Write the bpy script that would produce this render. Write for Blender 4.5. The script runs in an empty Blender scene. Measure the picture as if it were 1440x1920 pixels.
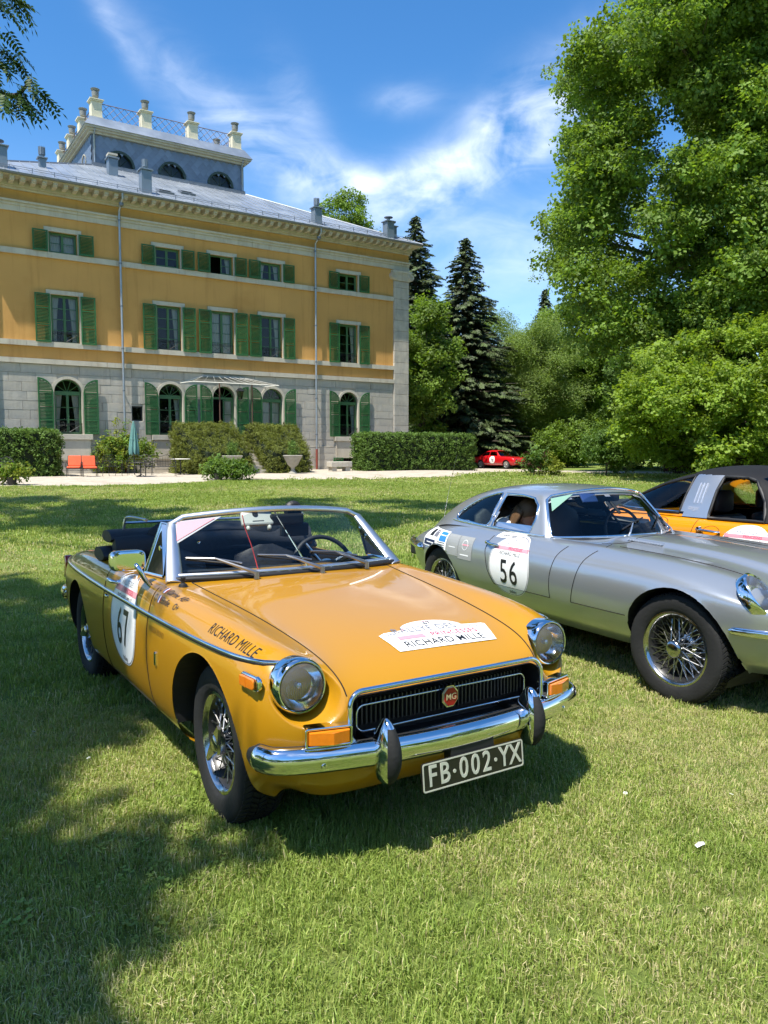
import bpy, bmesh, math, random
import numpy as np
from mathutils import Vector, Matrix, Euler
from mathutils.bvhtree import BVHTree
random.seed(7); rng = np.random.default_rng(11)
rad = math.radians
SC = bpy.context.scene
COL = SC.collection

# ---------------------------------------------------------------- camera
CAM_H = 1.457
cam_d = bpy.data.cameras.new('camera'); cam = bpy.data.objects.new('camera', cam_d); COL.objects.link(cam)
cam_d.sensor_fit = 'HORIZONTAL'; cam_d.sensor_width = 36.0; cam_d.lens = 36.0*1447/1440
cam_d.clip_start = 0.05; cam_d.clip_end = 3000
cam.location = (0, 0, CAM_H); cam.rotation_euler = (rad(90) - math.atan(120/1447), 0, 0)
SC.camera = cam

# ---------------------------------------------------------------- light
SUN = Vector((-0.281, -0.382, 1.0)).normalized()
sd = bpy.data.lights.new('sun', 'SUN'); sd.energy = 4.6; sd.angle = rad(0.53); sd.color = (1, .955, .87)
so = bpy.data.objects.new('sun', sd); COL.objects.link(so); so.rotation_euler = SUN.to_track_quat('Z', 'Y').to_euler(); so.location = (0, 0, 60)
SC.view_settings.view_transform = 'Standard'; SC.view_settings.look = 'None'
cy = SC.cycles; cy.max_bounces = 6; cy.diffuse_bounces = 2; cy.glossy_bounces = 4; cy.transmission_bounces = 5; cy.transparent_max_bounces = 12; cy.caustics_reflective = False; cy.caustics_refractive = False; cy.use_adaptive_sampling = True; cy.adaptive_threshold = .02
SC.view_settings.gamma = 1; SC.view_settings.exposure = 0.85

W = bpy.data.worlds.new('World'); SC.world = W; W.use_nodes = True
def build_world():
    nt = W.node_tree; nt.nodes.clear(); N = nt.nodes.new; Lk = nt.links.new
    out = N('ShaderNodeOutputWorld'); bg = N('ShaderNodeBackground'); Lk(bg.outputs[0], out.inputs[0])
    sky = N('ShaderNodeTexSky'); sky.sky_type = 'NISHITA'; sky.sun_disc = False
    sky.sun_elevation = math.asin(SUN.z); sky.sun_rotation = math.atan2(SUN.x, SUN.y)
    sky.altitude = 300; sky.air_density = 1.0; sky.dust_density = 0.2; sky.ozone_density = 3.5
    bg.inputs[1].default_value = 0.122
    hs = N('ShaderNodeHueSaturation'); hs.inputs['Saturation'].default_value = 1.27; Lk(sky.outputs[0], hs.inputs['Color'])
    tc = N('ShaderNodeTexCoord'); sep = N('ShaderNodeSeparateXYZ'); Lk(tc.outputs['Generated'], sep.inputs[0])
    def M(op, a, b=None, c=None, clamp=False):
        n = N('ShaderNodeMath'); n.operation = op; n.use_clamp = clamp
        for i, v in enumerate((a, b, c)):
            if v is None: continue
            if isinstance(v, (int, float)): n.inputs[i].default_value = v
            else: Lk(v, n.inputs[i])
        return n.outputs[0]
    # tangent-plane coordinates of a high cloud layer:  azimuth a (right), elevation e (up)
    X, Y, Z = sep.outputs
    a = M('ARCTAN2', X, Y); e = M('ARCSINE', Z)
    def blob(a0, e0, ra, re, rot):
        da = M('SUBTRACT', a, a0); de = M('SUBTRACT', e, e0); c, s = math.cos(rot), math.sin(rot)
        u = M('DIVIDE', M('ADD', M('MULTIPLY', da, c), M('MULTIPLY', de, s)), ra)
        v = M('DIVIDE', M('SUBTRACT', M('MULTIPLY', de, c), M('MULTIPLY', da, s)), re)
        d = M('ADD', M('MULTIPLY', u, u), M('MULTIPLY', v, v))
        return M('POWER', 2.718, M('MULTIPLY', d, -1.0))
    def ang(px, py):     # where a cloud of the layer stands, as azimuth / elevation
        x, y = (px-720)/1447, (840-py)/1447
        return math.atan(x), math.atan(y/math.hypot(1, x))
    blobs = []
    for (x, y, rx, ry, ro, st) in [(300, 150, 150, 26, -.85, .15), (430, 240, 170, 40, -.62, .42), (545, 315, 140, 44, -.45, .85), (690, 365, 150, 36, -.05, .72), (820, 345, 160, 36, .22, .85),
                                   (960, 270, 170, 46, .50, 1.1), (1010, 205, 120, 50, .45, .9), (980, 500, 210, 60, .25, .50), (900, 440, 180, 34, .25, .4), (760, 215, 60, 22, .05, .42),
                                   (235, 95, 70, 16, -.9, .38), (900, 345, 220, 30, .3, .6), (560, 215, 70, 36, -.9, .35)]:
        a0, e0 = ang(x, y); blobs.append(M('MULTIPLY', blob(a0, e0, rx/1447, ry/1447, ro), st))
    # more of the same cirrus round the rest of the sky
    for (a0, e0, ra, re, ro) in [(-1.2, .55, .5, .12, .3), (1.2, .5, .5, .14, -.3), (2.4, .6, .6, .15, .2), (-2.3, .45, .6, .12, -.2), (3.0, .9, .5, .2, .4), (-.2, 1.15, .6, .14, .2)]:
        blobs.append(M('MULTIPLY', blob(a0, e0, ra, re, ro), .8))
    m = blobs[0]
    for b in blobs[1:]: m = M('ADD', m, b)
    comb = N('ShaderNodeCombineXYZ'); Lk(M('MULTIPLY', a, 1.0), comb.inputs[0]); Lk(M('MULTIPLY', e, 1.0), comb.inputs[1])
    mp = N('ShaderNodeMapping'); mp.inputs['Rotation'].default_value = (0, 0, .35); mp.inputs['Scale'].default_value = (3.6, 6.5, 1); Lk(comb.outputs[0], mp.inputs[0])
    n1 = N('ShaderNodeTexNoise'); n1.inputs['Scale'].default_value = 1.3; n1.inputs['Detail'].default_value = 9; n1.inputs['Roughness'].default_value = .52; n1.inputs['Distortion'].default_value = 1.6
    Lk(mp.outputs[0], n1.inputs[0])
    mp2 = N('ShaderNodeMapping'); mp2.inputs['Rotation'].default_value = (0, 0, -.5); mp2.inputs['Scale'].default_value = (9, 22, 1); mp2.inputs['Location'].default_value = (3.1, 1.7, 0); Lk(comb.outputs[0], mp2.inputs[0])
    n2 = N('ShaderNodeTexNoise'); n2.inputs['Scale'].default_value = 1.6; n2.inputs['Detail'].default_value = 8; n2.inputs['Roughness'].default_value = .6; n2.inputs['Distortion'].default_value = 1.4
    Lk(mp2.outputs[0], n2.inputs[0])
    n = M('ADD', M('MULTIPLY', n1.outputs[0], .78), M('MULTIPLY', n2.outputs[0], .22))
    dens = M('MULTIPLY', M('MULTIPLY', M('MINIMUM', m, 1.15), M('POWER', M('MULTIPLY', M('SUBTRACT', n, .35), 2.7, clamp=True), 1.3)), .74)
    veil = M('MULTIPLY', M('SUBTRACT', .36, e, clamp=True), .5)          # thin veil low in the sky, all round
    dens = M('ADD', dens, veil)
    dens = M('MINIMUM', M('MAXIMUM', dens, 0.0), .92)
    mix = N('ShaderNodeMixRGB'); Lk(dens, mix.inputs[0]); Lk(hs.outputs[0], mix.inputs[1]); mix.inputs[2].default_value = (7.4, 7.8, 8.4, 1)
    Lk(mix.outputs[0], bg.inputs[0])
build_world()

# ---------------------------------------------------------------- helpers
_mats = {}
def _nt(name):
    m = bpy.data.materials.new(name); m.use_nodes = True; nt = m.node_tree
    return m, nt, nt.nodes['Principled BSDF'], nt.nodes['Material Output']
def srgb(r, g, b):
    f = lambda c: (c/255/12.92) if c <= 10 else (((c/255)+.055)/1.055)**2.4
    return (f(r), f(g), f(b))
def mat(name, col, rough=.5, metal=0., var=.12, vs=3., col2=None, bump=0., bs=40., coat=0., spec=None, rnd=0., detail=4, c2amt=(.4, .65), c2s=None, vscale3=None, transl=0., emis=None, streak=0.):
    """plain procedural surface: base colour, soft noise variation, optional second colour in patches, bump, per-object variation"""
    if name in _mats: return _mats[name]
    m, nt, b, out = _nt(name); N = nt.nodes.new; Lk = nt.links.new
    tc = N('ShaderNodeTexCoord'); mp = N('ShaderNodeMapping'); Lk(tc.outputs['Object'], mp.inputs[0])
    if vscale3: mp.inputs['Scale'].default_value = vscale3
    src = None
    rgb = N('ShaderNodeRGB'); rgb.outputs[0].default_value = (*col, 1); src = rgb.outputs[0]
    if col2:
        n = N('ShaderNodeTexNoise'); n.inputs['Scale'].default_value = c2s or vs; n.inputs['Detail'].default_value = 6; n.inputs['Roughness'].default_value = .6; Lk(mp.outputs[0], n.inputs[0])
        r = N('ShaderNodeMapRange'); r.inputs[1].default_value, r.inputs[2].default_value = c2amt; Lk(n.outputs[0], r.inputs[0])
        x = N('ShaderNodeMixRGB'); Lk(r.outputs[0], x.inputs[0]); Lk(src, x.inputs[1]); x.inputs[2].default_value = (*col2, 1); src = x.outputs[0]
    if var or rnd:
        h = N('ShaderNodeHueSaturation'); Lk(src, h.inputs['Color']); src = h.outputs[0]; v = None
        if var:
            n = N('ShaderNodeTexNoise'); n.inputs['Scale'].default_value = vs; n.inputs['Detail'].default_value = detail; Lk(mp.outputs[0], n.inputs[0])
            r = N('ShaderNodeMapRange'); r.inputs[1].default_value = .25; r.inputs[2].default_value = .75; r.inputs[3].default_value = 1-var; r.inputs[4].default_value = 1+var; Lk(n.outputs[0], r.inputs[0]); v = r.outputs[0]
        if rnd:
            oi = N('ShaderNodeObjectInfo'); r2 = N('ShaderNodeMapRange'); r2.inputs[3].default_value = 1-rnd; r2.inputs[4].default_value = 1+rnd; Lk(oi.outputs['Random'], r2.inputs[0])
            if v is None: v = r2.outputs[0]
            else:
                mu = N('ShaderNodeMath'); mu.operation = 'MULTIPLY'; Lk(v, mu.inputs[0]); Lk(r2.outputs[0], mu.inputs[1]); v = mu.outputs[0]
        Lk(v, h.inputs['Value'])
    if streak:
        m3 = N('ShaderNodeMapping'); m3.inputs['Scale'].default_value = (2.2, 2.2, .16); Lk(tc.outputs['Object'], m3.inputs[0])
        n = N('ShaderNodeTexNoise'); n.inputs['Scale'].default_value = 1.6; n.inputs['Detail'].default_value = 7; n.inputs['Roughness'].default_value = .65; Lk(m3.outputs[0], n.inputs[0])
        r = N('ShaderNodeMapRange'); r.inputs[1].default_value = .52; r.inputs[2].default_value = .80; r.inputs[4].default_value = streak; Lk(n.outputs[0], r.inputs[0])
        x = N('ShaderNodeMixRGB'); x.blend_type = 'MULTIPLY'; Lk(r.outputs[0], x.inputs[0]); Lk(src, x.inputs[1]); x.inputs[2].default_value = (.52, .42, .34, 1); src = x.outputs[0]
    Lk(src, b.inputs['Base Color'])
    b.inputs['Roughness'].default_value = rough; b.inputs['Metallic'].default_value = metal
    if spec is not None: b.inputs['Specular IOR Level'].default_value = spec
    if coat: b.inputs['Coat Weight'].default_value = coat; b.inputs['Coat Roughness'].default_value = .03
    if bump:
        n = N('ShaderNodeTexNoise'); n.inputs['Scale'].default_value = bs; n.inputs['Detail'].default_value = 5; Lk(mp.outputs[0], n.inputs[0])
        bp = N('ShaderNodeBump'); bp.inputs['Strength'].default_value = bump; bp.inputs['Distance'].default_value = .02; Lk(n.outputs[0], bp.inputs['Height']); Lk(bp.outputs[0], b.inputs['Normal'])
    if transl:
        tr = N('ShaderNodeBsdfTranslucent'); ms = N('ShaderNodeMixShader'); ms.inputs[0].default_value = transl
        g = N('ShaderNodeMixRGB'); g.blend_type = 'MULTIPLY'; g.inputs[0].default_value = 1; Lk(src, g.inputs[1]); g.inputs[2].default_value = (1.5, 1.45, .55, 1); Lk(g.outputs[0], tr.inputs[0])
        Lk(b.outputs[0], ms.inputs[1]); Lk(tr.outputs[0], ms.inputs[2]); Lk(ms.outputs[0], out.inputs[0])
    if emis: b.inputs['Emission Color'].default_value = (*emis[0], 1); b.inputs['Emission Strength'].default_value = emis[1]
    _mats[name] = m; return m
def glass(name, tint=(.9, .95, .93), rough=0.0, ior=1.45):
    if name in _mats: return _mats[name]
    m, nt, b, out = _nt(name); nt.nodes.remove(b); N = nt.nodes.new; Lk = nt.links.new
    t = N('ShaderNodeBsdfTransparent'); t.inputs[0].default_value = (*tint, 1); g = N('ShaderNodeBsdfGlossy'); g.inputs['Roughness'].default_value = rough
    fr = N('ShaderNodeFresnel'); fr.inputs[0].default_value = ior
    ms = N('ShaderNodeMixShader'); Lk(fr.outputs[0], ms.inputs[0]); Lk(t.outputs[0], ms.inputs[1]); Lk(g.outputs[0], ms.inputs[2]); Lk(ms.outputs[0], out.inputs[0])
    _mats[name] = m; return m

def link(o, parent=None):
    COL.objects.link(o)
    if parent is not None: o.parent = parent
    return o
def tag(o, label=None, cat=None, group=None, kind=None):
    if label: o['label'] = label
    if cat: o['category'] = cat
    if group: o['group'] = group
    if kind: o['kind'] = kind
    return o
def empty(name, loc=(0, 0, 0), rz=0, parent=None, rot=None):
    o = bpy.data.objects.new(name, None); o.empty_display_size = .2; link(o, parent); o.location = loc
    o.rotation_euler = rot if rot else (0, 0, rz)
    return o
class MB:
    """collects geometry for one mesh"""
    def __init__(s): s.v = []; s.f = []; s.mi = []; s.m = 0; s.T = None
    def _add(s, vs, fs):
        n = len(s.v)
        if s.T is not None: vs = [s.T @ Vector(p) for p in vs]
        s.v.extend([tuple(p) for p in vs]); s.f.extend([tuple(n+i for i in q) for q in fs]); s.mi.extend([s.m]*len(fs))
        return s
    def box(s, x0, x1, y0, y1, z0, z1):
        x0, x1 = min(x0, x1), max(x0, x1); y0, y1 = min(y0, y1), max(y0, y1); z0, z1 = min(z0, z1), max(z0, z1)
        return s._add([(x0,y0,z0),(x1,y0,z0),(x1,y1,z0),(x0,y1,z0),(x0,y0,z1),(x1,y0,z1),(x1,y1,z1),(x0,y1,z1)],
                      [(0,3,2,1),(4,5,6,7),(0,1,5,4),(1,2,6,5),(2,3,7,6),(3,0,4,7)])
    def frustum(s, b, t):
        """bottom rect (x0,x1,y0,y1,z) to top rect"""
        c = lambda r: [(r[0],r[2],r[4]),(r[1],r[2],r[4]),(r[1],r[3],r[4]),(r[0],r[3],r[4])]
        return s._add(c(b)+c(t), [(0,3,2,1),(4,5,6,7),(0,1,5,4),(1,2,6,5),(2,3,7,6),(3,0,4,7)])
    def prism(s, poly, a0, a1, axis='y'):
        """extrude 2-D polygon (counter-clockwise) along axis: y -> poly in x,z ; x -> poly in y,z ; z -> poly in x,y"""
        n = len(poly)
        P = {'y': lambda p, a: (p[0], a, p[1]), 'x': lambda p, a: (a, p[0], p[1]), 'z': lambda p, a: (p[0], p[1], a)}[axis]
        vs = [P(p, a0) for p in poly] + [P(p, a1) for p in poly]
        return s._add(vs, [tuple(range(n)), tuple(range(2*n-1, n-1, -1))] + [(i, n+i, n+(i+1) % n, (i+1) % n) for i in range(n)])
    def ring_prism(s, outer, inner, a0, a1, axis='y', closed=True):
        """frame between two polylines of equal length"""
        n = len(outer)
        P = {'y': lambda p, a: (p[0], a, p[1]), 'x': lambda p, a: (a, p[0], p[1]), 'z': lambda p, a: (p[0], p[1], a)}[axis]
        vs = [P(p, a0) for p in outer]+[P(p, a0) for p in inner]+[P(p, a1) for p in outer]+[P(p, a1) for p in inner]
        fs = []
        for i in range(n if closed else n-1):
            j = (i+1) % n
            fs += [(i, j, n+j, n+i), (2*n+i, 3*n+i, 3*n+j, 2*n+j), (i, 2*n+i, 2*n+j, j), (n+i, n+j, 3*n+j, 3*n+i)]
        if not closed: fs += [(0, n, 3*n, 2*n), (n-1, 3*n-1, 4*n-1, 2*n-1)]
        return s._add(vs, fs)
    def tube(s, pts, r, seg=8, cap=True, closed=False):
        pts = [Vector(p) for p in pts]; n = len(pts); rs = r if isinstance(r, (list, tuple)) else [r]*n
        vs = []; up = Vector((0, 0, 1)); prev = None
        for i in range(n):
            if closed: d = pts[(i+1) % n]-pts[i-1]
            else: d = pts[min(i+1, n-1)]-pts[max(i-1, 0)]
            if d.length < 1e-9: d = Vector((0, 0, 1))
            d.normalize()
            if prev is None:
                a = d.cross(up if abs(d.z) < .95 else Vector((1, 0, 0))).normalized()
            else:
                a = (prev - d*prev.dot(d)).normalized()
            b = d.cross(a); prev = a
            for k in range(seg):
                t = 2*math.pi*k/seg; vs.append(pts[i]+(a*math.cos(t)+b*math.sin(t))*rs[i])
        fs = []
        for i in range(n if closed else n-1):
            j = (i+1) % n
            for k in range(seg):
                l = (k+1) % seg; fs.append((i*seg+k, i*seg+l, j*seg+l, j*seg+k))
        if cap and not closed: fs += [tuple(range(seg-1, -1, -1)), tuple((n-1)*seg+k for k in range(seg))]
        return s._add(vs, fs)
    def lathe(s, prof, seg=24, c=(0, 0, 0), axis='z', a0=0., a1=2*math.pi):
        """prof: list of (r, h)"""
        full = abs(a1-a0-2*math.pi) < 1e-6; k = seg if full else seg+1; vs = []
        for r, hh in prof:
            for i in range(k):
                t = a0+(a1-a0)*i/seg; p = (r*math.cos(t), r*math.sin(t), hh)
                if axis == 'y': p = (p[0], p[2], p[1])
                if axis == 'x': p = (p[2], p[0], p[1])
                vs.append((p[0]+c[0], p[1]+c[1], p[2]+c[2]))
        fs = []
        for j in range(len(prof)-1):
            for i in range(seg):
                l = (i+1) % k; q = (j*k+i, j*k+l, (j+1)*k+l, (j+1)*k+i); fs.append(q if axis != 'y' else q[::-1])
        return s._add(vs, fs)
    def grid(s, rows, flip=False, closed=False):
        n = len(rows[0]); vs = [p for r in rows for p in r]; fs = []
        for i in range(len(rows)-1):
            for j in range(n if closed else n-1):
                l = (j+1) % n; q = (i*n+j, i*n+l, (i+1)*n+l, (i+1)*n+j); fs.append(q[::-1] if flip else q)
        return s._add(vs, fs)
    def mesh(s, name, mats, smooth=False):
        me = bpy.data.meshes.new(name); me.from_pydata(s.v, [], s.f); me.update()
        if not isinstance(mats, (list, tuple)): mats = [mats]
        for m in mats: me.materials.append(m)
        if len(mats) > 1: me.polygons.foreach_set('material_index', s.mi)
        if smooth: smooth_mesh(me, smooth if smooth is not True else 40)
        return me
    def build(s, name, mats, parent=None, smooth=False, bevel=0):
        o = bpy.data.objects.new(name, s.mesh(name, mats, smooth)); link(o, parent)
        if bevel:
            b = o.modifiers.new('bevel', 'BEVEL'); b.width = bevel; b.segments = 2; b.limit_method = 'ANGLE'
        return o
def smooth_mesh(me, deg=40):
    me.polygons.foreach_set('use_smooth', [True]*len(me.polygons))
    if deg < 180:
        bm = bmesh.new(); bm.from_mesh(me); lim = rad(deg)
        for e in bm.edges:
            if len(e.link_faces) == 2 and e.calc_face_angle(0) > lim: e.smooth = False
        bm.to_mesh(me); bm.free()
def inst(src, parent=None, loc=None, rot=None, scale=None, name=None):
    o = bpy.data.objects.new(name or src.name.split('.')[0], src.data); link(o, parent)
    if loc is not None: o.location = loc
    if rot is not None: o.rotation_euler = rot
    if scale is not None: o.scale = scale
    return o
def copy_tree(o, parent=None):
    c = o.copy(); COL.objects.link(c); c.parent = parent
    for ch in list(o.children): copy_tree(ch, c)
    return c
def sm(a, b, x):
    t = min(1, max(0, (x-a)/(b-a))); return t*t*(3-2*t)
def npsm(a, b, x):
    t = np.clip((x-a)/(b-a), 0, 1); return t*t*(3-2*t)

_scatter_id = [0]
def scatter(name, pts, rots, scl, sources, parent=None, idx=None, kind=None):
    """many small leaves / blades: one object whose points carry instances of the few source meshes (geometry nodes)"""
    me = bpy.data.meshes.new(name); pts = np.asarray(pts, dtype=np.float32); n = len(pts)
    me.vertices.add(n); me.vertices.foreach_set('co', pts.ravel())
    a = me.attributes.new('rot', 'FLOAT_VECTOR', 'POINT'); a.data.foreach_set('vector', np.asarray(rots, dtype=np.float32).ravel())
    a = me.attributes.new('scl', 'FLOAT', 'POINT'); a.data.foreach_set('value', np.asarray(scl, dtype=np.float32).ravel())
    if idx is None: idx = rng.integers(0, len(sources), n)
    a = me.attributes.new('idx', 'INT', 'POINT'); a.data.foreach_set('value', np.asarray(idx, dtype=np.int32))
    o = bpy.data.objects.new(name, me); link(o, parent)
    key = tuple(s.name for s in sources)
    g = _scatter_groups.get(key)
    if g is None:
        _scatter_id[0] += 1; cname = 'leafset_%d' % _scatter_id[0]
        c = bpy.data.collections.new(cname)
        for i, s in enumerate(sources):
            so_ = bpy.data.objects.new('%s_%02d' % (cname, i), s); c.objects.link(so_)
        g = bpy.data.node_groups.new('scatter_%d' % _scatter_id[0], 'GeometryNodeTree')
        g.interface.new_socket('Geometry', in_out='INPUT', socket_type='NodeSocketGeometry'); g.interface.new_socket('Geometry', in_out='OUTPUT', socket_type='NodeSocketGeometry')
        N = g.nodes.new; Lk = g.links.new
        gi = N('NodeGroupInput'); go = N('NodeGroupOutput'); ip = N('GeometryNodeInstanceOnPoints'); ci = N('GeometryNodeCollectionInfo')
        ci.inputs['Collection'].default_value = c; ci.inputs['Separate Children'].default_value = True; ci.inputs['Reset Children'].default_value = True
        def attr(nm, t):
            k = N('GeometryNodeInputNamedAttribute'); k.data_type = t; k.inputs['Name'].default_value = nm; return k.outputs[0]
        e2r = N('FunctionNodeEulerToRotation'); Lk(attr('rot', 'FLOAT_VECTOR'), e2r.inputs[0])
        Lk(gi.outputs[0], ip.inputs['Points']); Lk(ci.outputs[0], ip.inputs['Instance']); ip.inputs['Pick Instance'].default_value = True
        Lk(attr('idx', 'INT'), ip.inputs['Instance Index']); Lk(e2r.outputs[0], ip.inputs['Rotation']); Lk(attr('scl', 'FLOAT'), ip.inputs['Scale'])
        Lk(ip.outputs[0], go.inputs[0]); _scatter_groups[key] = g
    md = o.modifiers.new('scatter', 'NODES'); md.node_group = g
    for s in sources[0].materials: me.materials.append(s)
    if kind: o['kind'] = kind
    return o
_scatter_groups = {}
def text_mesh(name, body, size=1., mt=None, bold=0., sx=1., shear=0., align='CENTER', spacing=1., extrude=0.):
    """lettering as a flat mesh in its own x,y plane (origin at its middle)"""
    cu = bpy.data.curves.new(name, 'FONT'); cu.body = body; cu.size = size; cu.align_x = align; cu.align_y = 'CENTER'; cu.shear = shear; cu.space_character = spacing; cu.offset = bold; cu.resolution_u = 3; cu.extrude = extrude
    o = bpy.data.objects.new(name, cu); me = bpy.data.meshes.new_from_object(o)
    bpy.data.objects.remove(o); bpy.data.curves.remove(cu)
    if sx != 1.:
        for v in me.vertices: v.co.x *= sx
    me.materials.clear()
    if mt: me.materials.append(mt)
    return me
# ================================================================ the ground
PHI = rad(56.5); BC = Vector((1.43, 46.0, 0)); BL = Vector((-math.sin(PHI), -math.cos(PHI), 0)); BN = Vector((math.cos(PHI), -math.sin(PHI), 0))
def zg(x, y):
    """terrain: the lawn rises a little towards the house terrace"""
    x = np.asarray(x, float); y = np.asarray(y, float)
    t = (x-BC.x)*BL.x+(y-BC.y)*BL.y; v = (x-BC.x)*BN.x+(y-BC.y)*BN.y
    return .27*npsm(18, 7, v)*npsm(-8, 3, t)
def bpt(t, v, z=None):
    """point at t metres left of the house's right corner, v metres in front of its front"""
    p = BC+BL*t+BN*v; p.z = float(zg(p.x, p.y)) if z is None else z
    return p
_ex = np.array([-60, -30, -12.0, -9.46, -7.07, -6.3, -4.28, -.43, 1.0, 3.3, 6.2, 9.04, 15.7, 24, 60]); _ey = np.array([12, 18, 24.9, 25.57, 27.6, 28.9, 30.2, 31.4, 32.7, 34.1, 40.0, 43.4, 43.2, 43.5, 44.])
_ux = np.array([-60, -2, 2.5, 6.5, 10.4, 17.6, 24, 60]); _uy = np.array([60, 60, 60, 57.2, 50.4, 47.05, 46.6, 46.])
def on_gravel(x, y):
    return (y > np.interp(x, _ex, _ey)) & (y < np.interp(x, _ux, _uy))

def lawn_material():
    m, nt, b, out = _nt('lawn'); N = nt.nodes.new; Lk = nt.links.new
    tc = N('ShaderNodeTexCoord')
    def noise(s, d=5, r=.6, sc=None):
        n = N('ShaderNodeTexNoise'); n.inputs['Scale'].default_value = s; n.inputs['Detail'].default_value = d; n.inputs['Roughness'].default_value = r
        if sc:
            mp = N('ShaderNodeMapping'); mp.inputs['Scale'].default_value = sc; Lk(tc.outputs['Object'], mp.inputs[0]); Lk(mp.outputs[0], n.inputs[0])
        else: Lk(tc.outputs['Object'], n.inputs[0])
        return n.outputs[0]
    def ramp(s, a, bb):
        r = N('ShaderNodeMapRange'); r.inputs[1].default_value = a; r.inputs[2].default_value = bb; Lk(s, r.inputs[0]); return r.outputs[0]
    def mix(f, c1, c2):
        x = N('ShaderNodeMixRGB'); Lk(f, x.inputs[0])
        for i, c in ((1, c1), (2, c2)):
            if isinstance(c, tuple): x.inputs[i].default_value = (*c, 1)
            else: Lk(c, x.inputs[i])
        return x.outputs[0]
    c = mix(ramp(noise(34, 6, .75), .35, .65), (.120, .175, .032), (.245, .290, .072))
    c = mix(ramp(noise(1.1, 5, .65), .50, .72), c, (.24, .225, .085))
    c = mix(ramp(noise(.33, 3), .45, .62), c, (.150, .215, .042))
    Lk(c, b.inputs['Base Color']); b.inputs['Roughness'].default_value = .85; b.inputs['Specular IOR Level'].default_value = .15
    bp = N('ShaderNodeBump'); bp.inputs['Strength'].default_value = .9; bp.inputs['Distance'].default_value = .03; Lk(noise(42, 6, .75), bp.inputs['Height']); Lk(bp.outputs[0], b.inputs['Normal'])
    return m
def ground():
    xs = np.concatenate([-np.geomspace(60, 900, 14)[::-1], np.arange(-58, 58.1, 1.5), np.geomspace(60, 900, 14)])
    ys = np.concatenate([-np.geomspace(14, 600, 10)[::-1], np.arange(-12, 70, 1.5), np.geomspace(71, 1400, 18)])
    X, Y = np.meshgrid(xs, ys); Z = zg(X, Y)
    ny, nx = X.shape
    mb = MB(); mb.grid([[(X[j, i], Y[j, i], Z[j, i]) for i in range(nx)] for j in range(ny)])
    o = mb.build('ground', lawn_material(), smooth=180); tag(o, 'mown green lawn sloping gently up to the house', kind='structure')
    # gravel drive
    gx = np.concatenate([np.arange(-40, 40.1, .5)]); rows = []
    for f in np.linspace(0, 1, 22):
        r = []
        for x in gx:
            lo, hi = np.interp(x, _ex, _ey), np.interp(x, _ux, _uy)
            lo += .10*math.sin(x*2.3)+.06*math.sin(x*5.7+1)
            y = lo+(hi-lo)*f; r.append((x, y, float(zg(x, y))+.012))
        rows.append(r)
    g = mat('gravel', srgb(180, 170, 154), .95, var=.16, vs=9, col2=srgb(146, 134, 116), c2amt=(.5, .8), c2s=1.2, bump=.6, bs=60, spec=.2, detail=8)
    mb = MB(); mb.grid(rows); o = mb.build('gravel_path', g, smooth=180); tag(o, 'pale gravel terrace and drive in front of the house', kind='structure')
ground()
# ================================================================ the mansion
# local axes: x = -t (t metres left of the right corner), y < 0 in front of the facade, z up
HOUSE = empty('mansion', (BC.x, BC.y, 0), math.atan2(-BL.y, -BL.x))
tag(HOUSE, 'three-storey ochre and grey stone mansion with green shutters and a slate roof lantern', 'mansion')
OCH = mat('ochre_render', srgb(206, 157, 92), .9, var=.10, vs=.5, streak=.42, col2=srgb(184, 134, 74), c2amt=(.55, .85), c2s=.35, bump=.12, bs=25, spec=.15)
STN = mat('grey_stone', srgb(188, 181, 167), .9, var=.10, vs=2.5, col2=srgb(160, 157, 150), c2amt=(.42, .72), c2s=1.6, bump=.35, bs=10, spec=.2, rnd=.07, streak=.45)
TRM = mat('pale_stone_trim', srgb(196, 188, 170), .85, streak=.6, var=.10, vs=2.2, col2=srgb(160, 152, 138), c2amt=(.58, .80), c2s=1.1, bump=.15, bs=20, spec=.2)
JNT = mat('mortar', srgb(174, 168, 156), .95, var=.1)
GRN = mat('green_paint', srgb(44, 98, 52), .5, var=.14, vs=4, rnd=.14, spec=.4)
GRD = mat('green_paint_frames', srgb(70, 112, 70), .5, var=.08, rnd=.05)
ZNC = mat('zinc', srgb(150, 158, 166), .38, metal=.55, var=.10, vs=1.2, col2=srgb(172, 178, 184), c2s=.6, rnd=.05)
ZND = mat('zinc_flashing', srgb(118, 124, 132), .5, metal=.4, var=.12, vs=2)
SLT = mat('slate', srgb(112, 126, 146), .45, var=.10, vs=3, rnd=.16, bump=.1, bs=20)
DRK = mat('room_dark', (.012, .012, .013), .9, var=0)  # near-black backing: the dark of unlit rooms put into the colour
IRN = mat('black_iron', (.02, .02, .02), .5, var=0)
CUR = mat('net_curtain', srgb(226, 222, 212), .9, var=.12, vs=9, vscale3=(8, 8, .4), transl=.2)
PAN = glass('house_pane', (.82, .86, .85), .01, 1.5)
WHT = mat('white_paint', srgb(226, 222, 210), .5, var=.05)

CX = [-19.0, -14.25, -11.5, -8.79, -4.1]           # window axes
OW = 1.20                                        # opening width
ops = []                                         # (x0, x1, z0, z1, arch)
for i, c in enumerate(CX):
    w = OW/2
    ops.append((c-w, c+w, 2.09 if i != 2 else 1.95, 3.98, True))
    ops.append((c-w, c+w, 6.16, 8.33, False)); ops.append((c-w, c+w, 10.13, 11.07, False))
XL, XR = -23.0, 0.0
def arch_pts(cx, z, r, n=12, a0=math.pi, a1=0.):
    return [(cx+r*math.cos(a0+(a1-a0)*i/n), z+r*math.sin(a0+(a1-a0)*i/n)) for i in range(n+1)]

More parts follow.
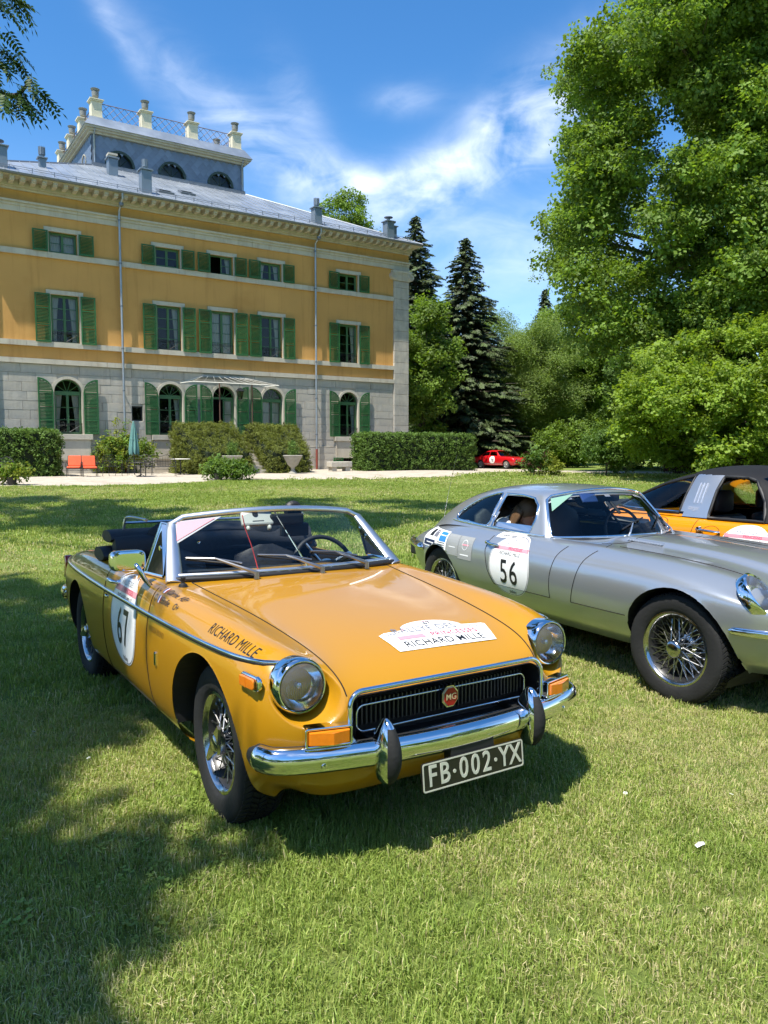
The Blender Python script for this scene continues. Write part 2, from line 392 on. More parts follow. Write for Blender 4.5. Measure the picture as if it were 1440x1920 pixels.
def wall_sheet(mb, x0, x1, z0, z1, holes, y=0., depth=.30):
    hs = [h for h in holes if h[2] < z1 and h[3] > z0]
    xs = sorted({x0, x1}|{h[0] for h in hs}|{h[1] for h in hs})
    for a, b in zip(xs[:-1], xs[1:]):
        m = (a+b)/2; cut = sorted([h for h in hs if h[0] < m < h[1]], key=lambda h: h[2])
        z = z0
        for h in cut:
            if h[2] > z: mb._add([(a, y, z), (b, y, z), (b, y, h[2]), (a, y, h[2])], [(0, 1, 2, 3)])
            top = h[3]
            if h[4]:
                r = (h[1]-h[0])/2; cx = (h[0]+h[1])/2; top = h[3]+r
                P = arch_pts(cx, h[3], r, 14); n = len(P)
                vs = [(p[0], y, p[1]) for p in P]+[(p[0], y, top) for p in P]
                mb._add(vs, [(i, i+1, n+i+1, n+i) for i in range(n-1)])
                vs = [(p[0], y, p[1]) for p in P]+[(p[0], y+depth, p[1]) for p in P]
                mb._add(vs, [(i, n+i, n+i+1, i+1) for i in range(n-1)])
            else:
                mb._add([(a, y, top), (b, y, top), (b, y+depth, top), (a, y+depth, top)], [(0, 1, 2, 3)])
            for xx, fl in ((h[0], 0), (h[1], 1)):
                q = [(xx, y, h[2]), (xx, y, h[3]), (xx, y+depth, h[3]), (xx, y+depth, h[2])]
                mb._add(q, [(0, 1, 2, 3) if fl else (3, 2, 1, 0)])
            mb._add([(a, y, h[2]), (b, y, h[2]), (b, y+depth, h[2]), (a, y+depth, h[2])], [(3, 2, 1, 0)])
            z = top
        if z < z1: mb._add([(a, y, z), (b, y, z), (b, y, z1), (a, y, z1)], [(0, 1, 2, 3)])

def house_shell():
    D = 21.7
    mb = MB(); wall_sheet(mb, XL, XR, 5.30, 13.3, ops)
    mb.box(XL, XL+.3, .3, D, 5.3, 13.3); mb.box(XR-.3, XR, .3, D, 5.3, 13.3); mb.box(XL, XR, D-.3, D, 5.3, 13.3)
    mb.build('wall', OCH, HOUSE)
    cell = (-4.52, -3.30, .35, .92, False)
    mb = MB(); wall_sheet(mb, XL, XR, 0., 5.30, ops+[cell, (-16.15, -15.62, 2.75, 3.45, False)])
    mb.box(XL, XL+.3, .3, D, 0, 5.3); mb.box(XR-.3, XR, .3, D, 0, 5.3); mb.box(XL, XR, D-.3, D, 0, 5.3)
    mb.build('stone_base', JNT, HOUSE)
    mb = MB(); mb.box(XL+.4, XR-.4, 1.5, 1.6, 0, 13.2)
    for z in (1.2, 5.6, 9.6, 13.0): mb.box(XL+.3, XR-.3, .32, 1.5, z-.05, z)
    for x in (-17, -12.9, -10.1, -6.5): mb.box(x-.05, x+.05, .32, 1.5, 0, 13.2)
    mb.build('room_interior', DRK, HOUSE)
house_shell()

# ---- stone courses of the ground floor, block by block
def stone_blocks():
    r = random.Random(3); n = 0
    arches = [(o[0]-.0, o[1]+.0, o[2], o[3]) for o in ops if o[4]]
    rows = [(.02, .42), (.42, .80), (.80, 1.17), (1.17, 1.50)] + [(1.50+i*.411, 1.50+(i+1)*.411) for i in range(9)]
    cache = {}
    for k, (z0, z1) in enumerate(rows):
        z1 = min(z1, 5.19)
        y0 = -.085 if z1 <= 1.51 else -.03
        blocked = [(-1.10, -.08)] if z0 >= 1.4 else []
        for (a, b, s, sp) in arches:
            cx = (a+b)/2; rr = (b-a)/2
            if z1 <= s-.02 or z0 >= sp+rr: continue
            if z0 < sp: w = rr
            else: w = math.sqrt(max(0, rr*rr-(z0-sp)**2))
            if w > .05: blocked.append((cx-w, cx+w))
        for (a, b, s, sp) in ((-4.52, -3.30, .35, .92), (-16.15, -15.62, 2.75, 3.45)):
            if z1 > s+.05 and z0 < sp-.05: blocked.append((a, b))
        blocked.sort(); spans = []; x = XL+.02
        for a, b in blocked:
            if a > x: spans.append((x, a))
            x = max(x, b)
        if x < XR-.02: spans.append((x, XR-.02))
        for a, b in spans:
            L_ = b-a; m = max(1, round(L_/(1.05+.35*r.random()))); cuts = [a]
            for i in range(1, m): cuts.append(a+L_*(i+.28*(r.random()-.5)+(.25 if k % 2 else -.25))/m if m > 1 else a)
            cuts.append(b); cuts = sorted(cuts)
            for c0, c1 in zip(cuts[:-1], cuts[1:]):
                if c1-c0 < .12: continue
                w = round(c1-c0-.009, 3); h = round(z1-z0-.008, 3); key = (w, h)
                if key not in cache:
                    mb = MB(); e = .006
                    mb.frustum((-w/2, w/2, 0, .07, -h/2), (-w/2, w/2, 0, .07, h/2))
                    mb.v = []; mb.f = []; mb.mi = []
                    vs = [(-w/2, .01, -h/2), (w/2, .01, -h/2), (w/2, .01, h/2), (-w/2, .01, h/2), (-w/2+e, 0, -h/2+e), (w/2-e, 0, -h/2+e), (w/2-e, 0, h/2-e), (-w/2+e, 0, h/2-e),
                          (-w/2, .12, -h/2), (w/2, .12, -h/2), (w/2, .12, h/2), (-w/2, .12, h/2)]
                    mb._add(vs, [(4, 5, 6, 7), (0, 1, 5, 4), (1, 2, 6, 5), (2, 3, 7, 6), (3, 0, 4, 7), (8, 9, 1, 0), (9, 10, 2, 1), (10, 11, 3, 2), (11, 8, 0, 3)])
                    cache[key] = mb.mesh('stone_block', STN)
                o = bpy.data.objects.new('stone_block', cache[key]); link(o, HOUSE)
                o.location = ((c0+c1)/2, y0-.012*r.random(), (z0+z1)/2); n += 1
    # pilaster at the right corner
    z = 1.50
    while z < 11.05:
        h = min(.55+.15*r.random(), 11.05-z)
        if 11.05-z-h < .2: h = 11.05-z
        mb = MB(); mb.box(-1.08, -.06, -.13, .1, z+.006, z+h-.006); mb.build('stone_block', STN, HOUSE, bevel=.012); z += h
    mb = MB(); mb.box(-1.16, .02, -.19, .05, 0.0, 1.50); mb.build('pilaster_base', STN, HOUSE, bevel=.02)
    mb = MB(); mb.box(-22.94, -21.92, -.13, .1, 1.5, 11.05); mb.build('pilaster_shaft', STN, HOUSE)
    return n
stone_blocks()

def trims():
    def band(name, z0, z1, pr, step=None, x0=XL, x1=XR-1.09, mt=TRM):
        # laid as lengths of stone with fine joints
        r = random.Random(int(z0*100)); x = x0
        while x < x1-.05:
            w = min(2.2+1.3*r.random(), x1-x)
            if x1-x-w < .8: w = x1-x
            mb = MB(); mb.box(x+.004, x+w-.004, -pr, .05, z0, z1)
            if step:
                for (a, b, p) in step: mb.box(x+.004, x+w-.004, -p, .05, a, b)
            mb.build(name, mt, HOUSE); x += w
    band('string_course', 5.20, 5.42, .13)
    band('sill_course', 5.97, 6.20, .13)
    band('sill_course', 9.89, 10.13, .11)
    band('entablature', 11.70, 11.94, .07, [(11.942, 12.06, .12), (12.062, 12.15, .20)], x1=XR)
    band('plinth_ledge', 1.50, 1.545, .10, x1=-1.17)
    # eaves: soffit, bed mould, modillions, gutter
    E0, E1 = XL-.75, XR+.35
    mb = MB(); mb.box(E0, E1, -.85, .1, 12.98, 13.06); mb.box(XL-.1, XR+.1, -.22, .05, 12.70, 12.98); mb.box(XL-.05, XR+.05, -.10, .05, 12.60, 12.70); mb.build('cornice', TRM, HOUSE)
    mb = MB(); mb.box(-.09, .09, -.52, 0, -.16, 0); mb.box(-.09, .09, -.58, -.521, -.10, 0); mb.box(-.11, .11, -.60, 0, .001, .03); me = mb.mesh('modillion', TRM)
    n = int((XR-XL+.6)/.43)
    for i in range(n):
        o = bpy.data.objects.new('modillion', me); link(o, HOUSE); o.location = (XL-.25+i*.43, -.221, 12.948)
    mb = MB(); P = [(-.86-.07-.085*math.cos(a), 13.07-.085*math.sin(a)) for a in np.linspace(0, math.pi, 9)]
    Q = [(-.86-.07-.075*math.cos(a), 13.075-.075*math.sin(a)) for a in np.linspace(0, math.pi, 9)]
    rows = [[(x, p[0], p[1]) for p in P] for x in (E0, E1)]; mb.grid(rows); mb.grid([[(x, p[0], p[1]) for p in Q] for x in (E0, E1)], flip=True); mb.build('gutter', ZND, HOUSE)
    # capital with two volutes
    mb = MB(); mb.box(-1.14, .0, -.20, .1, 11.06, 11.16); mb.box(-1.24, .10, -.26, .1, 11.50, 11.64); mb.box(-1.20, .06, -.22, .1, 11.40, 11.50); mb.box(-1.05, -.09, -.20, .1, 11.16, 11.40)
    mb.build('capital', TRM, HOUSE, bevel=.015)
    for cx, sg in ((-1.17, 1), (.03, -1)):
        pts = []
        for k in range(46):
            a = k/45*2.4*2*math.pi; rr = .21*(1-k/45*.82); pts.append((cx+sg*rr*math.sin(a), -.24, 11.31+rr*math.cos(a)))
        mb = MB(); mb.tube(pts, [.042*(1-.5*k/45) for k in range(46)], 6); mb.lathe([(.001, -.22), (.20, -.22), (.21, -.10), (.20, .05)], 18, (cx, 0, 11.31), 'y'); mb.build('volute', TRM, HOUSE, smooth=50)
    # stone above the string course: small diagonal iron stay not drawn
    for i, c in enumerate(CX):
        for (z0, z1, w, top) in ((6.20, 8.33, OW, .17), (10.13, 11.07, OW, .17)):
            mb = MB(); mb.box(c-w/2-.19, c+w/2+.19, -.07, .05, z1-.01, z1+top); mb.build('lintel', TRM, HOUSE)
            for s in (-1, 1):
                mb = MB(); mb.box(c+s*(w/2+.004), c+s*(w/2+.13), -.055, .05, z0, z1-.012); mb.build('jamb', TRM, HOUSE)
        # arched surround
        o_ = arch_pts(c, 3.98, OW/2+.13, 16); i_ = arch_pts(c, 3.98, OW/2-.002, 16); zb = 2.09 if i != 2 else 1.9
        o_ = [(c-OW/2-.13, zb)]+o_+[(c+OW/2+.13, zb)]; i_ = [(c-OW/2+.002, zb)]+i_+[(c+OW/2-.002, zb)]
        mb = MB(); mb.ring_prism(o_, i_, -.07, .10, 'y', closed=False); mb.build('arch_surround', TRM, HOUSE)
        if i != 2:
            mb = MB(); mb.box(c-1.0, c+1.0, -.22, .0, 1.84, 2.085); mb.box(c-.9, c+.9, -.15, -.06, .9, 1.838); mb.build('window_sill', TRM, HOUSE, bevel=.01)
trims()

# ---- shutters
def shutter_mesh(w, z0, z1, arch=0):
    """closed leaf in its own plane: x 0..w, y 0..-0.045 ; arch: 0 none, +1 the high side is x=w, -1 the high side is x=0"""
    mb = MB(); fw = .062; th = .045
    def top(x):
        if not arch: return z1
        u = (x/w) if arch > 0 else 1-x/w
        return z1 + (OW/2+.02)*math.sqrt(max(0, 1-(1-u)**2))*1.0 - 0.0
    if not arch:
        mb.box(0, fw, -th, 0, z0, z1); mb.box(w-fw, w, -th, 0, z0, z1); mb.box(fw, w-fw, -th, 0, z1-fw, z1); mb.box(fw, w-fw, -th, 0, z0, z0+fw*1.3)
    else:
        n = 10; P = [(x, top(x)) for x in np.linspace(0, w, n+1)]
        outer = [(0, z0)]+P+[(w, z0)]
        cx, cz = w/2, (z0+z1)/2
        inner = [(fw, z0+.08)]+[(min(max(x, fw), w-fw), top(min(max(x, fw), w-fw))-fw*1.25) for x, z in P]+[(w-fw, z0+.08)]
        mb.ring_prism(outer, inner, -th, 0, 'y')
    H = z1-z0; mids = []
    if H > 1.2:
        mids = [z0+H*.36, z0+H*.70] if not arch else [z0+.62, z0+1.28, z1-.02]
        for mz in mids: mb.box(fw, w-fw, -th, 0, mz-.03, mz+.03)
    fr = MB(); fr.v, fr.f, fr.mi = mb.v, mb.f, mb.mi
    sl = MB(); z = z0+.12; pitch = .062
    while z < (top(w/2) if arch else z1)-.09+(.35 if arch else 0):
        if not any(abs(z-mz) < .055 for mz in mids):
            x0, x1 = fw-.005, w-fw+.005
            if arch:
                xs = [x for x in np.linspace(x0, x1, 15) if top(x)-fw > z+.02]
                if len(xs) < 2: z += pitch; continue
                x0, x1 = min(xs), max(xs)
            sl._add([(x0, -.040, z-.022), (x1, -.040, z-.022), (x1, -.004, z+.026), (x0, -.004, z+.026), (x0, -.034, z-.026), (x1, -.034, z-.026), (x1, .0, z+.022), (x0, .0, z+.022)],
                    [(0, 1, 2, 3), (7, 6, 5, 4), (0, 4, 5, 1), (3, 2, 6, 7)])
        z += pitch
    return fr.mesh('shutter', GRN), sl.mesh('louvre_slats', GRN)
def hang_shutters():
    r = random.Random(5); W_ = .645; cache = {}
    for ci, c in enumerate(CX):
        for row, (z0, z1) in enumerate(((2.09, 3.98), (6.17, 8.31), (10.14, 11.06))):
            for s in (-1, 1):
                ar = (1 if s < 0 else -1) if row == 0 else 0
                # the open leaf shows its arch rising away from... the tall edge sits at the hinge side's far end
                key = (row, s)
                if key not in cache: cache[key] = shutter_mesh(W_, z0, z1, -ar if row == 0 else 0)
                f, l = cache[key]
                o = bpy.data.objects.new('shutter', f); link(o, HOUSE); q = bpy.data.objects.new('louvre_slats', l); link(q, o); q['kind'] = 'stuff'
                a = rad(2+4*r.random())
                if s < 0: o.location = (c-OW/2-.05-W_, -.125, 0); o.rotation_euler = (0, 0, 0)
                else: o.location = (c+OW/2+.05, -.125, 0)
                if s < 0: o.rotation_euler = (0, 0, a*.5); o.location.y = -.125-W_*math.sin(a*.5)
                else: o.rotation_euler = (0, 0, -a*.5)
hang_shutters()

# ---- windows
def window(c, z0, z1, rows, arch=False, curtain=1, open_left=False):
    w = OW; x0, x1 = c-w/2, c+w/2; y = .16
    win = empty('window', (c, y, z0), 0, HOUSE)
    fr = .055; mb = MB()
    mb.box(-w/2, -w/2+fr, 0, .06, 0, z1-z0); mb.box(w/2-fr, w/2, 0, .06, 0, z1-z0); mb.box(-w/2+fr, w/2-fr, 0, .06, 0, fr); mb.box(-w/2+fr, w/2-fr, -.01, .06, z1-z0-fr*1.2, z1-z0)
    if arch:
        r = w/2; o_ = arch_pts(0, z1-z0, r, 16); i_ = arch_pts(0, z1-z0, r-fr, 16); mb.ring_prism(o_, i_, 0, .06, 'y', closed=False)
        for a in (36, 72, 108, 144):
            ca, sa = math.cos(rad(a)), math.sin(rad(a)); mb.tube([(.0, .03, z1-z0), (ca*(r-.03), .03, z1-z0+sa*(r-.03))], .018, 4)
        mb.box(-w/2, w/2, -.015, .065, z1-z0-.001, z1-z0+.06)
    mb.build('window_frame', GRD, win)
    H = z1-z0-fr*2.2
    for s in (-1, 1):
        if open_left and s < 0: continue
        a, b = (-w/2+fr, -.004) if s < 0 else (.004, w/2-fr); st = .05; mb = MB()
        mb.box(a, a+st, -.012, .04, fr, fr+H); mb.box(b-st, b, -.012, .04, fr, fr+H); mb.box(a+st, b-st, -.012, .04, fr, fr+st); mb.box(a+st, b-st, -.012, .04, fr+H-st, fr+H)
        hh = (H-2*st)/rows
        for k in range(1, rows): zz = fr+st+k*hh; mb.box(a+st, b-st, .0, .03, zz-.014, zz+.014)
        mb.build('sash', GRD, win)
        for k in range(rows):
            zz = fr+st+k*hh; mb = MB(); t = random.uniform(-.006, .006)
            mb._add([(a+st-.003, .018+t, zz), (b-st+.003, .018-t, zz), (b-st+.003, .018-t, zz+hh), (a+st-.003, .018+t, zz+hh)], [(0, 1, 2, 3)]); mb.build('pane', PAN, win)
    if arch:
        P = arch_pts(0, z1-z0, w/2-.03, 14); mb = MB(); mb._add([(p[0], .03, p[1]) for p in P], [tuple(range(len(P)-1, -1, -1))]); mb.build('pane', PAN, win)
    # curtains drawn to the sides, in folds
    if curtain:
        for s in (-1, 1):
            if curtain == 2 and s < 0: continue
            rows_ = []
            for k in range(9):
                f = k/8; wid = (.34 if curtain == 1 else .30)*(1-.45*math.sin(math.pi*f*.5)) if curtain != 3 else .48
                zz = (z1-z0)*(1-f)*.98+.05; rr = []
                for j in range(15):
                    u = j/14; xx = s*(w/2-.07-u*wid); rr.append((xx, .14+.025*math.sin(u*26+k*.3), zz))
                rows_.append(rr)
            mb = MB(); mb.grid(rows_); mb.build('curtain', CUR, win, smooth=180)
    return win
def guard(win, w=OW):
    mb = MB(); y = -.13; t = .009
    for z in (.08, .44, .50): mb.box(-w/2, w/2, y-t, y+t, z-t, z+t)
    for a, b in ((-.55, -.02), (.02, .55)):
        mb.tube([(a, y, .09), (b, y, .43)], .007, 4); mb.tube([(a, y, .43), (b, y, .09)], .007, 4)
    for x in (-.57, 0, .57): mb.box(x-t, x+t, y-t, y+t, .0, .50)
    mb.build('guard_rail', IRN, win)
for i, c in enumerate(CX):
    if i != 2:
        guard(window(c, 2.09, 3.98, 3, True, 1 if i == 0 else (2 if i == 1 else 3 if i == 3 else 2)))
    guard(window(c, 6.17, 8.33, 4, False, [1, 2, 3, 2, 2][i]))
    window(c, 10.14, 11.07, 2, False, [3, 0, 2, 1, 0][i], open_left=(i == 2))
def front_door():
    c = CX[2]; win = empty('front_door', (c, .18, 1.95), 0, HOUSE); w = OW; mb = MB(); H = 3.98-1.95
    o_ = arch_pts(0, H, w/2, 16); i_ = arch_pts(0, H, w/2-.06, 16); mb.ring_prism(o_, i_, 0, .06, 'y', closed=False)
    for a in (36, 72, 108, 144):
        ca, sa = math.cos(rad(a)), math.sin(rad(a)); mb.tube([(0, .03, H), (ca*.58, .03, H+sa*.58)], .018, 4)
    mb.box(-w/2, w/2, -.02, .07, H-.05, H+.06); mb.box(-w/2, -w/2+.06, 0, .06, 0, H-.051); mb.box(w/2-.06, w/2, 0, .06, 0, H-.051); mb.build('door_frame', GRD, win)
    d = MB(); d.box(.02, .09, .0, .05, .02, H-.06); d.box(.47, .54, .0, .05, .02, H-.06); d.box(.09, .47, 0, .05, .02, .55); d.box(.09, .47, 0, .05, H-.14, H-.06); d.box(.09, .47, .01, .04, 1.2, 1.23); d.build('door_leaf', GRD, win)
    mb = MB(); mb._add([(.09, .03, .55), (.47, .03, .55), (.47, .03, H-.14), (.09, .03, H-.14)], [(0, 1, 2, 3)]); mb.build('pane', PAN, win)
    rr = [[(.07+u*.42, .09+.02*math.sin(u*40), z) for u in np.linspace(0, 1, 20)] for z in (.1, H-.1)]; mb = MB(); mb.grid(rr); mb.build('curtain', CUR, win)
front_door()
def small_openings():
    o = empty('cellar_window', (-3.91, .1, .35), 0, HOUSE); mb = MB()
    mb.box(-.61, -.56, -.05, .02, 0, .57); mb.box(.56, .61, -.05, .02, 0, .57); mb.box(-.56, .56, -.05, .02, .52, .57); mb.build('window_frame', GRD, o)
    for k in range(7): mb = MB(); mb.box(-.48+k*.16-.012, -.48+k*.16+.012, -.03, -.006, 0, .55); mb.build('bar', IRN, o)
    f, l = shutter_mesh(.6, .36, .92, 0); s = bpy.data.objects.new('shutter', f); link(s, HOUSE); s.location = (-5.16, -.115, 0); q = bpy.data.objects.new('louvre_slats', l); link(q, s); q['kind'] = 'stuff'
    o = empty('pantry_window', (-15.885, .1, 2.75), 0, HOUSE); mb = MB(); mb.ring_prism([(-.26, 0), (.26, 0), (.26, .7), (-.26, .7)], [(-.2, .06), (.2, .06), (.2, .64), (-.2, .64)], -.03, .04, 'y'); mb.build('window_frame', IRN, o)
    mb = MB(); mb._add([(-.2, 0, .06), (.2, 0, .06), (.2, 0, .64), (-.2, 0, .64)], [(0, 1, 2, 3)]); mb.build('pane', PAN, o)
small_openings()
def drainpipes():
    RED = mat('rust_red_iron', srgb(128, 62, 48), .7, var=.15)
    for x in (-16.55, -6.28):
        p = empty('drainpipe', (x, -.24, 0), 0, HOUSE); mb = MB()
        mb.tube([(0, -.66, 13.0), (0, -.66, 12.78), (0, -.02, 12.35), (0, 0, 12.1), (0, 0, 1.4)], .052, 10); mb.build('pipe', ZNC, p, smooth=50)
        for z in np.arange(2.2, 12.3, 1.95): mb = MB(); mb.lathe([(.053, -.03), (.068, -.03), (.068, .03), (.053, .03)], 10, (0, 0, z)); mb.box(-.02, .02, .05, .18, z-.02, z+.02); mb.build('pipe_clip', ZND, p)
        mb = MB(); mb.lathe([(.055, 12.55), (.11, 12.60), (.11, 12.72), (.06, 12.74)], 10, (0, -.40, -.08)); mb.build('hopper', ZND, p)
        mb = MB(); mb.tube([(0, 0, 1.40), (0, 0, .30)], .06, 10); mb.build('cast_iron_foot', RED, p, smooth=50)
drainpipes()

# ---- roof and lantern (belvedere)
TX0, TX1, TY0, TY1, TZ = -16.15, -7.55, 6.2, 15.5, 16.4
RX0, RX1, RY0, RY1, RZ = XL-.75, XR+.35, -.93, 22.6, 13.08
def roof():
    mb = MB(); mb.frustum((RX0, RX1, RY0, RY1, RZ), (TX0, TX1, TY0, TY1, TZ)); rf = mb.build('roof', ZNC, HOUSE)
    n = Vector((0, -(TZ-RZ), TY0-RY0)).normalized()
    # standing seams on the front and left slopes
    def seam(p, q, nn):
        p, q = Vector(p), Vector(q); d = (q-p).normalized(); s = d.cross(nn).normalized()*.014; u = nn*.035
        mb = MB(); mb._add([p-s, p+s, p+s+u, p-s+u, q-s, q+s, q+s+u, q-s+u], [(0, 1, 5, 4), (1, 2, 6, 5), (2, 3, 7, 6), (3, 0, 4, 7), (0, 3, 2, 1), (4, 5, 6, 7)]); mb.build('seam', ZNC, rf)
    for x in np.arange(RX0+.3, RX1-.2, .52):
        if x < TX0: f = (x-RX0)/(TX0-RX0)
        elif x > TX1: f = (RX1-x)/(RX1-TX1)
        else: f = 1
        f = min(1, f)-.01
        seam((x, RY0, RZ), (x, RY0+(TY0-RY0)*f, RZ+(TZ-RZ)*f), n)
    for a, b in (((RX0, RY0, RZ), (TX0, TY0, TZ)), ((RX1, RY0, RZ), (TX1, TY0, TZ))):
        mb = MB(); mb.tube([a, b], .06, 6); mb.build('hip_cap', ZND, rf)
    def slope(x, f): return Vector((x, RY0+(TY0-RY0)*f, RZ+(TZ-RZ)*f))
    # snow guard bars
    for f in (.06,):
        mb = MB()
        for dz in (.10, .18): mb.tube([slope(RX0+.6, f)+Vector((0, 0, dz)), slope(RX1-.6, f)+Vector((0, 0, dz))], .012, 5)
        mb.build('snow_guard', ZND, rf)
        for x in np.arange(RX0+.8, RX1-.6, .9): mb = MB(); p = slope(x, f); mb.box(p.x-.012, p.x+.012, p.y-.02, p.y+.02, p.z, p.z+.2); mb.build('snow_guard_post', ZND, rf)
    # skylights
    for x, f in ((-14.0, .26), (-12.55, .40)):
        p = slope(x, f); o = empty('skylight', p, 0, HOUSE, rot=(math.atan2(TZ-RZ, TY0-RY0), 0, 0)); mb = MB(); mb.ring_prism([(-.38, -.3), (.38, -.3), (.38, .3), (-.38, .3)], [(-.3, -.22), (.3, -.22), (.3, .22), (-.3, .22)], 0, .10, 'z'); mb.build('skylight_frame', ZND, o)
        mb = MB(); mb._add([(-.3, -.22, .08), (.3, -.22, .08), (.3, .22, .08), (-.3, .22, .08)], [(0, 1, 2, 3)]); mb.build('pane', glass('skylight_glass', (.2, .22, .22), .02, 1.6), o)
    # chimneys
    CH = mat('chimney_zinc', srgb(120, 132, 142), .45, metal=.3, var=.1, vs=2)
    def chimney(x, f, w, h, cowl):
        p = slope(x, f); o = empty('chimney', (p.x, p.y, p.z), 0, HOUSE); mb = MB(); mb.box(-w/2, w/2, -w/2, w/2, -.4, h); mb.box(-w/2-.07, w/2+.07, -w/2-.07, w/2+.07, h, h+.06); mb.build('stack', CH, o, bevel=.01)
        if cowl == 'pipe':
            mb = MB(); mb.lathe([(.11, 0), (.11, .12), (.14, .12), (.14, .46), (.001, .46)], 14, (0, 0, h+.06)); mb.build('flue', WHT if x < -20 else CH, o, smooth=40)
            mb = MB()
            for k in range(10): a = k*math.pi/5; mb.box(.14*math.cos(a)-.012, .14*math.cos(a)+.012, .14*math.sin(a)-.012, .14*math.sin(a)+.012, h+.20, h+.55)
            mb.build('flue_ribs', ZND, o)
        elif cowl == 'plate':
            mb = MB(); mb.lathe([(.09, 0), (.09, .18), (.001, .18)], 12, (0, 0, h+.06)); mb.lathe([(.001, .18), (.25, .20), (.25, .23), (.001, .30)], 14, (0, 0, h+.06)); mb.build('cowl', ZND, o, smooth=40)
        else:
            mb = MB(); mb.box(-w/2+.05, w/2-.05, -w/2+.05, w/2-.05, h+.061, h+.16); mb.box(-w/2, w/2, -w/2, w/2, h+.161, h+.26); mb.build('cowl', STN, o)
    chimney(-15.75, .66, .46, .75, 'cap'); chimney(-15.25, .12, .48, .95, 'pipe'); chimney(-6.1, .12, .44, .75, 'pipe'); chimney(-1.65, .08, .48, .8, 'plate'); chimney(-1.1, .15, .44, .5, 'plate'); chimney(-21.5, .12, .62, .75, 'plate'); chimney(-19.4, .40, .3, .35, 'pipe')
roof()
def lantern():
    T = empty('belvedere', ((TX0+TX1)/2, TY0, TZ), 0, HOUSE); w = (TX1-TX0)/2; dp = TY1-TY0; h = 1.62
    arches = [(2.85, .72), (0, .72), (-2.85, .72)]
    hol = [(c-r, c+r, .18, .20, True) for c, r in arches]
    mb = MB(); wall_sheet(mb, -w, w, -.6, h, [(a, b, z0, z1, True) for a, b, z0, z1, _ in hol], 0., .3)
    mb.box(-w, -w+.3, .3, dp, -1.5, h); mb.box(w-.3, w, .3, dp, -1.5, h); mb.box(-w, w, dp-.3, dp, -1.5, h); mb.box(-w+.35, w-.35, .9, 1.0, -.6, h)
    mb.build('tower_wall', ZND, T)
    # diamond slates
    a, b = .205, .26
    s = MB(); s._add([(0, 0, -b), (a, .006, 0), (0, .012, b), (-a, .006, 0), (0, .02, -b+.01), (a, .022, 0), (0, .02, b), (-a, .022, 0)], [(0, 1, 2, 3), (0, 4, 5, 1), (3, 7, 4, 0)]); me = s.mesh('slate', SLT)
    k = 0
    for j in range(9):
        for i in range(24):
            x = -w+.1+(i+(.5 if j % 2 else 0))*a*1.78; z = .16+j*b*.78
            if abs(x) > w-.16 or z > h-.12 or z < .1: continue
            if any((x-c)**2+(z-.20)**2 < (r+.05)**2 for c, r in arches): continue
            o = bpy.data.objects.new('slate', me); link(o, T); o.location = (x, -.034, z); o.rotation_euler = (0, 0, random.uniform(-.02, .02)); k += 1
    # left side: same slates, joined
    s = MB()
    for j in range(9):
        for i in range(28):
            y = .15+(i+(.5 if j % 2 else 0))*a*1.78; z = .16+j*b*.78
            if y > dp-.1 or z > h-.12: continue
            s._add([(-w-.034, y, z-b), (-w-.028, y-a, z), (-w-.022, y, z+b), (-w-.028, y+a, z)], [(0, 1, 2, 3)])
    o = s.build('slate_side', SLT, T); o['kind'] = 'stuff'
    mb = MB(); mb.lathe([(.001, 0), (.42, 0), (.46, -.05), (.40, -.05)], 16, (-w-.02, 1.6, .55), 'x'); mb.build('side_window', TRM, T)
    for c, r in arches:
        mb = MB(); o_ = arch_pts(c, .20, r+.07, 16); i_ = arch_pts(c, .20, r-.05, 16); mb.ring_prism(o_, i_, -.07, .12, 'y', closed=False)
        for an in (45, 90, 135): mb.tube([(c, .1, .2), (c+(r-.03)*math.cos(rad(an)), .1, .2+(r-.03)*math.sin(rad(an)))], .02, 4)
        mb.build('lunette_frame', mat('dark_green_frame', srgb(44, 62, 52), .5), T)
        P = arch_pts(c, .2, r-.03, 14); mb = MB(); mb._add([(p[0], .11, p[1]) for p in P], [tuple(range(len(P)-1, -1, -1))]); mb.build('pane', PAN, T)
    mb = MB(); mb.box(-w-.05, w+.05, -.12, -.001, -.05, .14); mb.build('base_flashing', ZND, T)
    # cornice, sloping zinc parapet
    mb = MB(); mb.box(-w-.12, w+.12, -.12, dp+.12, h, h+.12); mb.box(-w-.26, w+.26, -.26, dp+.26, h+.121, h+.22); mb.box(-w-.36, w+.36, -.36, dp+.36, h+.221, h+.32); mb.build('tower_cornice', TRM, T)
    mb = MB(); mb.frustum((-w-.42, w+.42, -.42, dp+.42, h+.321), (-w-.05, w+.05, -.05, dp+.05, h+.88)); mb.build('tower_parapet', ZNC, T)
    for sx in (-1, 1):
        mb = MB(); mb.tube([(sx*(w-.12), -.33, h+.2), (sx*(w-.12), -.07, h-.05), (sx*(w-.12), -.07, .05)], .045, 8); mb.build('downpipe', ZNC, T, smooth=50)
    zt = h+.88
    PC = mat('cream_pier', srgb(222, 212, 184), .8, var=.08, vs=2); URN = mat('urn_stone', srgb(128, 130, 128), .8, var=.15, vs=6)
    pm = MB(); pm.box(-.27, .27, -.27, .27, 0, .86); pm.box(-.32, .32, -.32, .32, .861, .93); pm.box(-.36, .36, -.36, .36, .931, .98); pm.box(-.30, .30, -.30, .30, 0, .08); pme = pm.mesh('pier', PC)
    um = MB(); um.lathe([(.001, 0), (.13, 0), (.13, .05), (.07, .08), (.07, .12), (.17, .20), (.19, .42), (.15, .46), (.21, .52), (.24, .58), (.20, .60), (.001, .60)], 14); ume = um.mesh('urn', URN, smooth=40)
    lm = mat('brown_lattice', srgb(120, 98, 88), .6, var=0)
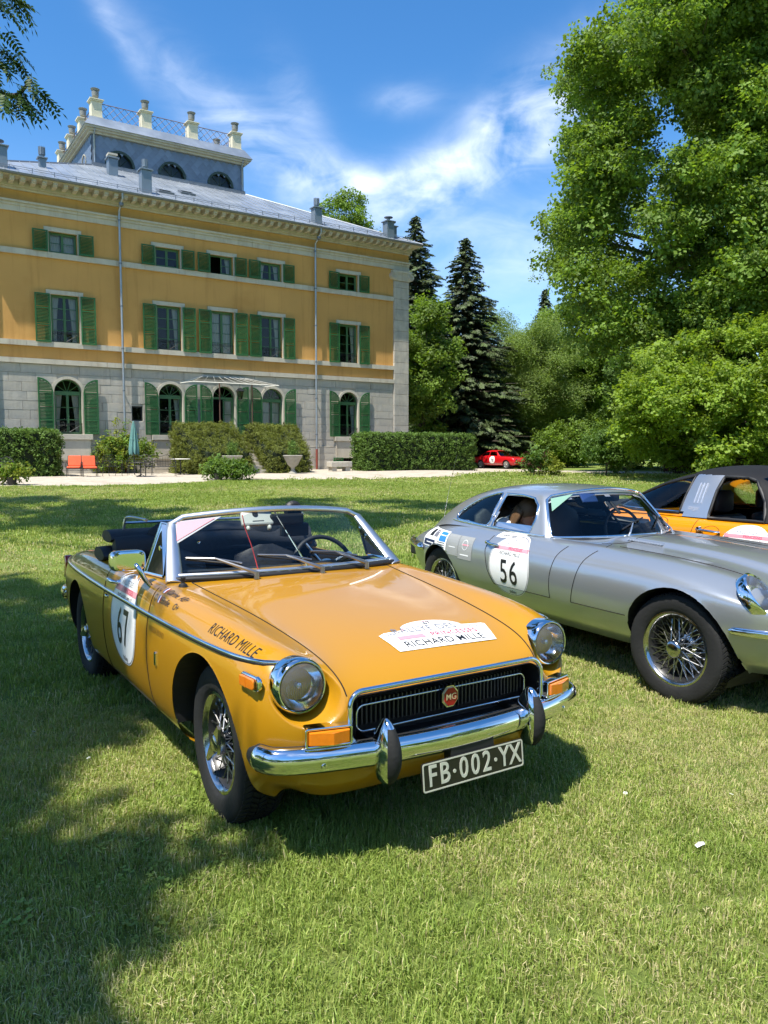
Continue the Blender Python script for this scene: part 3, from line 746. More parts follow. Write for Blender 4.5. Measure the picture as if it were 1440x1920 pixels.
    xs = [-w+.35, -w+.35+(2*w-.7)/3, -w+.35+(2*w-.7)*2/3, w-.35]; ys = [.35, .35+(dp-.7)/3, .35+(dp-.7)*2/3, dp-.35]
    spots = [(x, ys[0]) for x in xs]+[(xs[0], y) for y in ys[1:]]+[(xs[3], y) for y in ys[1:]]+[(x, ys[3]) for x in xs[1:3]]
    for x, y in spots:
        p = bpy.data.objects.new('pier', pme); link(p, T); p.location = (x, y, zt)
        u = bpy.data.objects.new('urn', ume); link(u, T); u.location = (x, y, zt+.98)
    def lattice(p, q):
        p, q = Vector(p), Vector(q); d = (q-p); L_ = d.length; d.normalize(); p = p+d*.33; L_ -= .66; mb = MB(); H = .80; z0 = zt+.08; n = 5
        def P(u, z): v = p+d*u; return (v.x, v.y, z)
        mb.tube([P(0, z0), P(L_, z0)], .018, 4); mb.tube([P(0, z0+H), P(L_, z0+H)], .022, 4)
        st = L_/n
        for k in range(-2, n+1):
            for sg in (0, 1):
                u0, u1 = k*st, (k+2)*st; za, zb = (z0, z0+H) if sg else (z0+H, z0)
                f0 = max(0, -u0/(u1-u0)); f1 = min(1, (L_-u0)/(u1-u0))
                if f1-f0 < .05: continue
                mb.tube([P(u0+(u1-u0)*f0, za+(zb-za)*f0), P(u0+(u1-u0)*f1, za+(zb-za)*f1)], .012, 4)
        mb.build('lattice_railing', lm, T)
    for a, b in zip(xs[:-1], xs[1:]): lattice((a, ys[0], 0), (b, ys[0], 0)); lattice((a, ys[3], 0), (b, ys[3], 0))
    for a, b in zip(ys[:-1], ys[1:]): lattice((xs[0], a, 0), (xs[0], b, 0)); lattice((xs[3], a, 0), (xs[3], b, 0))
lantern()

# ---- glazed canopy over the door, with its lantern, and the steps
def canopy():
    o = empty('door_canopy', (CX[2], 0, 4.62), 0, HOUSE); y1 = -1.75; P = [(-2.35, 0), (-1.1, .42), (1.1, .42), (2.35, 0)]
    mb = MB(); hips = [((-2.25, -.02, .02), (-2.25, y1, -.02)), ((2.25, -.02, .02), (2.25, y1, -.02)), ((-2.25, y1, -.02), (2.25, y1, -.02)), ((-2.25, -.02, .02), (-1.1, -.05, .42)), ((-1.1, -.05, .42), (1.1, -.05, .42)), ((1.1, -.05, .42), (2.25, -.02, .02))]
    for a, b in hips: mb.tube([a, b], .022, 5)
    for k in range(9):
        f = k/8; mb.tube([(-1.1+2.2*f, -.05, .42), (-2.25+4.5*f, y1, -.02)], .017, 4)
    mb.build('canopy_frame', WHT, o)
    for k in range(8):
        f0, f1 = k/8, (k+1)/8; mb = MB(); mb._add([(-1.1+2.2*f0, -.05, .43), (-1.1+2.2*f1, -.05, .43), (-2.25+4.5*f1, y1, -.005), (-2.25+4.5*f0, y1, -.005)], [(0, 1, 2, 3)]); mb.build('pane', glass('canopy_glass', (.82, .85, .84), .15, 1.5), o)
    for x in (-.85, .85):
        mb = MB(); mb.tube([(x, y1+.15, 0), (x, y1+.15, -3.1)], .035, 8); mb.build('post', mat('brown_post', srgb(92, 66, 54), .6), o)
    l = empty('lantern', (.25, -1.5, -.75), 0, o); mb = MB(); mb.frustum((-.08, .08, -.08, .08, 0), (-.14, .14, -.14, .14, .38)); mb.build('lantern_glass', glass('lantern_pane', (.5, .5, .45), .05), l)
    mb = MB(); mb.frustum((-.18, .18, -.18, .18, .381), (-.05, .05, -.05, .05, .55)); mb.tube([(0, 0, .55), (0, 0, .74)], .012, 5); mb.box(-.09, .09, -.09, .09, -.03, -.001); mb.build('lantern_cap', IRN, l)
canopy()
def steps():
    o = empty('front_steps', (CX[2], 0, 0), 0, HOUSE)
    for k in range(9):
        z1 = 1.92-k*.185; y0 = -1.9-k*.31; mb = MB(); mb.box(-.40, .40, y0, (-.14 if k == 0 else y0+.33), z1-.185, z1); mb.build('step', STN, o, bevel=.012)
steps()
# ================================================================ vegetation
BARK = mat('bark', srgb(92, 84, 72), .95, var=.25, vs=5, bump=.6, bs=18, vscale3=(3, 3, .6))
def leafmat(name, c, transl=.35, rnd=.25, var=.1):
    return mat(name, c, .55, var=var, vs=.6, rnd=rnd, transl=transl, spec=.3)
def clump(name, n, R, ll, lw, mt, seed, flat=.7, fold=.15, shape='leaf'):
    r = random.Random(seed); mb = MB()
    for i in range(n):
        d = Vector((r.gauss(0, 1), r.gauss(0, 1), r.gauss(0, 1)*flat)); d.normalize(); c = d*R*(r.random()**.45); c.z *= flat
        nrm = (Vector((r.gauss(0, .6), r.gauss(0, .6), 1.0))+d*.6).normalized(); ax = nrm.cross(Vector((r.gauss(0, 1), r.gauss(0, 1), r.gauss(0, .4)))).normalized(); bx = nrm.cross(ax)
        s = .7+.6*r.random(); l, w = ll*s, lw*s; dn = -nrm*fold*l
        if shape == 'leaf': mb._add([c-ax*l*.5, c+bx*w*.5+dn, c+ax*l*.5+dn*.6, c-bx*w*.5+dn], [(0, 1, 2, 3)])
        elif shape == 'maple':
            P = [(-.5, 0), (-.25, .33), (0, .5), (.08, .25), (.5, .0), (.08, -.25), (0, -.5), (-.25, -.33)]
            mb._add([c+ax*l*a+bx*w*b_+dn*(abs(b_)+max(a, 0)) for a, b_ in P], [tuple(range(8))])
        else:
            mb._add([c-ax*l*.5, c+bx*w*.5, c+ax*l*.5], [(0, 1, 2)])
    return mb.mesh(name, mt)
def lobe_points(lobes, dens, inner=.62, low=-.55, jit=.12):
    """clump positions on the shells of the crown's lobes, thin inside"""
    P = []; Nn = []
    L_ = np.array([l[:6] for l in lobes], float)
    for k, l in enumerate(lobes):
        a = 4*math.pi*((l[3]*l[4])**1.6/3+(l[3]*l[5])**1.6/3+(l[4]*l[5])**1.6/3)**(1/1.6); n = int(a*dens*(l[6] if len(l) > 6 else 1))
        if n < 1: continue
        d = rng.normal(size=(n, 3)); d /= np.linalg.norm(d, axis=1)[:, None]
        keep = (d[:, 2] > low) | (rng.random(n) < .35); d = d[keep]; n = len(d)
        rr = 1-np.abs(rng.normal(0, .20, n)); rr = np.clip(rr, inner-.2, 1.12)
        p = L_[k, :3]+d*L_[k, 3:6]*rr[:, None]+rng.normal(0, jit, (n, 3))
        ok = np.ones(n, bool)
        for j in range(len(lobes)):
            if j == k: continue
            q = (p-L_[j, :3])/L_[j, 3:6]; ok &= (q**2).sum(1) > inner**2
        P.append(p[ok]); Nn.append(d[ok])
    return np.concatenate(P), np.concatenate(Nn)
def rots_for(n, tilt=.5):
    return np.stack([rng.normal(0, tilt, n), rng.normal(0, tilt, n), rng.uniform(0, 6.283, n)], 1)
def limb_tubes(base, lobes, r0, z_fork, n=None):
    """trunk and limbs reaching into the lobes"""
    mb = MB(); base = Vector(base); r = random.Random(int(base.x*100+base.y))
    top = max(l[2] for l in lobes); cx = sum(l[0] for l in lobes)/len(lobes); cy = sum(l[1] for l in lobes)/len(lobes)
    tp = []; K = 9
    for i in range(K+1):
        f = i/K; tp.append(Vector((base.x+(cx-base.x)*f*.6+r.gauss(0, r0*.35)*(f > 0), base.y+(cy-base.y)*f*.6+r.gauss(0, r0*.35)*(f > 0), base.z-.15+(top-base.z)*.92*f)))
    mb.tube(tp, [r0*1.45 if i == 0 else r0*(1-.86*(i/K)**.9) for i in range(K+1)], 10)
    for l in (lobes if n is None else r.sample(list(lobes), min(n, len(lobes)))):
        c = Vector(l[:3]); zf = max(z_fork, min(c.z-abs((c-Vector((cx, cy, c.z))).length)*.55, tp[-1].z)); f = (zf-base.z)/max(.1, (top-base.z)*.92); f = min(max(f, .05), .97)
        i = min(int(f*K), K-1); s = tp[i].lerp(tp[i+1], f*K-i); rr = r0*(1-.86*f**.9)*.55
        m1 = s.lerp(c, .4)+Vector((r.gauss(0, .2), r.gauss(0, .2), .12*(c-s).length)); m2 = s.lerp(c, .75)+Vector((r.gauss(0, .2), r.gauss(0, .2), .06*(c-s).length))
        mb.tube([s, m1, m2, c], [rr, rr*.7, rr*.42, rr*.15], 6)
        for q in range(3):
            e = c+Vector((r.gauss(0, l[3]*.5), r.gauss(0, l[4]*.5), r.gauss(0, l[5]*.4))); mb.tube([m2, m2.lerp(e, .5)+Vector((0, 0, .1)), e], [rr*.3, rr*.2, rr*.06], 5)
    return mb
def tree(name, label, base, lobes, r0, src, dens, scl=(1, .25), zf=2., bark=None, group=None, inner=.62, tilt=.5, nl=None, low=-.55, cat='tree', jit=.2):
    b = Vector((base[0], base[1], float(zg(base[0], base[1])))); t = empty(name, b); tag(t, label, cat, group)
    lob = [(l[0]-b.x, l[1]-b.y, l[2]-b.z, *l[3:]) for l in lobes]
    limb_tubes((0, 0, 0), lob, r0, zf, nl).build('trunk', bark or BARK, t, smooth=60)
    P, Nn = lobe_points(lob, dens, inner, low, jit); n = len(P)
    o = scatter('crown', P, rots_for(n, tilt), np.clip(rng.normal(scl[0], scl[1], n), .45, 2), src, t, kind='stuff')
    return t
def crown_lobes(c, R, n, lr, seed, sq=2.0, zmin=None, flat=.7, fill=.35):
    """lobes spread over a super-ellipsoid crown"""
    r = random.Random(seed); out = []; ga = math.pi*(3-math.sqrt(5))
    for i in range(n):
        z = 1-2*(i+.5)/n; rho = math.sqrt(1-z*z); a = i*ga+r.uniform(-.25, .25); d = Vector((rho*math.cos(a), rho*math.sin(a), z))
        k = (abs(d.x)**sq+abs(d.y)**sq+abs(d.z)**sq)**(-1/sq)
        f = (1-lr*.55)*(1 if r.random() > fill else r.uniform(.35, .8)); s = lr*r.uniform(.75, 1.3); p = d*k*f
        q = (c[0]+p.x*R[0], c[1]+p.y*R[1], c[2]+p.z*R[2]); m = (R[0]+R[1])/2
        if zmin and q[2]-s*m*flat < zmin: continue
        out.append((*q, s*m, s*m, s*m*flat))
    return out

# leaf kinds (few meshes, used everywhere)
LM_map = leafmat('maple_leaf', (.155, .245, .040), .42, .38)
LM_lite = leafmat('young_maple_leaf', (.215, .310, .042), .46)
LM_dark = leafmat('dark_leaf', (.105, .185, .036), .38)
LM_oliv = leafmat('willow_leaf', (.200, .285, .070), .42)
LM_fir = leafmat('spruce_needle', (.055, .080, .030), .10, .3)
LM_firt = leafmat('spruce_tip', (.100, .140, .050), .15, .3)
LM_hed = leafmat('hedge_leaf', (.110, .190, .034), .25, .3)
LM_hed2 = leafmat('clipped_box_leaf', (.150, .175, .028), .22, .3)
LM_yel = leafmat('yellow_green_leaf', (.24, .28, .040), .35)
LM_red = leafmat('red_leaf', (.075, .020, .018), .25)
big_maple = [clump('maple_spray', 72, .80, .175, .165, LM_map, s, .58, .12, 'maple') for s in range(5)]
lite_maple = [clump('young_maple_spray', 70, .52, .135, .13, LM_lite, 20+s, .55, .15, 'maple') for s in range(4)]
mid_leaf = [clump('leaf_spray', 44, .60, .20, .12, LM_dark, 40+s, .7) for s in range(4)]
oli_leaf = [clump('willow_spray', 60, .70, .16, .06, LM_oliv, 50+s, .8) for s in range(4)]
mix_leaf = [clump('green_spray', 50, .65, .20, .15, LM_map, 60+s, .7) for s in range(4)]  # general sprays in the maple leaf colour

def maple_big():
    r = random.Random(4); L_ = []
    # (px-like silhouette at the tree's own distance): lobes of a tall, broad old maple
    c = (20.5, 41, 0)
    L_ += crown_lobes((20.5, 41, 17.0), (10.8, 9.5, 13.5), 140, .185, 9, sq=2.9, flat=.62, fill=.34, zmin=2.8)
    L_ = [(x+r.gauss(0, .5), y+r.gauss(0, .5), z+r.gauss(0, .5), a_*r.uniform(.7, 1.35), b_*r.uniform(.7, 1.35), c_*r.uniform(.7, 1.2)) for x, y, z, a_, b_, c_ in L_]
    L_ += [(10.4, 39, 22.4, 2.2, 2.2, 1.3), (11.6, 38.5, 20.2, 2.4, 2.3, 1.4), (11.0, 39, 16.2, 2.3, 2.2, 1.4), (10.1, 39, 12.4, 2.0, 2.0, 1.2), (10.6, 38, 9.4, 2.2, 2, 1.3), (11.6, 37.5, 6.6, 2.2, 2.2, 1.4), (13.6, 36, 5.2, 2.2, 2.2, 1.4), (14.5, 35, 13.4, 2.4, 2.2, 1.3), (17.5, 34, 16.0, 2.6, 2.3, 1.4), (16, 34.5, 21.5, 2.5, 2.3, 1.5), (18.5, 35.5, 11.0, 2.6, 2.4, 1.5), (21.0, 35, 13.5, 2.6, 2.4, 1.5), (20.0, 35.5, 9.0, 2.6, 2.4, 1.4), (16.2, 35.6, 9.0, 2.3, 2.2, 1.3), (23.0, 36, 10.5, 2.6, 2.4, 1.5), (19.5, 34.5, 18.5, 2.6, 2.4, 1.5), (15.0, 36, 17.5, 2.3, 2.2, 1.3), (14.3, 37, 19.6, 2.0, 2.0, 1.5), (16.2, 36.5, 19.0, 2.0, 2.0, 1.4), (14.2, 37.5, 21.8, 1.9, 1.9, 1.3), (16.6, 37, 23.8, 2.0, 2.0, 1.4)]
    L_ = [l for l in L_ if l[2]+1.0 < 22.6+(l[0]-10.2)*1.1]
    tree('broadleaf_tree', 'huge old broadleaf tree towering beside the drive', c, L_, .62, big_maple, 2.5, (.85, .25), 3.5, inner=.60, nl=44, jit=.30)
maple_big()
tree('maple_sapling', 'bright yellow-green young maple in front of the huge tree', (15.4, 33.2), crown_lobes((15.4, 33.2, 3.3), (5.3, 4.0, 3.3), 64, .20, 5, flat=.55, fill=.3, zmin=.25)+[(10.8, 32.8, 3.6, 1.0, 1.0, .7), (11.2, 33, 4.6, .9, .9, .6), (11.8, 32.5, 2.6, 1.1, 1, .7), (10.7, 33, 1.9, .8, .8, .5)], .16, lite_maple, 4.0, (.85, .22), .8, inner=.52, jit=.18)
tree('broadleaf_tree', 'leafy green tree behind the corner of the mansion', (2.7, 54), crown_lobes((2.75, 53.5, 6.4), (2.0, 2.4, 5.8), 26, .36, 12, flat=.7, zmin=.5), .28, mix_leaf, 4.0, (1., .2), 1.5, inner=.6)
tree('broadleaf_tree', 'tree whose top shows above the mansion roof', (-4.6, 82), crown_lobes((-4.4, 82, 22.8), (3.4, 3.4, 5.2), 22, .34, 13, flat=.7), .45, mix_leaf, 2.2, (1.1, .2), 9, inner=.6)
tree('willow_tree', 'feathery olive-green tree behind the red car', (12.4, 62), crown_lobes((12.2, 62, 6.6), (3.5, 3.2, 6.0), 30, .33, 15, flat=.8, zmin=.6), .25, oli_leaf, 4.2, (1., .2), 1.5, inner=.55)
tree('birch_tree', 'slender pale green tree beside the tall dark spruce', (9.6, 70), crown_lobes((9.9, 70, 7.9), (2.7, 2.5, 6.2), 30, .36, 16, flat=.9, zmin=1.0), .18, oli_leaf, 4.2, (1., .2), 2, inner=.5)
tree('broadleaf_tree', 'mid-green tree filling the gap left of the huge tree', (16.6, 68), crown_lobes((16.2, 67, 7.4), (4.2, 3.2, 7.2), 28, .33, 17, flat=.8, zmin=.6), .26, mix_leaf, 3.2, (1., .2), 1.5, inner=.55)
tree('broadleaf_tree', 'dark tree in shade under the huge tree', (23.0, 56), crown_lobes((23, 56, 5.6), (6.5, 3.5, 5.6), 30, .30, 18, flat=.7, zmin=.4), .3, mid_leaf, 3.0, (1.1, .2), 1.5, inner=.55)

# ---- spruces
def spruce(label, base, H, R, seed, z0=.6):
    b = Vector((base[0], base[1], float(zg(*base)))); t = empty('spruce_tree', b); tag(t, label, 'spruce', 'tall spruces by the house')
    mb = MB(); mb.tube([(0, 0, -.1), (0, 0, H*.5), (0, 0, H*.98)], [R*.10, R*.06, .02], 8); mb.build('trunk', BARK, t)
    r = random.Random(seed); P = []; Ro = []; S = []; I = []
    z = z0; lim = MB()
    while z < H-.25:
        f = (z-z0)/(H-z0); rad_ = R*(1-f)**.82*(1+.16*math.sin(z*2.1+seed)); nb = max(4, int(11*(1-f)+4)); a0 = r.random()*6.28
        for k in range(nb):
            a = a0+k*6.283/nb+r.uniform(-.25, .25); L_ = rad_*r.uniform(.72, 1.14); droop = .30*(1-f)
            lim.tube([(0, 0, z), (L_*.6*math.cos(a), L_*.6*math.sin(a), z-L_*droop*.5), (L_*math.cos(a), L_*math.sin(a), z-L_*droop*.55)], [.04, .025, .01], 4)
            m = max(3, int(L_/.20))
            for j in range(m):
                u = ((j+.6)/m)**.72
                if u < .22 and L_ > 1: continue
                side = r.uniform(-.28, .28)*L_*.5*u
                P.append((L_*u*math.cos(a)-side*math.sin(a), L_*u*math.sin(a)+side*math.cos(a), z-L_*droop*(u**.8)*.9+r.uniform(-.08, .08)))
                Ro.append((r.uniform(-.3, .3), r.uniform(.1, .5), a+r.uniform(-.5, .5))); S.append(r.uniform(.75, 1.25)*(.65+.35*(1-f))); I.append(3 if (u > .75 and r.random() < .5) else r.randrange(3))
        z += .36*(1-.35*f)
    o = lim.build('branches', BARK, t); o['kind'] = 'stuff'
    scatter('crown', P, Ro, S, SPR, t, idx=I, kind='stuff')
def spruce_spray(seed, mt):
    r = random.Random(seed); mb = MB()
    for i in range(52):
        u = r.random(); s = r.choice((-1, 1)); x = -.42+.84*u; ln = .30*(1-.55*u)*r.uniform(.6, 1.1); w = .035
        p0 = Vector((x, 0, r.uniform(-.03, .03))); p1 = p0+Vector((ln*.7, s*ln*.9, -.12*ln-r.uniform(0, .12)))
        q = Vector((w, -s*w*.6, r.uniform(-.04, .04))); mb._add([p0-q, p0+q, p1+q*.3, p1-q*.3], [(0, 1, 2, 3)])
    mb._add([(-.45, -.015, 0), (.5, -.004, -.08), (.5, .004, -.08), (-.45, .015, 0)], [(0, 1, 2, 3)])
    return mb.mesh('spruce_spray', mt)
SPR = [spruce_spray(s, LM_fir) for s in range(3)]+[spruce_spray(9, LM_firt)]
spruce('tall dark spruce standing clear beside the mansion', (6.2, 60), 17.5, 5.6, 1)
spruce('taller dark spruce rising behind the mansion corner', (3.0, 75), 23.6, 5.6, 2, 6)
spruce('small spruce tip between the far trees', (17.2, 84), 18.5, 3.4, 3, 4)

# ---- far wood: one mass
def far_wood():
    L_ = []; r = random.Random(8)
    for i in range(70):
        a = rad(-70+140*i/69); d = r.uniform(88, 100); x, y = d*math.sin(a)+6, d*math.cos(a)
        h = r.uniform(7, 11.5); L_.append((x, y, h*.5, 5, 4, h*.55))
    P, Nn = lobe_points(L_, .55, .7, -.2, .5); n = len(P)
    o = scatter('far_wood', P, rots_for(n), rng.uniform(1.6, 2.6, n), mix_leaf+mid_leaf); tag(o, 'distant belt of woodland closing the park behind the trees', kind='stuff')
    # park trees behind the photographer, seen only as reflections
    L_ = []
    for i in range(46):
        a = rad(100+160*i/45); d = r.uniform(48, 60); h = r.uniform(9, 17); L_.append((d*math.sin(a), d*math.cos(a), h*.5, 5, 5, h*.55))
    P, Nn = lobe_points(L_, .40, .7, -.2, .5); n = len(P)
    o = scatter('park_wood', P, rots_for(n), rng.uniform(1.8, 2.8, n), mix_leaf); tag(o, 'belt of park trees round the open side of the lawn', kind='stuff')
far_wood()

# ---- hedges
hed_c = [clump('hedge_sprig', 22, .13, .070, .045, LM_hed, 70+s, .8) for s in range(3)]
box_c = [clump('box_sprig', 26, .12, .055, .028, LM_hed2, 80+s, .8) for s in range(3)]
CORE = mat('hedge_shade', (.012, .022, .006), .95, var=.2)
def hedge(label, poly, height, src, dens=75, group=None, scl=1.0, rough=.075, rnd=.20):
    """poly: ground outline (world x,y) ; height(x, y) -> top z above ground ; sides and top are covered with sprigs"""
    P = [Vector((p[0], p[1], 0)) for p in poly]; c = sum(P, Vector())/len(P); z0 = float(zg(c.x, c.y))
    h = empty('hedge', (c.x, c.y, z0)); tag(h, label, 'hedge', group)
    hf = height if callable(height) else (lambda x, y: height)
    # solid core, coloured near-black for the shade inside the foliage
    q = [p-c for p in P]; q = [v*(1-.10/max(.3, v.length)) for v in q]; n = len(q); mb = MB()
    mb._add([(v.x, v.y, -.05) for v in q]+[(v.x, v.y, hf(v.x+c.x, v.y+c.y)-.07) for v in q], [tuple(range(n-1, -1, -1)), tuple(range(n, 2*n))]+[(i, (i+1) % n, n+(i+1) % n, n+i) for i in range(n)]); mb.build('shade_core', CORE, h)
    pts = []
    for i in range(n):
        a, b = P[i], P[(i+1) % n]; L_ = (b-a).length; m = int(L_*2.2*dens)
        u = rng.random(m); x = a.x+(b.x-a.x)*u; y = a.y+(b.y-a.y)*u
        top = np.array([hf(xx, yy) for xx, yy in zip(x, y)]); z = rng.random(m)*2.2; k = z < top; z = z[k]; tp = top[k]
        nx, ny = (b.y-a.y)/L_, -(b.x-a.x)/L_
        ins = np.clip((z-(tp-rnd))/rnd, 0, 1)**2*rnd*.7; j = rng.normal(0, rough, len(z))
        pts.append(np.stack([x[k]+nx*(j-ins), y[k]+ny*(j-ins), z], 1))
    xs = [p.x for p in P]; ys = [p.y for p in P]; m = int((max(xs)-min(xs))*(max(ys)-min(ys))*dens); x = rng.uniform(min(xs), max(xs), m); y = rng.uniform(min(ys), max(ys), m)
    ins = np.zeros(m, bool); jx = len(P)-1
    for i in range(len(P)):
        xi, yi, xj, yj = P[i].x, P[i].y, P[jx].x, P[jx].y
        ins ^= ((yi > y) != (yj > y)) & (x < (xj-xi)*(y-yi)/((yj-yi) or 1e-9)+xi); jx = i
    x, y = x[ins], y[ins]; z = np.array([hf(a, b) for a, b in zip(x, y)])+rng.normal(0, rough*.6, len(x)); pts.append(np.stack([x, y, z], 1))
    A = np.concatenate(pts); A[:, 0] -= c.x; A[:, 1] -= c.y; m = len(A)
    scatter('foliage', A, rots_for(m, .8), rng.uniform(.7, 1.35, m)*scl, src, h, kind='stuff')
    return h
def tv(*L_): return [tuple(bpt(t, v)[:2]) for t, v in L_]
hedge('clipped hedge left of the orange garden chairs', tv((25, 1.4), (25, 3.1), (20.2, 3.1), (20.0, 2.9), (20.0, 1.5), (20.1, 1.4)), 1.85, hed_c)
def stair_top(base):
    def f(x, y):
        v = (x-BC.x)*BN.x+(y-BC.y)*BN.y
        return base if v < 2.7 else base-(v-2.7)*.62
    return f
hedge('clipped box hedge left of the front steps', tv((14.7, 1.5), (14.9, 2.5), (14.5, 4.5), (14.2, 4.75), (12.2, 4.75), (12.05, 4.6), (12.05, 1.5)), stair_top(2.25), box_c, 95, 'box hedges flanking the front steps', rough=.09, rnd=.5)
hedge('clipped box hedge right of the front steps', tv((11.2, 1.7), (11.2, 4.6), (11.05, 4.75), (9.2, 4.75), (9.0, 4.5), (8.7, 2.5), (8.75, 1.7)), stair_top(2.25), box_c, 95, 'box hedges flanking the front steps', rough=.09, rnd=.5)
hedge('long clipped hedge at the right corner of the mansion', tv((5.5, 2.7), (5.55, 4.1), (5.4, 4.25), (-1.3, 4.25), (-1.7, 4.0), (-1.75, 2.7)), 1.88, hed_c)
hedge('low clipped hedge behind the red car', [(6.8, 66.5), (6.8, 62.5), (7.2, 62.2), (10.3, 62.2), (10.8, 62.8), (10.8, 66.5)], 2.0, hed_c, 30, scl=1.7)

# ---- shrubs and flowers
sml = [clump('shrub_sprig', 26, .22, .11, .07, LM_map, 90+s, .8) for s in range(3)]
smd = [clump('dark_sprig', 26, .22, .11, .07, LM_dark, 94+s, .8) for s in range(3)]
smy = [clump('yellow_sprig', 26, .20, .10, .06, LM_yel, 97+s, .8) for s in range(3)]
smr = [clump('red_sprig', 26, .20, .08, .04, LM_red, 99+s, .8) for s in range(3)]
def shrub(label, x, y, lobes, src, dens=14, r0=.04, scl=(1., .2), name='shrub', group=None, jit=.1):
    z = float(zg(x, y)); tree(name, label, (x, y), [(x+l[0], y+l[1], z+l[2], *l[3:]) for l in lobes], r0, src, dens, scl, .1, inner=.5, low=-.8, cat='shrub', group=group, jit=jit)
shrub('round green shrub on the lawn beside the drive', 10.64, 36.9, crown_lobes((0, 0, 1.45), (1.05, .9, 1.1), 14, .42, 3, flat=.8, zmin=.3), smd, 12, .05)
shrub('dark leggy shrub with pink tips in front of the red car', 6.95, 35.8, [(0, 0, .85, .5, .4, .35), (-.3, 0, .65, .35, .3, .3), (.3, .1, .75, .35, .3, .35), (.05, 0, .4, .3, .3, .3)], smd[:2]+smr[:1], 18, .05)
shrub('yellow-green shrub beside the leggy shrub', 7.75, 35.9, [(0, 0, .45, .45, .4, .38), (.35, .1, .3, .35, .3, .25), (-.2, 0, .7, .25, .2, .25)], smy, 18, .03)
shrub('dark red shrub under the young maple', 15.9, 42, [(0, 0, .55, .65, .55, .5), (.5, .2, .4, .4, .4, .35), (-.5, 0, .4, .4, .4, .35)], smr, 16, .05)
shrub('sparse white-flowered shrub on the lawn edge', 13.2, 42.2, [(0, 0, .5, .5, .4, .4), (.2, 0, .9, .3, .3, .3), (-.4, .1, .3, .3, .3, .25)], smy, 5, .03)
shrub('yellow-green climbing shrub against the mansion wall', *bpt(16.9, .75)[:2], [(0, 0, .9, 1.1, .5, .8), (.5, 0, 1.15, .8, .45, .6), (-.6, .1, .9, .7, .5, .7), (1.0, 0, .9, .6, .4, .6), (-.1, -.1, 1.5, .5, .3, .4), (-1.1, .3, .45, .5, .4, .42), (.1, .0, 2.2, .2, .15, .45, .4)], smy[:2]+sml, 16, .05)
for k, (x, y, s) in enumerate(((16.8, 53.5, 1.3), (20.5, 50.5, 1.5), (25, 49, 1.8), (29, 48, 1.8), (13.6, 57.5, 1.3), (19.2, 46.0, .9), (22.8, 45.0, 1.1), (26.5, 44, 1.2), (11.2, 67, 1.6), (14.5, 66, 1.6))):
    shrub(['bushy shrub in the shade right of the willow', 'bushy shrub beneath the left side of the huge tree', 'broad shrub under the huge tree behind the trunk', 'broad shrub far right under the huge tree', 'bushy shrub at the foot of the olive-green tree', 'low shrub by the dark red shrub', 'low leafy shrub behind the orange car', 'low leafy shrub right behind the orange car roof', 'leafy shrub at the end of the low hedge', 'leafy shrub behind the small red coupe'][k],
          x, y, crown_lobes((0, 0, 1.3*s), (1.7*s, 1.2*s, 1.2*s), 14, .40, 30+k, flat=.8), (mid_leaf if k % 2 else mix_leaf), 3.5, .08, (.8, .2), group='shrubs under the trees')
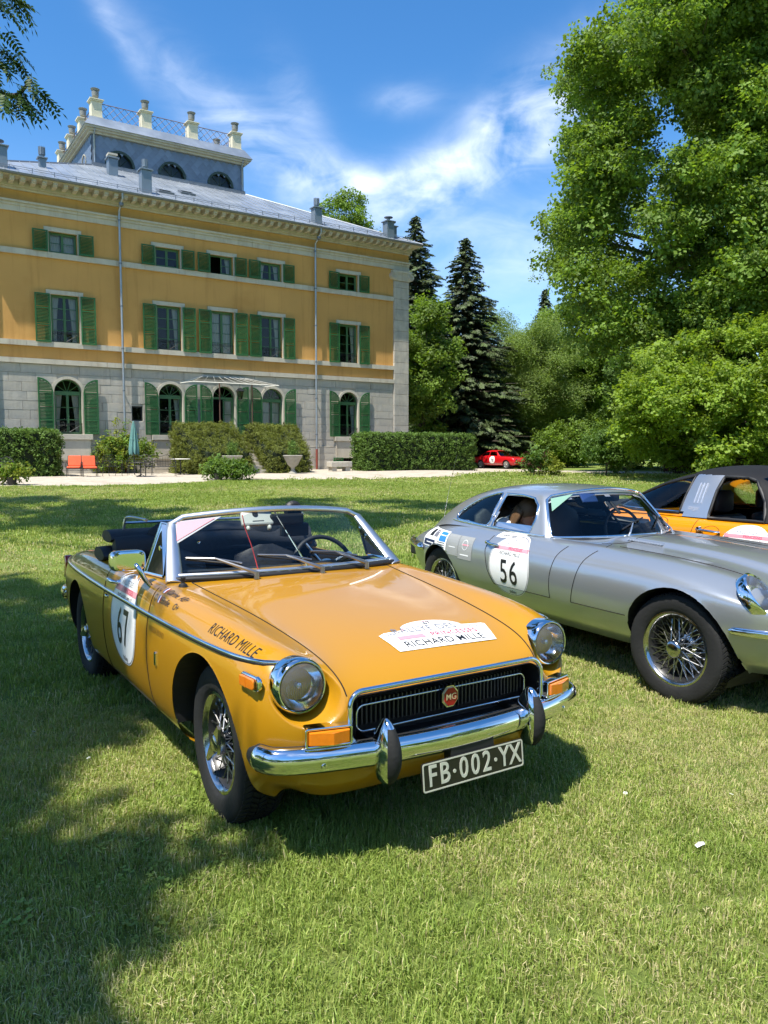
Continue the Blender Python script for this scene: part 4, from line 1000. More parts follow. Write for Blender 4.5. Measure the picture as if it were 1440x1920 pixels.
# ================================================================ car building tools
def weld(grids):
    """grids of points (rows of (x,y,z)) -> one quad cage"""
    idx = {}; V = []; F = []
    def vid(p):
        k = (round(p[0], 4), round(p[1], 4), round(p[2], 4))
        if k not in idx: idx[k] = len(V); V.append(p)
        return idx[k]
    for g, flip in grids:
        for i in range(len(g)-1):
            for j in range(len(g[0])-1):
                a, b, c, d = g[i][j], g[i][j+1], g[i+1][j+1], g[i+1][j]
                if a is None or b is None or c is None or d is None: continue
                q = [vid(a), vid(b), vid(c), vid(d)]
                if len(set(q)) < 4: continue
                F.append(q[::-1] if flip else q)
    return np.array(V, float), np.array(F, int)
def mirrored(grids):
    return grids+[([[None if p is None else (p[0], -p[1], p[2]) for p in r] for r in g], not f) for g, f in grids]
def cc(V, F, sharp=None):
    """one Catmull-Clark step (quads); boundary and listed sharp edges stay crisp"""
    nV, nF = len(V), len(F); fp = V[F].mean(1)
    E = np.stack([F, np.roll(F, -1, 1)], 2).reshape(-1, 2); Es = np.sort(E, 1); U, inv = np.unique(Es, axis=0, return_inverse=True); inv = inv.ravel()
    nE = len(U); cnt = np.bincount(inv, minlength=nE); fs = np.zeros((nE, 3)); np.add.at(fs, inv, np.repeat(fp, 4, 0))
    mid = (V[U[:, 0]]+V[U[:, 1]])/2; crisp = cnt != 2
    if sharp is not None and len(sharp): 
        S = {tuple(x) for x in np.sort(np.asarray(sharp), 1).tolist()}; crisp |= np.array([tuple(u) in S for u in U.tolist()])
    ep = np.where(crisp[:, None], mid, (mid*2+fs/np.maximum(cnt, 1)[:, None]*2)/4)
    val = np.zeros(nV); np.add.at(val, U.ravel(), 1); Rm = np.zeros((nV, 3)); np.add.at(Rm, U[:, 0], mid); np.add.at(Rm, U[:, 1], mid)
    Q = np.zeros((nV, 3)); qc = np.zeros(nV); np.add.at(Q, F.ravel(), np.repeat(fp, 4, 0)); np.add.at(qc, F.ravel(), 1)
    n = np.maximum(val, 1)[:, None]; nv = (Q/np.maximum(qc, 1)[:, None]+2*Rm/n+(n-3)*V)/n
    cc_ = np.zeros(nV); cm = np.zeros((nV, 3)); CU = U[crisp]; np.add.at(cc_, CU.ravel(), 1); np.add.at(cm, CU[:, 0], V[CU[:, 1]]); np.add.at(cm, CU[:, 1], V[CU[:, 0]])
    two = cc_ == 2; nv[two] = V[two]*.75+cm[two]*.125; nv[cc_ > 2] = V[cc_ > 2]
    V2 = np.concatenate([nv, fp, ep]); fi = nV+np.arange(nF); ei = (nV+nF+inv).reshape(nF, 4)
    F2 = np.stack([np.stack([F[:, k], ei[:, k], fi, ei[:, k-1]], 1) for k in range(4)], 1).reshape(-1, 4)
    s2 = None
    if sharp is not None and len(sharp):
        ci = np.where(crisp & (cnt == 2))[0]; s2 = np.concatenate([np.stack([U[ci, 0], nV+nF+ci], 1), np.stack([U[ci, 1], nV+nF+ci], 1)])
    return V2, F2, s2
def subdiv(V, F, n, sharp=None):
    for _ in range(n): V, F, sharp = cc(V, F, sharp)
    return V, F
def vnormals(V, F):
    fn = np.cross(V[F[:, 2]]-V[F[:, 0]], V[F[:, 3]]-V[F[:, 1]]); N = np.zeros_like(V)
    for k in range(4): np.add.at(N, F[:, k], fn)
    return N/np.maximum(np.linalg.norm(N, axis=1), 1e-12)[:, None]
def cut(V, F, sdf, vmask):
    """remove the faces inside sdf<0 (where vmask holds) and pull the rim exactly onto the outline; returns V, F, rim vertex ids"""
    s = sdf(V); m = vmask(V); ins = (s < 0) & m; kill = ins[F].all(1); near = ins[F].any(1) & ~kill; F2 = F[~kill]
    rim = np.unique(F[near].ravel()); rim = rim[ins[rim]]; V = V.copy()
    for _ in range(3):
        P = V[rim]; s0 = sdf(P); g = np.stack([(sdf(P+np.eye(3)[k]*1e-4)-s0)/1e-4 for k in range(3)], 1); g2 = (g*g).sum(1); V[rim] -= g*(s0/np.maximum(g2, 1e-6))[:, None]
    return V, F2, rim
def part_mesh(name, V, F, N, mt, parent, sel=None, offset=0.):
    if sel is not None: F = F[sel]
    u, inv = np.unique(F.ravel(), return_inverse=True); P = V[u]+N[u]*offset
    me = bpy.data.meshes.new(name); me.from_pydata(P.tolist(), [], inv.reshape(-1, 4).tolist()); me.materials.append(mt)
    me.polygons.foreach_set('use_smooth', [True]*len(me.polygons)); me.update(); me.normals_split_custom_set_from_vertices(N[u].tolist())
    o = bpy.data.objects.new(name, me); link(o, parent); return o
def bvh_of(V, F): return BVHTree.FromPolygons([Vector(v) for v in V.tolist()], F.tolist())
def hit(bvh, o, d, off=0.):
    r = bvh.ray_cast(Vector(o), Vector(d).normalized())
    if r[0] is None: return None
    n = r[1] if r[1].dot(Vector(d)) < 0 else -r[1]
    return r[0]+n*off
def surf_line(bvh, pts, d, off=0., n=10):
    """polyline projected along d onto the body"""
    out = []
    for a, b in zip(pts[:-1], pts[1:]):
        for i in range(n):
            p = Vector(a).lerp(Vector(b), i/n); h = hit(bvh, p, d, off)
            if h is not None: out.append(h)
    h = hit(bvh, pts[-1], d, off)
    if h is not None: out.append(h)
    return out
def decal(name, me, bvh, o, u, v, d, mt, parent, off=.0015, sub=1):
    """lay a flat mesh (its x,y plane) on the body: o + u*x + v*y, shot along d"""
    u, v, d, o = Vector(u), Vector(v), Vector(d).normalized(), Vector(o)
    bm = bmesh.new(); bm.from_mesh(me); bmesh.ops.triangulate(bm, faces=bm.faces[:])
    for _ in range(sub):
        es = [e for e in bm.edges if e.calc_length() > .03]
        if es: bmesh.ops.subdivide_edges(bm, edges=es, cuts=1, use_grid_fill=True); bmesh.ops.triangulate(bm, faces=bm.faces[:])
    bad = []
    for w in bm.verts:
        p = o+u*w.co.x+v*w.co.y; h = hit(bvh, p-d*.6, d, off)
        if h is None: bad.append(w)
        else: w.co = h
    if bad: bmesh.ops.delete(bm, geom=bad, context='VERTS')
    for f in bm.faces:
        f.normal_update()
        if f.normal.dot(d) > 0: f.normal_flip()
    m2 = bpy.data.meshes.new(name); bm.to_mesh(m2); bm.free(); m2.materials.clear(); m2.materials.append(mt)
    ob = bpy.data.objects.new(name, m2); link(ob, parent); return ob
def flat_poly(pts, rings=5):
    """filled outline, fine enough to bend"""
    mb = MB(); c = (sum(p[0] for p in pts)/len(pts), sum(p[1] for p in pts)/len(pts))
    rows = [[(c[0]+(p[0]-c[0])*f, c[1]+(p[1]-c[1])*f, 0) for p in pts] for f in np.linspace(.02, 1, rings)]
    mb.grid(rows, closed=True); mb.f.append(tuple(range(len(pts)))); me = bpy.data.meshes.new('decal'); me.from_pydata(mb.v, [], mb.f); return me
def flat_rect(x0, x1, y0, y1, n=6):
    mb = MB(); mb.grid([[(x0+(x1-x0)*i/n, y0+(y1-y0)*j/2, 0) for i in range(n+1)] for j in range(3)]); me = bpy.data.meshes.new('decal'); me.from_pydata(mb.v, [], mb.f); return me
def flat_ring(pts, w):
    c = (sum(p[0] for p in pts)/len(pts), sum(p[1] for p in pts)/len(pts)); q = []
    for p in pts:
        d = Vector((p[0]-c[0], p[1]-c[1])); l = d.length; d = d*(1-w/l); q.append((c[0]+d.x, c[1]+d.y))
    mb = MB(); n = len(pts); mb._add([(p[0], p[1], 0) for p in pts]+[(p[0], p[1], 0) for p in q], [(i, (i+1) % n, n+(i+1) % n, n+i) for i in range(n)]); me = bpy.data.meshes.new('decal'); me.from_pydata(mb.v, [], mb.f); return me
def sweep(path, prof, up=(0, 0, 1), closed=False):
    """profile (a = outward, b = up) along a plan path; outward is to the right of travel"""
    rows = []; P = [Vector(p) for p in path]; n = len(P); U = Vector(up)
    for i in range(n):
        d = (P[min(i+1, n-1)]-P[max(i-1, 0)]).normalized(); o = d.cross(U).normalized(); rows.append([tuple(P[i]+o*a+U*b) for a, b in prof])
    mb = MB(); mb.grid(rows); return mb
def spline(pts, n=8):
    """Catmull-Rom through points"""
    P = [Vector(p) for p in pts]; P = [P[0]*2-P[1]]+P+[P[-1]*2-P[-2]]; out = []
    for i in range(1, len(P)-2):
        for k in range(n):
            t = k/n; a, b, c, d = P[i-1:i+3]; out.append(.5*((2*b)+(c-a)*t+(2*a-5*b+4*c-d)*t*t+(3*b-a-3*c+d)*t**3))
    out.append(P[-2]); return out

def paint(name, col, metal=0., rough=.35, flake=0.):
    m = mat(name, col, rough, metal=metal, var=.015, vs=2, coat=1.0); b_ = m.node_tree.nodes['Principled BSDF']; b_.inputs['Coat IOR'].default_value = 1.5; b_.inputs['Coat Weight'].default_value = .8; b_.inputs['Specular IOR Level'].default_value = .25
    return m
CHR = mat('chrome', (.82, .83, .84), .06, metal=1., var=.03, vs=9)
CHS = mat('satin_aluminium', (.72, .72, .72), .38, metal=1., var=.04, vs=9)
CHW = mat('wheel_chrome', (.50, .50, .50), .16, metal=1., var=.08, vs=20)
RUB = mat('tyre_rubber', (.018, .018, .018), .75, var=.2, vs=9, bump=.15, bs=60, spec=.3)
BLK = mat('black_trim', (.012, .012, .012), .55, var=.1)
BLV = mat('black_vinyl', (.014, .015, .018), .6, var=.2, vs=7, bump=.2, bs=25)
GAP = mat('panel_gap', (.006, .005, .004), .9, var=0)
AMB = mat('amber_lens', (.75, .20, .01), .12, var=.1, vs=40, coat=1.)
REDL = mat('red_lens', (.35, .01, .01), .12, var=.1, coat=1.)
GLS = glass('car_glass', (.86, .91, .89))
GLT = glass('car_glass_tinted', (.62, .70, .68))
LENS = glass('lamp_lens', (.95, .96, .96), .03, 1.5)
def _fluted():
    nt = LENS.node_tree; out = nt.nodes['Material Output']; src = out.inputs[0].links[0].from_socket
    d = nt.nodes.new('ShaderNodeBsdfDiffuse'); d.inputs[0].default_value = (.86, .88, .90, 1); ms = nt.nodes.new('ShaderNodeMixShader'); ms.inputs[0].default_value = .06
    nt.links.new(src, ms.inputs[1]); nt.links.new(d.outputs[0], ms.inputs[2]); nt.links.new(ms.outputs[0], out.inputs[0])
_fluted()
REFL = mat('lamp_reflector', (.93, .94, .96), .09, metal=1., var=.08, vs=30)
STW = mat('sticker_white', srgb(238, 238, 236), .35, var=.02)
STK = mat('sticker_black', (.012, .012, .014), .4, var=0)
STP = mat('sticker_pink', srgb(222, 146, 156), .4, var=0)
STM = mat('sticker_crimson', srgb(190, 60, 90), .4, var=0)
STG = mat('sticker_grey', srgb(112, 112, 120), .4, var=0)

def wheel_meshes(R, rw, rim, spokes, spinner, tread=True, tag_=''):
    """wire wheel, axle along y, outer face at y=-rw/2"""
    w = rw/2; d = {}
    mb = MB(); pr = []                                       # tyre, lathe about y
    prof = [(rim+.006, -w*.78), (rim+.020, -w*.90), (rim+.034, -w*.965), (rim+(R-rim)*.55, -w*1.0), (R-.030, -w*.985), (R-.012, -w*.92), (R-.004, -w*.80), (R-.003, -w*.3), (R-.003, 0), (R-.003, w*.3), (R-.004, w*.8), (R-.012, w*.92), (R-.03, w*.985), (rim+(R-rim)*.5, w), (rim+.01, w*.8)]
    mb.lathe([(r, y) for r, y in prof], 64, axis='y'); 
    if tread:
        nt_ = 70; h = .010
        for k in range(nt_):
            a0 = 2*math.pi*k/nt_
            for j, (y0, y1, s) in enumerate(((-.86, -.56, 1), (-.52, -.20, -1), (-.16, .16, 1), (.20, .52, -1), (.56, .86, 1))):
                da = 2*math.pi/nt_*.70; sh = 2*math.pi/nt_*.34*s; vs = []
                for rr in (R-.006, R+h-.004):
                    for (yy, aa) in ((y0, a0-sh), (y1, a0+sh), (y1, a0+sh+da), (y0, a0-sh+da)):
                        r2 = rr-(.010 if abs(yy) > .8 else 0); vs.append((r2*math.cos(aa), yy*w, r2*math.sin(aa)))
                mb._add(vs, [(7, 6, 5, 4), (0, 1, 5, 4), (1, 2, 6, 5), (2, 3, 7, 6), (3, 0, 4, 7)])
    me = mb.mesh('tyre', RUB); smooth_mesh(me, 38); d['tyre'] = me
    mb = MB(); mb.lathe([(rim+.012, -w*.80), (rim+.014, -w*.86), (rim+.004, -w*.88), (rim-.004, -w*.80), (rim-.012, -w*.55), (rim-.030, -w*.35), (rim-.034, w*.4), (rim-.01, w*.7), (rim+.012, w*.8)], 48, axis='y'); d['rim'] = None
    mb = MB(); mb.lathe([(rim+.012, -w*.80), (rim+.014, -w*.86), (rim+.004, -w*.88), (rim-.003, -w*.82), (rim-.010, -w*.66)], 48, axis='y'); mb.m = 1; mb.lathe([(rim-.010, -w*.66), (rim-.030, -w*.35), (rim-.034, w*.4), (rim-.01, w*.7), (rim+.012, w*.8)], 48, axis='y'); mb.lathe([(rim-.035, w*.42), (.05, w*.42)], 32, axis='y'); d['rim'] = mb.mesh('rim', [CHW, mat('barrel_shade', (.05, .05, .05), .35, metal=.6)], smooth=45)  # barrel and backing disc coloured dark for the shade inside the wheel
    hub = .046; mb = MB(); rr = random.Random(2)
    n = spokes
    for k in range(n):
        a = 2*math.pi*k/n; s = (1, -1)[k % 2]; row = k % 3
        if row == 0: p, q = (hub, -w*.66), (rim-.026, -w*.28)
        elif row == 1: p, q = (hub+.006, -w*.30), (rim-.018, -w*.52)
        else: p, q = (hub+.012, w*.45), (rim-.032, -w*.10)
        a1 = a+s*.55
        mb.tube([(p[0]*math.cos(a1), p[1], p[0]*math.sin(a1)), (q[0]*math.cos(a), q[1], q[0]*math.sin(a))], .0026, 5, cap=False)
        mb.tube([(q[0]*.94*math.cos(a), q[1], q[0]*.94*math.sin(a)), (q[0]*1.02*math.cos(a), q[1], q[0]*1.02*math.sin(a))], .0042, 5)
    d['spokes'] = mb.mesh('spokes', mat('spoke_steel', (.42, .42, .42), .28, metal=1., var=.05), smooth=60)
    mb = MB(); mb.lathe([(.001, -w*1.0), (.030, -w*.99), (.036, -w*.95), (.048, -w*.90), (.050, -w*.70), (.044, -w*.62), (.046, w*.3), (.075, w*.45), (.075, w*.6)], 28, axis='y')
    d['hub'] = mb.mesh('hub', CHW, smooth=40)
    mb = MB()
    if spinner == 'ears':
        for s in (-1, 1):
            a = rad(68); c, sn = math.cos(a)*s, math.sin(a)*s
            def pt(r, t, y): return (c*r-sn*t, y, sn*r+c*t)
            vs = [pt(.030, .030, -w*.93), pt(.030, -.030, -w*.93), pt(.112, -.010, -w*1.02), pt(.112, .010, -w*1.02), pt(.030, .028, -w*1.04), pt(.030, -.028, -w*1.04), pt(.110, -.008, -w*1.12), pt(.110, .008, -w*1.12)]
            mb._add(vs, [(0, 1, 2, 3), (7, 6, 5, 4), (0, 4, 5, 1), (1, 5, 6, 2), (2, 6, 7, 3), (3, 7, 4, 0)])
        mb.lathe([(.001, -w*1.10), (.026, -w*1.09), (.034, -w*1.02), (.036, -w*.93)], 24, axis='y')
    else:
        mb.lathe([(.001, -w*1.14), (.030, -w*1.13), (.044, -w*1.06), (.050, -w*.98), (.052, -w*.90)], 28, axis='y')
    d['spinner'] = mb.mesh('spinner', CHW, smooth=40)
    mb = MB(); mb.lathe([(.06, w*.55), (.14, w*.55), (.14, w*.62), (.06, w*.62)], 32, axis='y'); d['brake_disc'] = mb.mesh('brake_disc', CHS, smooth=40)
    return d
def put_wheel(car, meshes, x, y, R, steer=0., spin=0.):
    s = 1 if y < 0 else -1
    wh = empty('wheel', (x, y, R), 0, car); wh.rotation_euler = (0, 0, (0 if s > 0 else math.pi)+steer)
    for k, me in meshes.items():
        o = bpy.data.objects.new(k, me); link(o, wh); o.rotation_euler = (0, spin, 0)
        if k in ('spokes',): o['kind'] = 'stuff'
    return wh
def roundel_outline(w, h, n=40):
    """tall rally roundel: round top and bottom"""
    return [(w/2*math.copysign(abs(math.cos(a))**.85, math.cos(a)), h/2*math.sin(a)) for a in np.linspace(0, 2*math.pi, n, endpoint=False)]
def roundel(car, bvh, o, d, u, num, w=.46, h=.47, v=(0, 0, 1), narrow=.85, foot=None, outline=None):
    pts = outline or roundel_outline(w, h); R_ = decal('number_roundel', flat_poly(pts, 7), bvh, o, u, v, d, STW, car, .002)
    decal('roundel_border', flat_ring([(p[0]*.975, p[1]*.975) for p in pts], .004), bvh, o, u, v, d, STG, R_, .0032)
    def T(nm, s, size, x, y, m, **k): decal(nm, text_mesh('t', s, size, None, **k), bvh, Vector(o)+Vector(u)*x+Vector(v)*y, u, v, d, m, R_, .0036, 3)
    decal('pink_band', flat_rect(-w*.41, w*.41, h*.268, h*.330), bvh, o, u, v, d, STP, R_, .0030, 2)
    T('year_lettering', '2025', h*.055, -.02*w, h*.440, STG, shear=.3); T('rally_lettering', 'RALLYE DES', h*.078, 0, h*.372, STG, spacing=1.05)
    T('rally_lettering', 'PRINCESSES', h*.068, w*.10, h*.298, STM, spacing=1.0, bold=.0003); T('rally_lettering', 'RICHARD MILLE', h*.078, 0, h*.215, STK, spacing=1.0, bold=0)
    T('race_number', num, h*.58, 0, -h*.115, STK, sx=narrow, bold=.0015, spacing=1.12)
    if foot: T('foot_lettering', foot, h*.085, .02, -h*.425, STK, bold=.0003)
    return R_

def in_poly(x, z, poly):
    ins = np.zeros(len(x), bool); n = len(poly); j = n-1
    for i in range(n):
        xi, zi = poly[i]; xj, zj = poly[j]; ins ^= ((zi > z) != (zj > z)) & (x < (xj-xi)*(z-zi)/((zj-zi) or 1e-9)+xi); j = i
    return ins
def smooth_poly(pts, n=5):
    """closed rounded outline through points"""
    P = [Vector((p[0], p[1], 0)) for p in pts]; m = len(P); out = []
    for i in range(m):
        a, b, c, d = P[i-1], P[i], P[(i+1) % m], P[(i+2) % m]
        for k in range(n):
            t = k/n; q = .5*((2*b)+(c-a)*t+(2*a-5*b+4*c-d)*t*t+(3*b-a-3*c+d)*t**3); out.append((q.x, q.y))
    return out
def inflate(poly, dlt):
    cx = sum(p[0] for p in poly)/len(poly); cz = sum(p[1] for p in poly)/len(poly); out = []
    n = len(poly)
    for i in range(n):
        a, b = Vector(poly[i-1]), Vector(poly[(i+1) % n]); t = (b-a).normalized(); nn = Vector((t.y, -t.x)); p = Vector(poly[i])
        if nn.dot(p-Vector((cx, cz))) < 0: nn = -nn
        out.append(tuple(p+nn*dlt))
    return out
def fix_out(V, F, test):
    N = vnormals(V, F); m = test(V)
    if (N[m][:, 2]).mean() < 0: F = F[:, ::-1]
    return F
def wells(car, bvh, arches, inner=.42, name='underbody', extra=None):
    mb = MB()
    for ax, R_, cz in arches:
        for s in (-1, 1):
            P = [(ax+(R_+.002)*math.cos(a), (R_+.002)*math.sin(a)+cz) for a in np.linspace(rad(-25), rad(205), 30)]; n = len(P); Y = []
            for x, z in P:
                h = hit(bvh, (ax+(x-ax)*1.012, s*1.3, cz+(z-cz)*1.012), (0, -s, 0)); Y.append(h.y if h is not None else s*.72)
            mb._add([(p[0], y-s*.004, p[1]) for p, y in zip(P, Y)]+[(p[0], s*inner, p[1]) for p in P], [(i, i+1, n+i+1, n+i) for i in range(n-1)]); mb._add([(p[0], s*inner, p[1]) for p in P], [tuple(range(n))])
    for b in (extra or []): mb.box(*b)
    return mb.build(name, BLK, car)
# ================================================================ yellow roadster (front of the picture)
YEL = paint('mustard_paint', (.430, .205, .007), rough=.3)
def roadster():
    car = empty('roadster', (-.085, 3.332, -.018)); car.rotation_euler = (rad(-.45), rad(-.38), rad(-57.13)); tag(car, 'mustard yellow open roadster with black number plate, parked nearest on the lawn', 'car', 'rally cars parked on the grass')
    T = [
     [(.615,0,.618),(.612,.23,.620),(.592,.44,.634),(.51,.56,.730),(.44,.650,.748)],
     [(.50,0,.690),(.50,.24,.688),(.49,.455,.688),(.42,.56,.772),(.36,.660,.770)],
     [(.30,0,.746),(.30,.25,.742),(.29,.47,.730),(.24,.575,.792),(.20,.668,.790)],
     [(-.05,0,.802),(-.05,.26,.796),(-.05,.495,.778),(-.06,.595,.815),(-.08,.682,.812)],
     [(-.44,0,.846),(-.45,.27,.838),(-.46,.53,.816),(-.48,.615,.836),(-.48,.690,.832)],
     [(-.61,0,.860),(-.63,.28,.853),(-.67,.55,.840),(-.69,.635,.845),(-.69,.695,.838)],
     [(-.76,0,.872),(-.78,.29,.868),(-.84,.56,.858),(-.87,.64,.848),(-.89,.700,.838)],
     [None,None,None,(-1.15,.640,.836),(-1.15,.708,.827)],
     [None,None,None,(-1.55,.640,.829),(-1.55,.712,.821)],
     [(-1.86,0,.852),(-1.86,.3,.850),(-1.86,.54,.842),(-1.86,.64,.833),(-1.88,.708,.823)],
     [(-2.30,0,.838),(-2.30,.28,.835),(-2.30,.50,.829),(-2.30,.60,.833),(-2.30,.690,.820)],
     [(-2.75,0,.792),(-2.75,.26,.790),(-2.74,.47,.784),(-2.72,.575,.797),(-2.70,.662,.786)],
     [(-3.06,0,.725),(-3.05,.24,.724),(-3.03,.44,.722),(-3.00,.555,.737),(-2.97,.630,.737)]]
    ys = [.945, .965, .985, 1, 1, 1, 1, 1, 1, 1, .99, .965, .90]
    c0 = [(.44,.650,.748),(.478,.700,.690),(.495,.716,.620),(.505,.722,.530),(.485,.715,.410),(.425,.68,.300),(.36,.58,.25)]
    c1 = [(-2.97,.630,.737),(-3.00,.668,.69),(-3.015,.69,.63),(-3.015,.70,.55),(-2.99,.692,.42),(-2.93,.655,.30),(-2.85,.56,.25)]
    S = []
    for i, r in enumerate(T):
        x, y, z = r[4]
        if i == 0: S.append(c0); continue
        if i == 12: S.append(c1); continue
        s = ys[i]; S.append([(x,y,z),(x,y*.35+.745*s*.65,z-.040),(x,.752*s,.715),(x,.766*s,.58),(x,.757*s,.40),(x,.722*s,.235),(x,.62*s,.185)])
    fz = {0: (.618,.585,.535,.47,.40,.30,.24), 1: (.620,.587,.536,.47,.40,.30,.24), 2: (.634,.595,.54,.472,.40,.30,.24)}
    fx = {0: (.615,.637,.648,.648,.638,.61,.54), 1: (.612,.634,.645,.645,.636,.607,.537), 2: (.592,.618,.632,.634,.626,.598,.528)}
    F0 = [[(fx[k][m], (0,.23,.44)[k], fz[k][m]) for m in range(7)] for k in range(3)]
    F0 += [[(.51,.56,.730),(.565,.572,.655),(.594,.578,.575),(.602,.582,.49),(.594,.582,.405),(.565,.565,.31),(.50,.53,.245)], c0]
    rz = (.725,.665,.58,.50,.42,.33,.27); rx = (-3.06,-3.10,-3.12,-3.12,-3.10,-3.04,-2.95)
    R0 = [[(rx[m]+(0,.01,.03,.065)[k], (0,.24,.44,.555)[k], rz[m]+(0,0,-.002,.008)[k]*(1 if m == 0 else 0)) for m in range(7)] for k in range(4)]
    R0[1][0] = T[12][1]; R0[2][0] = T[12][2]; R0[3][0] = T[12][3]; R0[0][0] = T[12][0]; R0 += [c1]
    V, F = weld(mirrored([(T, True), (S, True), (F0, True), (R0, False)]))
    V, F = subdiv(V, F, 4)
    # make all normals point outwards
    N = vnormals(V, F)
    if (N[:, 2][(V[:, 2] > .8) & (V[:, 0] > 0)]).mean() < 0: F = F[:, ::-1]
    # head-lamp scallops
    hx, hy, hz = .47, .583, .655
    for s in (-1, 1):
        dy, dz = V[:, 1]*s-hy, V[:, 2]-hz; r = np.hypot(dy, dz); m = (V[:, 0] > .2) & (V[:, 1]*s > .2)
        lim = .500+np.clip(r-.101, 0, None)*3.0; x = V[:, 0]
        k = .014; hgt = np.clip(.5+.5*(lim-x)/k, 0, 1); soft = lim*(1-hgt)+x*hgt-k*hgt*(1-hgt); V[:, 0] = np.where(m & (r < .24), np.minimum(x, soft), x)
    # twin creases in the bonnet's nose
    # wheel arches
    for ax, R_, cz in ((0., .358, .315), (-2.311, .340, .305)):
        sd = lambda P, ax=ax, R_=R_, cz=cz: np.hypot(P[:, 0]-ax, (P[:, 2]-cz)*(1.0))-R_
        V, F, rim = cut(V, F, sd, lambda P: (np.abs(P[:, 1]) > .5) & (P[:, 2] < .76))
    # grille opening
    def gr(P):
        q = np.abs(np.stack([P[:, 1], P[:, 2]-.522], 1))-np.array([.445, .092])+.055; return np.hypot(*np.maximum(q, 0).T)+np.minimum(q.max(1), 0)-.055
    V, F, rim = cut(V, F, gr, lambda P: (P[:, 0] > .54))
    N = vnormals(V, F); C_ = V[F].mean(1); CN = N[F].mean(1); bvh = bvh_of(V, F)
    yb = np.interp(C_[:, 0], [-.69, -.59, 0, .3, .50, .62], [.55, .545, .492, .468, .452, .440]); ay = np.abs(C_[:, 1])
    bon = (ay < yb) & (C_[:, 0] > np.interp(ay, [0, .28, .55], [-.605, -.625, -.665])) & (CN[:, 2] > .25) & (C_[:, 2] > .61)
    door = (ay > .60) & (C_[:, 0] < -.69) & (C_[:, 0] > -1.53) & (C_[:, 2] > .27); dr, dl = door & (C_[:, 1] < 0), door & (C_[:, 1] > 0)
    boot = (ay < .50) & (C_[:, 0] < -2.12) & (CN[:, 2] > .3) & (C_[:, 2] > .70)
    part_mesh('body', V, F, N, YEL, car, ~(bon | door | boot))
    BON = part_mesh('bonnet', V, F, N, YEL, car, bon); DR = part_mesh('door', V, F, N, YEL, car, dr); DL = part_mesh('door', V, F, N, YEL, car, dl); part_mesh('boot_lid', V, F, N, YEL, car, boot)
    # shut lines
    mb = MB()
    for s in (-1, 1):
        xs = np.linspace(.60, -.665, 26); p = [Vector((x, s*np.interp(x, [-.665, -.59, 0, .3, .50, .62], [.55, .545, .492, .468, .452, .440]), 1.4)) for x in xs]
        mb.tube(surf_line(bvh, p, (0, 0, -1), .0004, 3), .0030, 4)
        mb.tube(surf_line(bvh, [(-.69, s*1.2, .84), (-.69, s*1.2, .60), (-.69, s*1.2, .27)], (0, -s, 0), .0004, 14), .0026, 4)
        mb.tube(surf_line(bvh, [(-1.53, s*1.2, .83), (-1.53, s*1.2, .5), (-1.51, s*1.2, .27)], (0, -s, 0), .0004, 14), .0026, 4)
        mb.tube(surf_line(bvh, [(-.69, s*1.2, .27), (-1.51, s*1.2, .27)], (0, -s, 0), .0004, 20), .0026, 4)
    p = [Vector((np.interp(abs(y), [0, .28, .55], [-.605, -.625, -.665]), y, 1.4)) for y in np.linspace(-.55, .55, 30)]
    mb.tube(surf_line(bvh, p, (0, 0, -1), .0004, 2), .0028, 4); mb.build('shut_lines', GAP, car)
    # wheel wells, floor and lips
    mb = MB()
    for ax, R_, cz in ((0., .358, .315), (-2.311, .340, .305)):
        for s in (-1, 1):
            P = [(ax+(R_+.002)*math.cos(a), (R_+.002)*math.sin(a)+cz) for a in np.linspace(rad(-4), rad(184), 30)]; n = len(P)
            Y = []
            for x, z in P:
                h = hit(bvh, (ax+(x-ax)*1.012, s*1.2, cz+(z-cz)*1.012), (0, -s, 0)); Y.append((h.y if h is not None else s*.72))
            mb._add([(p[0], y-s*.004, p[1]) for p, y in zip(P, Y)]+[(p[0], s*.40, p[1]) for p in P], [(i, i+1, n+i+1, n+i) for i in range(n-1)])
            mb._add([(p[0], s*.40, p[1]) for p in P], [tuple(range(n))])
    mb.box(-2.9, .30, -.60, .60, .21, .24); mb.box(-.62, .34, -.38, .38, .24, .60); mb.box(-2.85, -1.95, -.38, .38, .24, .62); mb.build('underbody', BLK, car)
    # cockpit tub
    mb = MB(); x0, x1, yw = -.80, -1.90, .635
    mb._add([(x0, -yw, .83), (x1, -yw, .83), (x1, -yw, .30), (x0, -yw, .30), (x0, yw, .83), (x1, yw, .83), (x1, yw, .30), (x0, yw, .30)], [(0, 1, 2, 3), (7, 6, 5, 4), (3, 2, 6, 7), (1, 5, 6, 2), (0, 3, 7, 4)])
    mb.build('cockpit_lining', BLV, car)
    mb = MB(); n = 14; rows = []
    for (dx, z) in ((0, .868), (-.05, .872), (-.10, .86), (-.125, .83), (-.12, .74), (-.08, .66)):
        rows.append([(np.interp(abs(y), [0, .29, .56], [-.76, -.78, -.84])+dx, y, z) for y in np.linspace(-.60, .60, n)])
    mb.grid(rows); mb.build('dashboard', BLV, car, smooth=60)
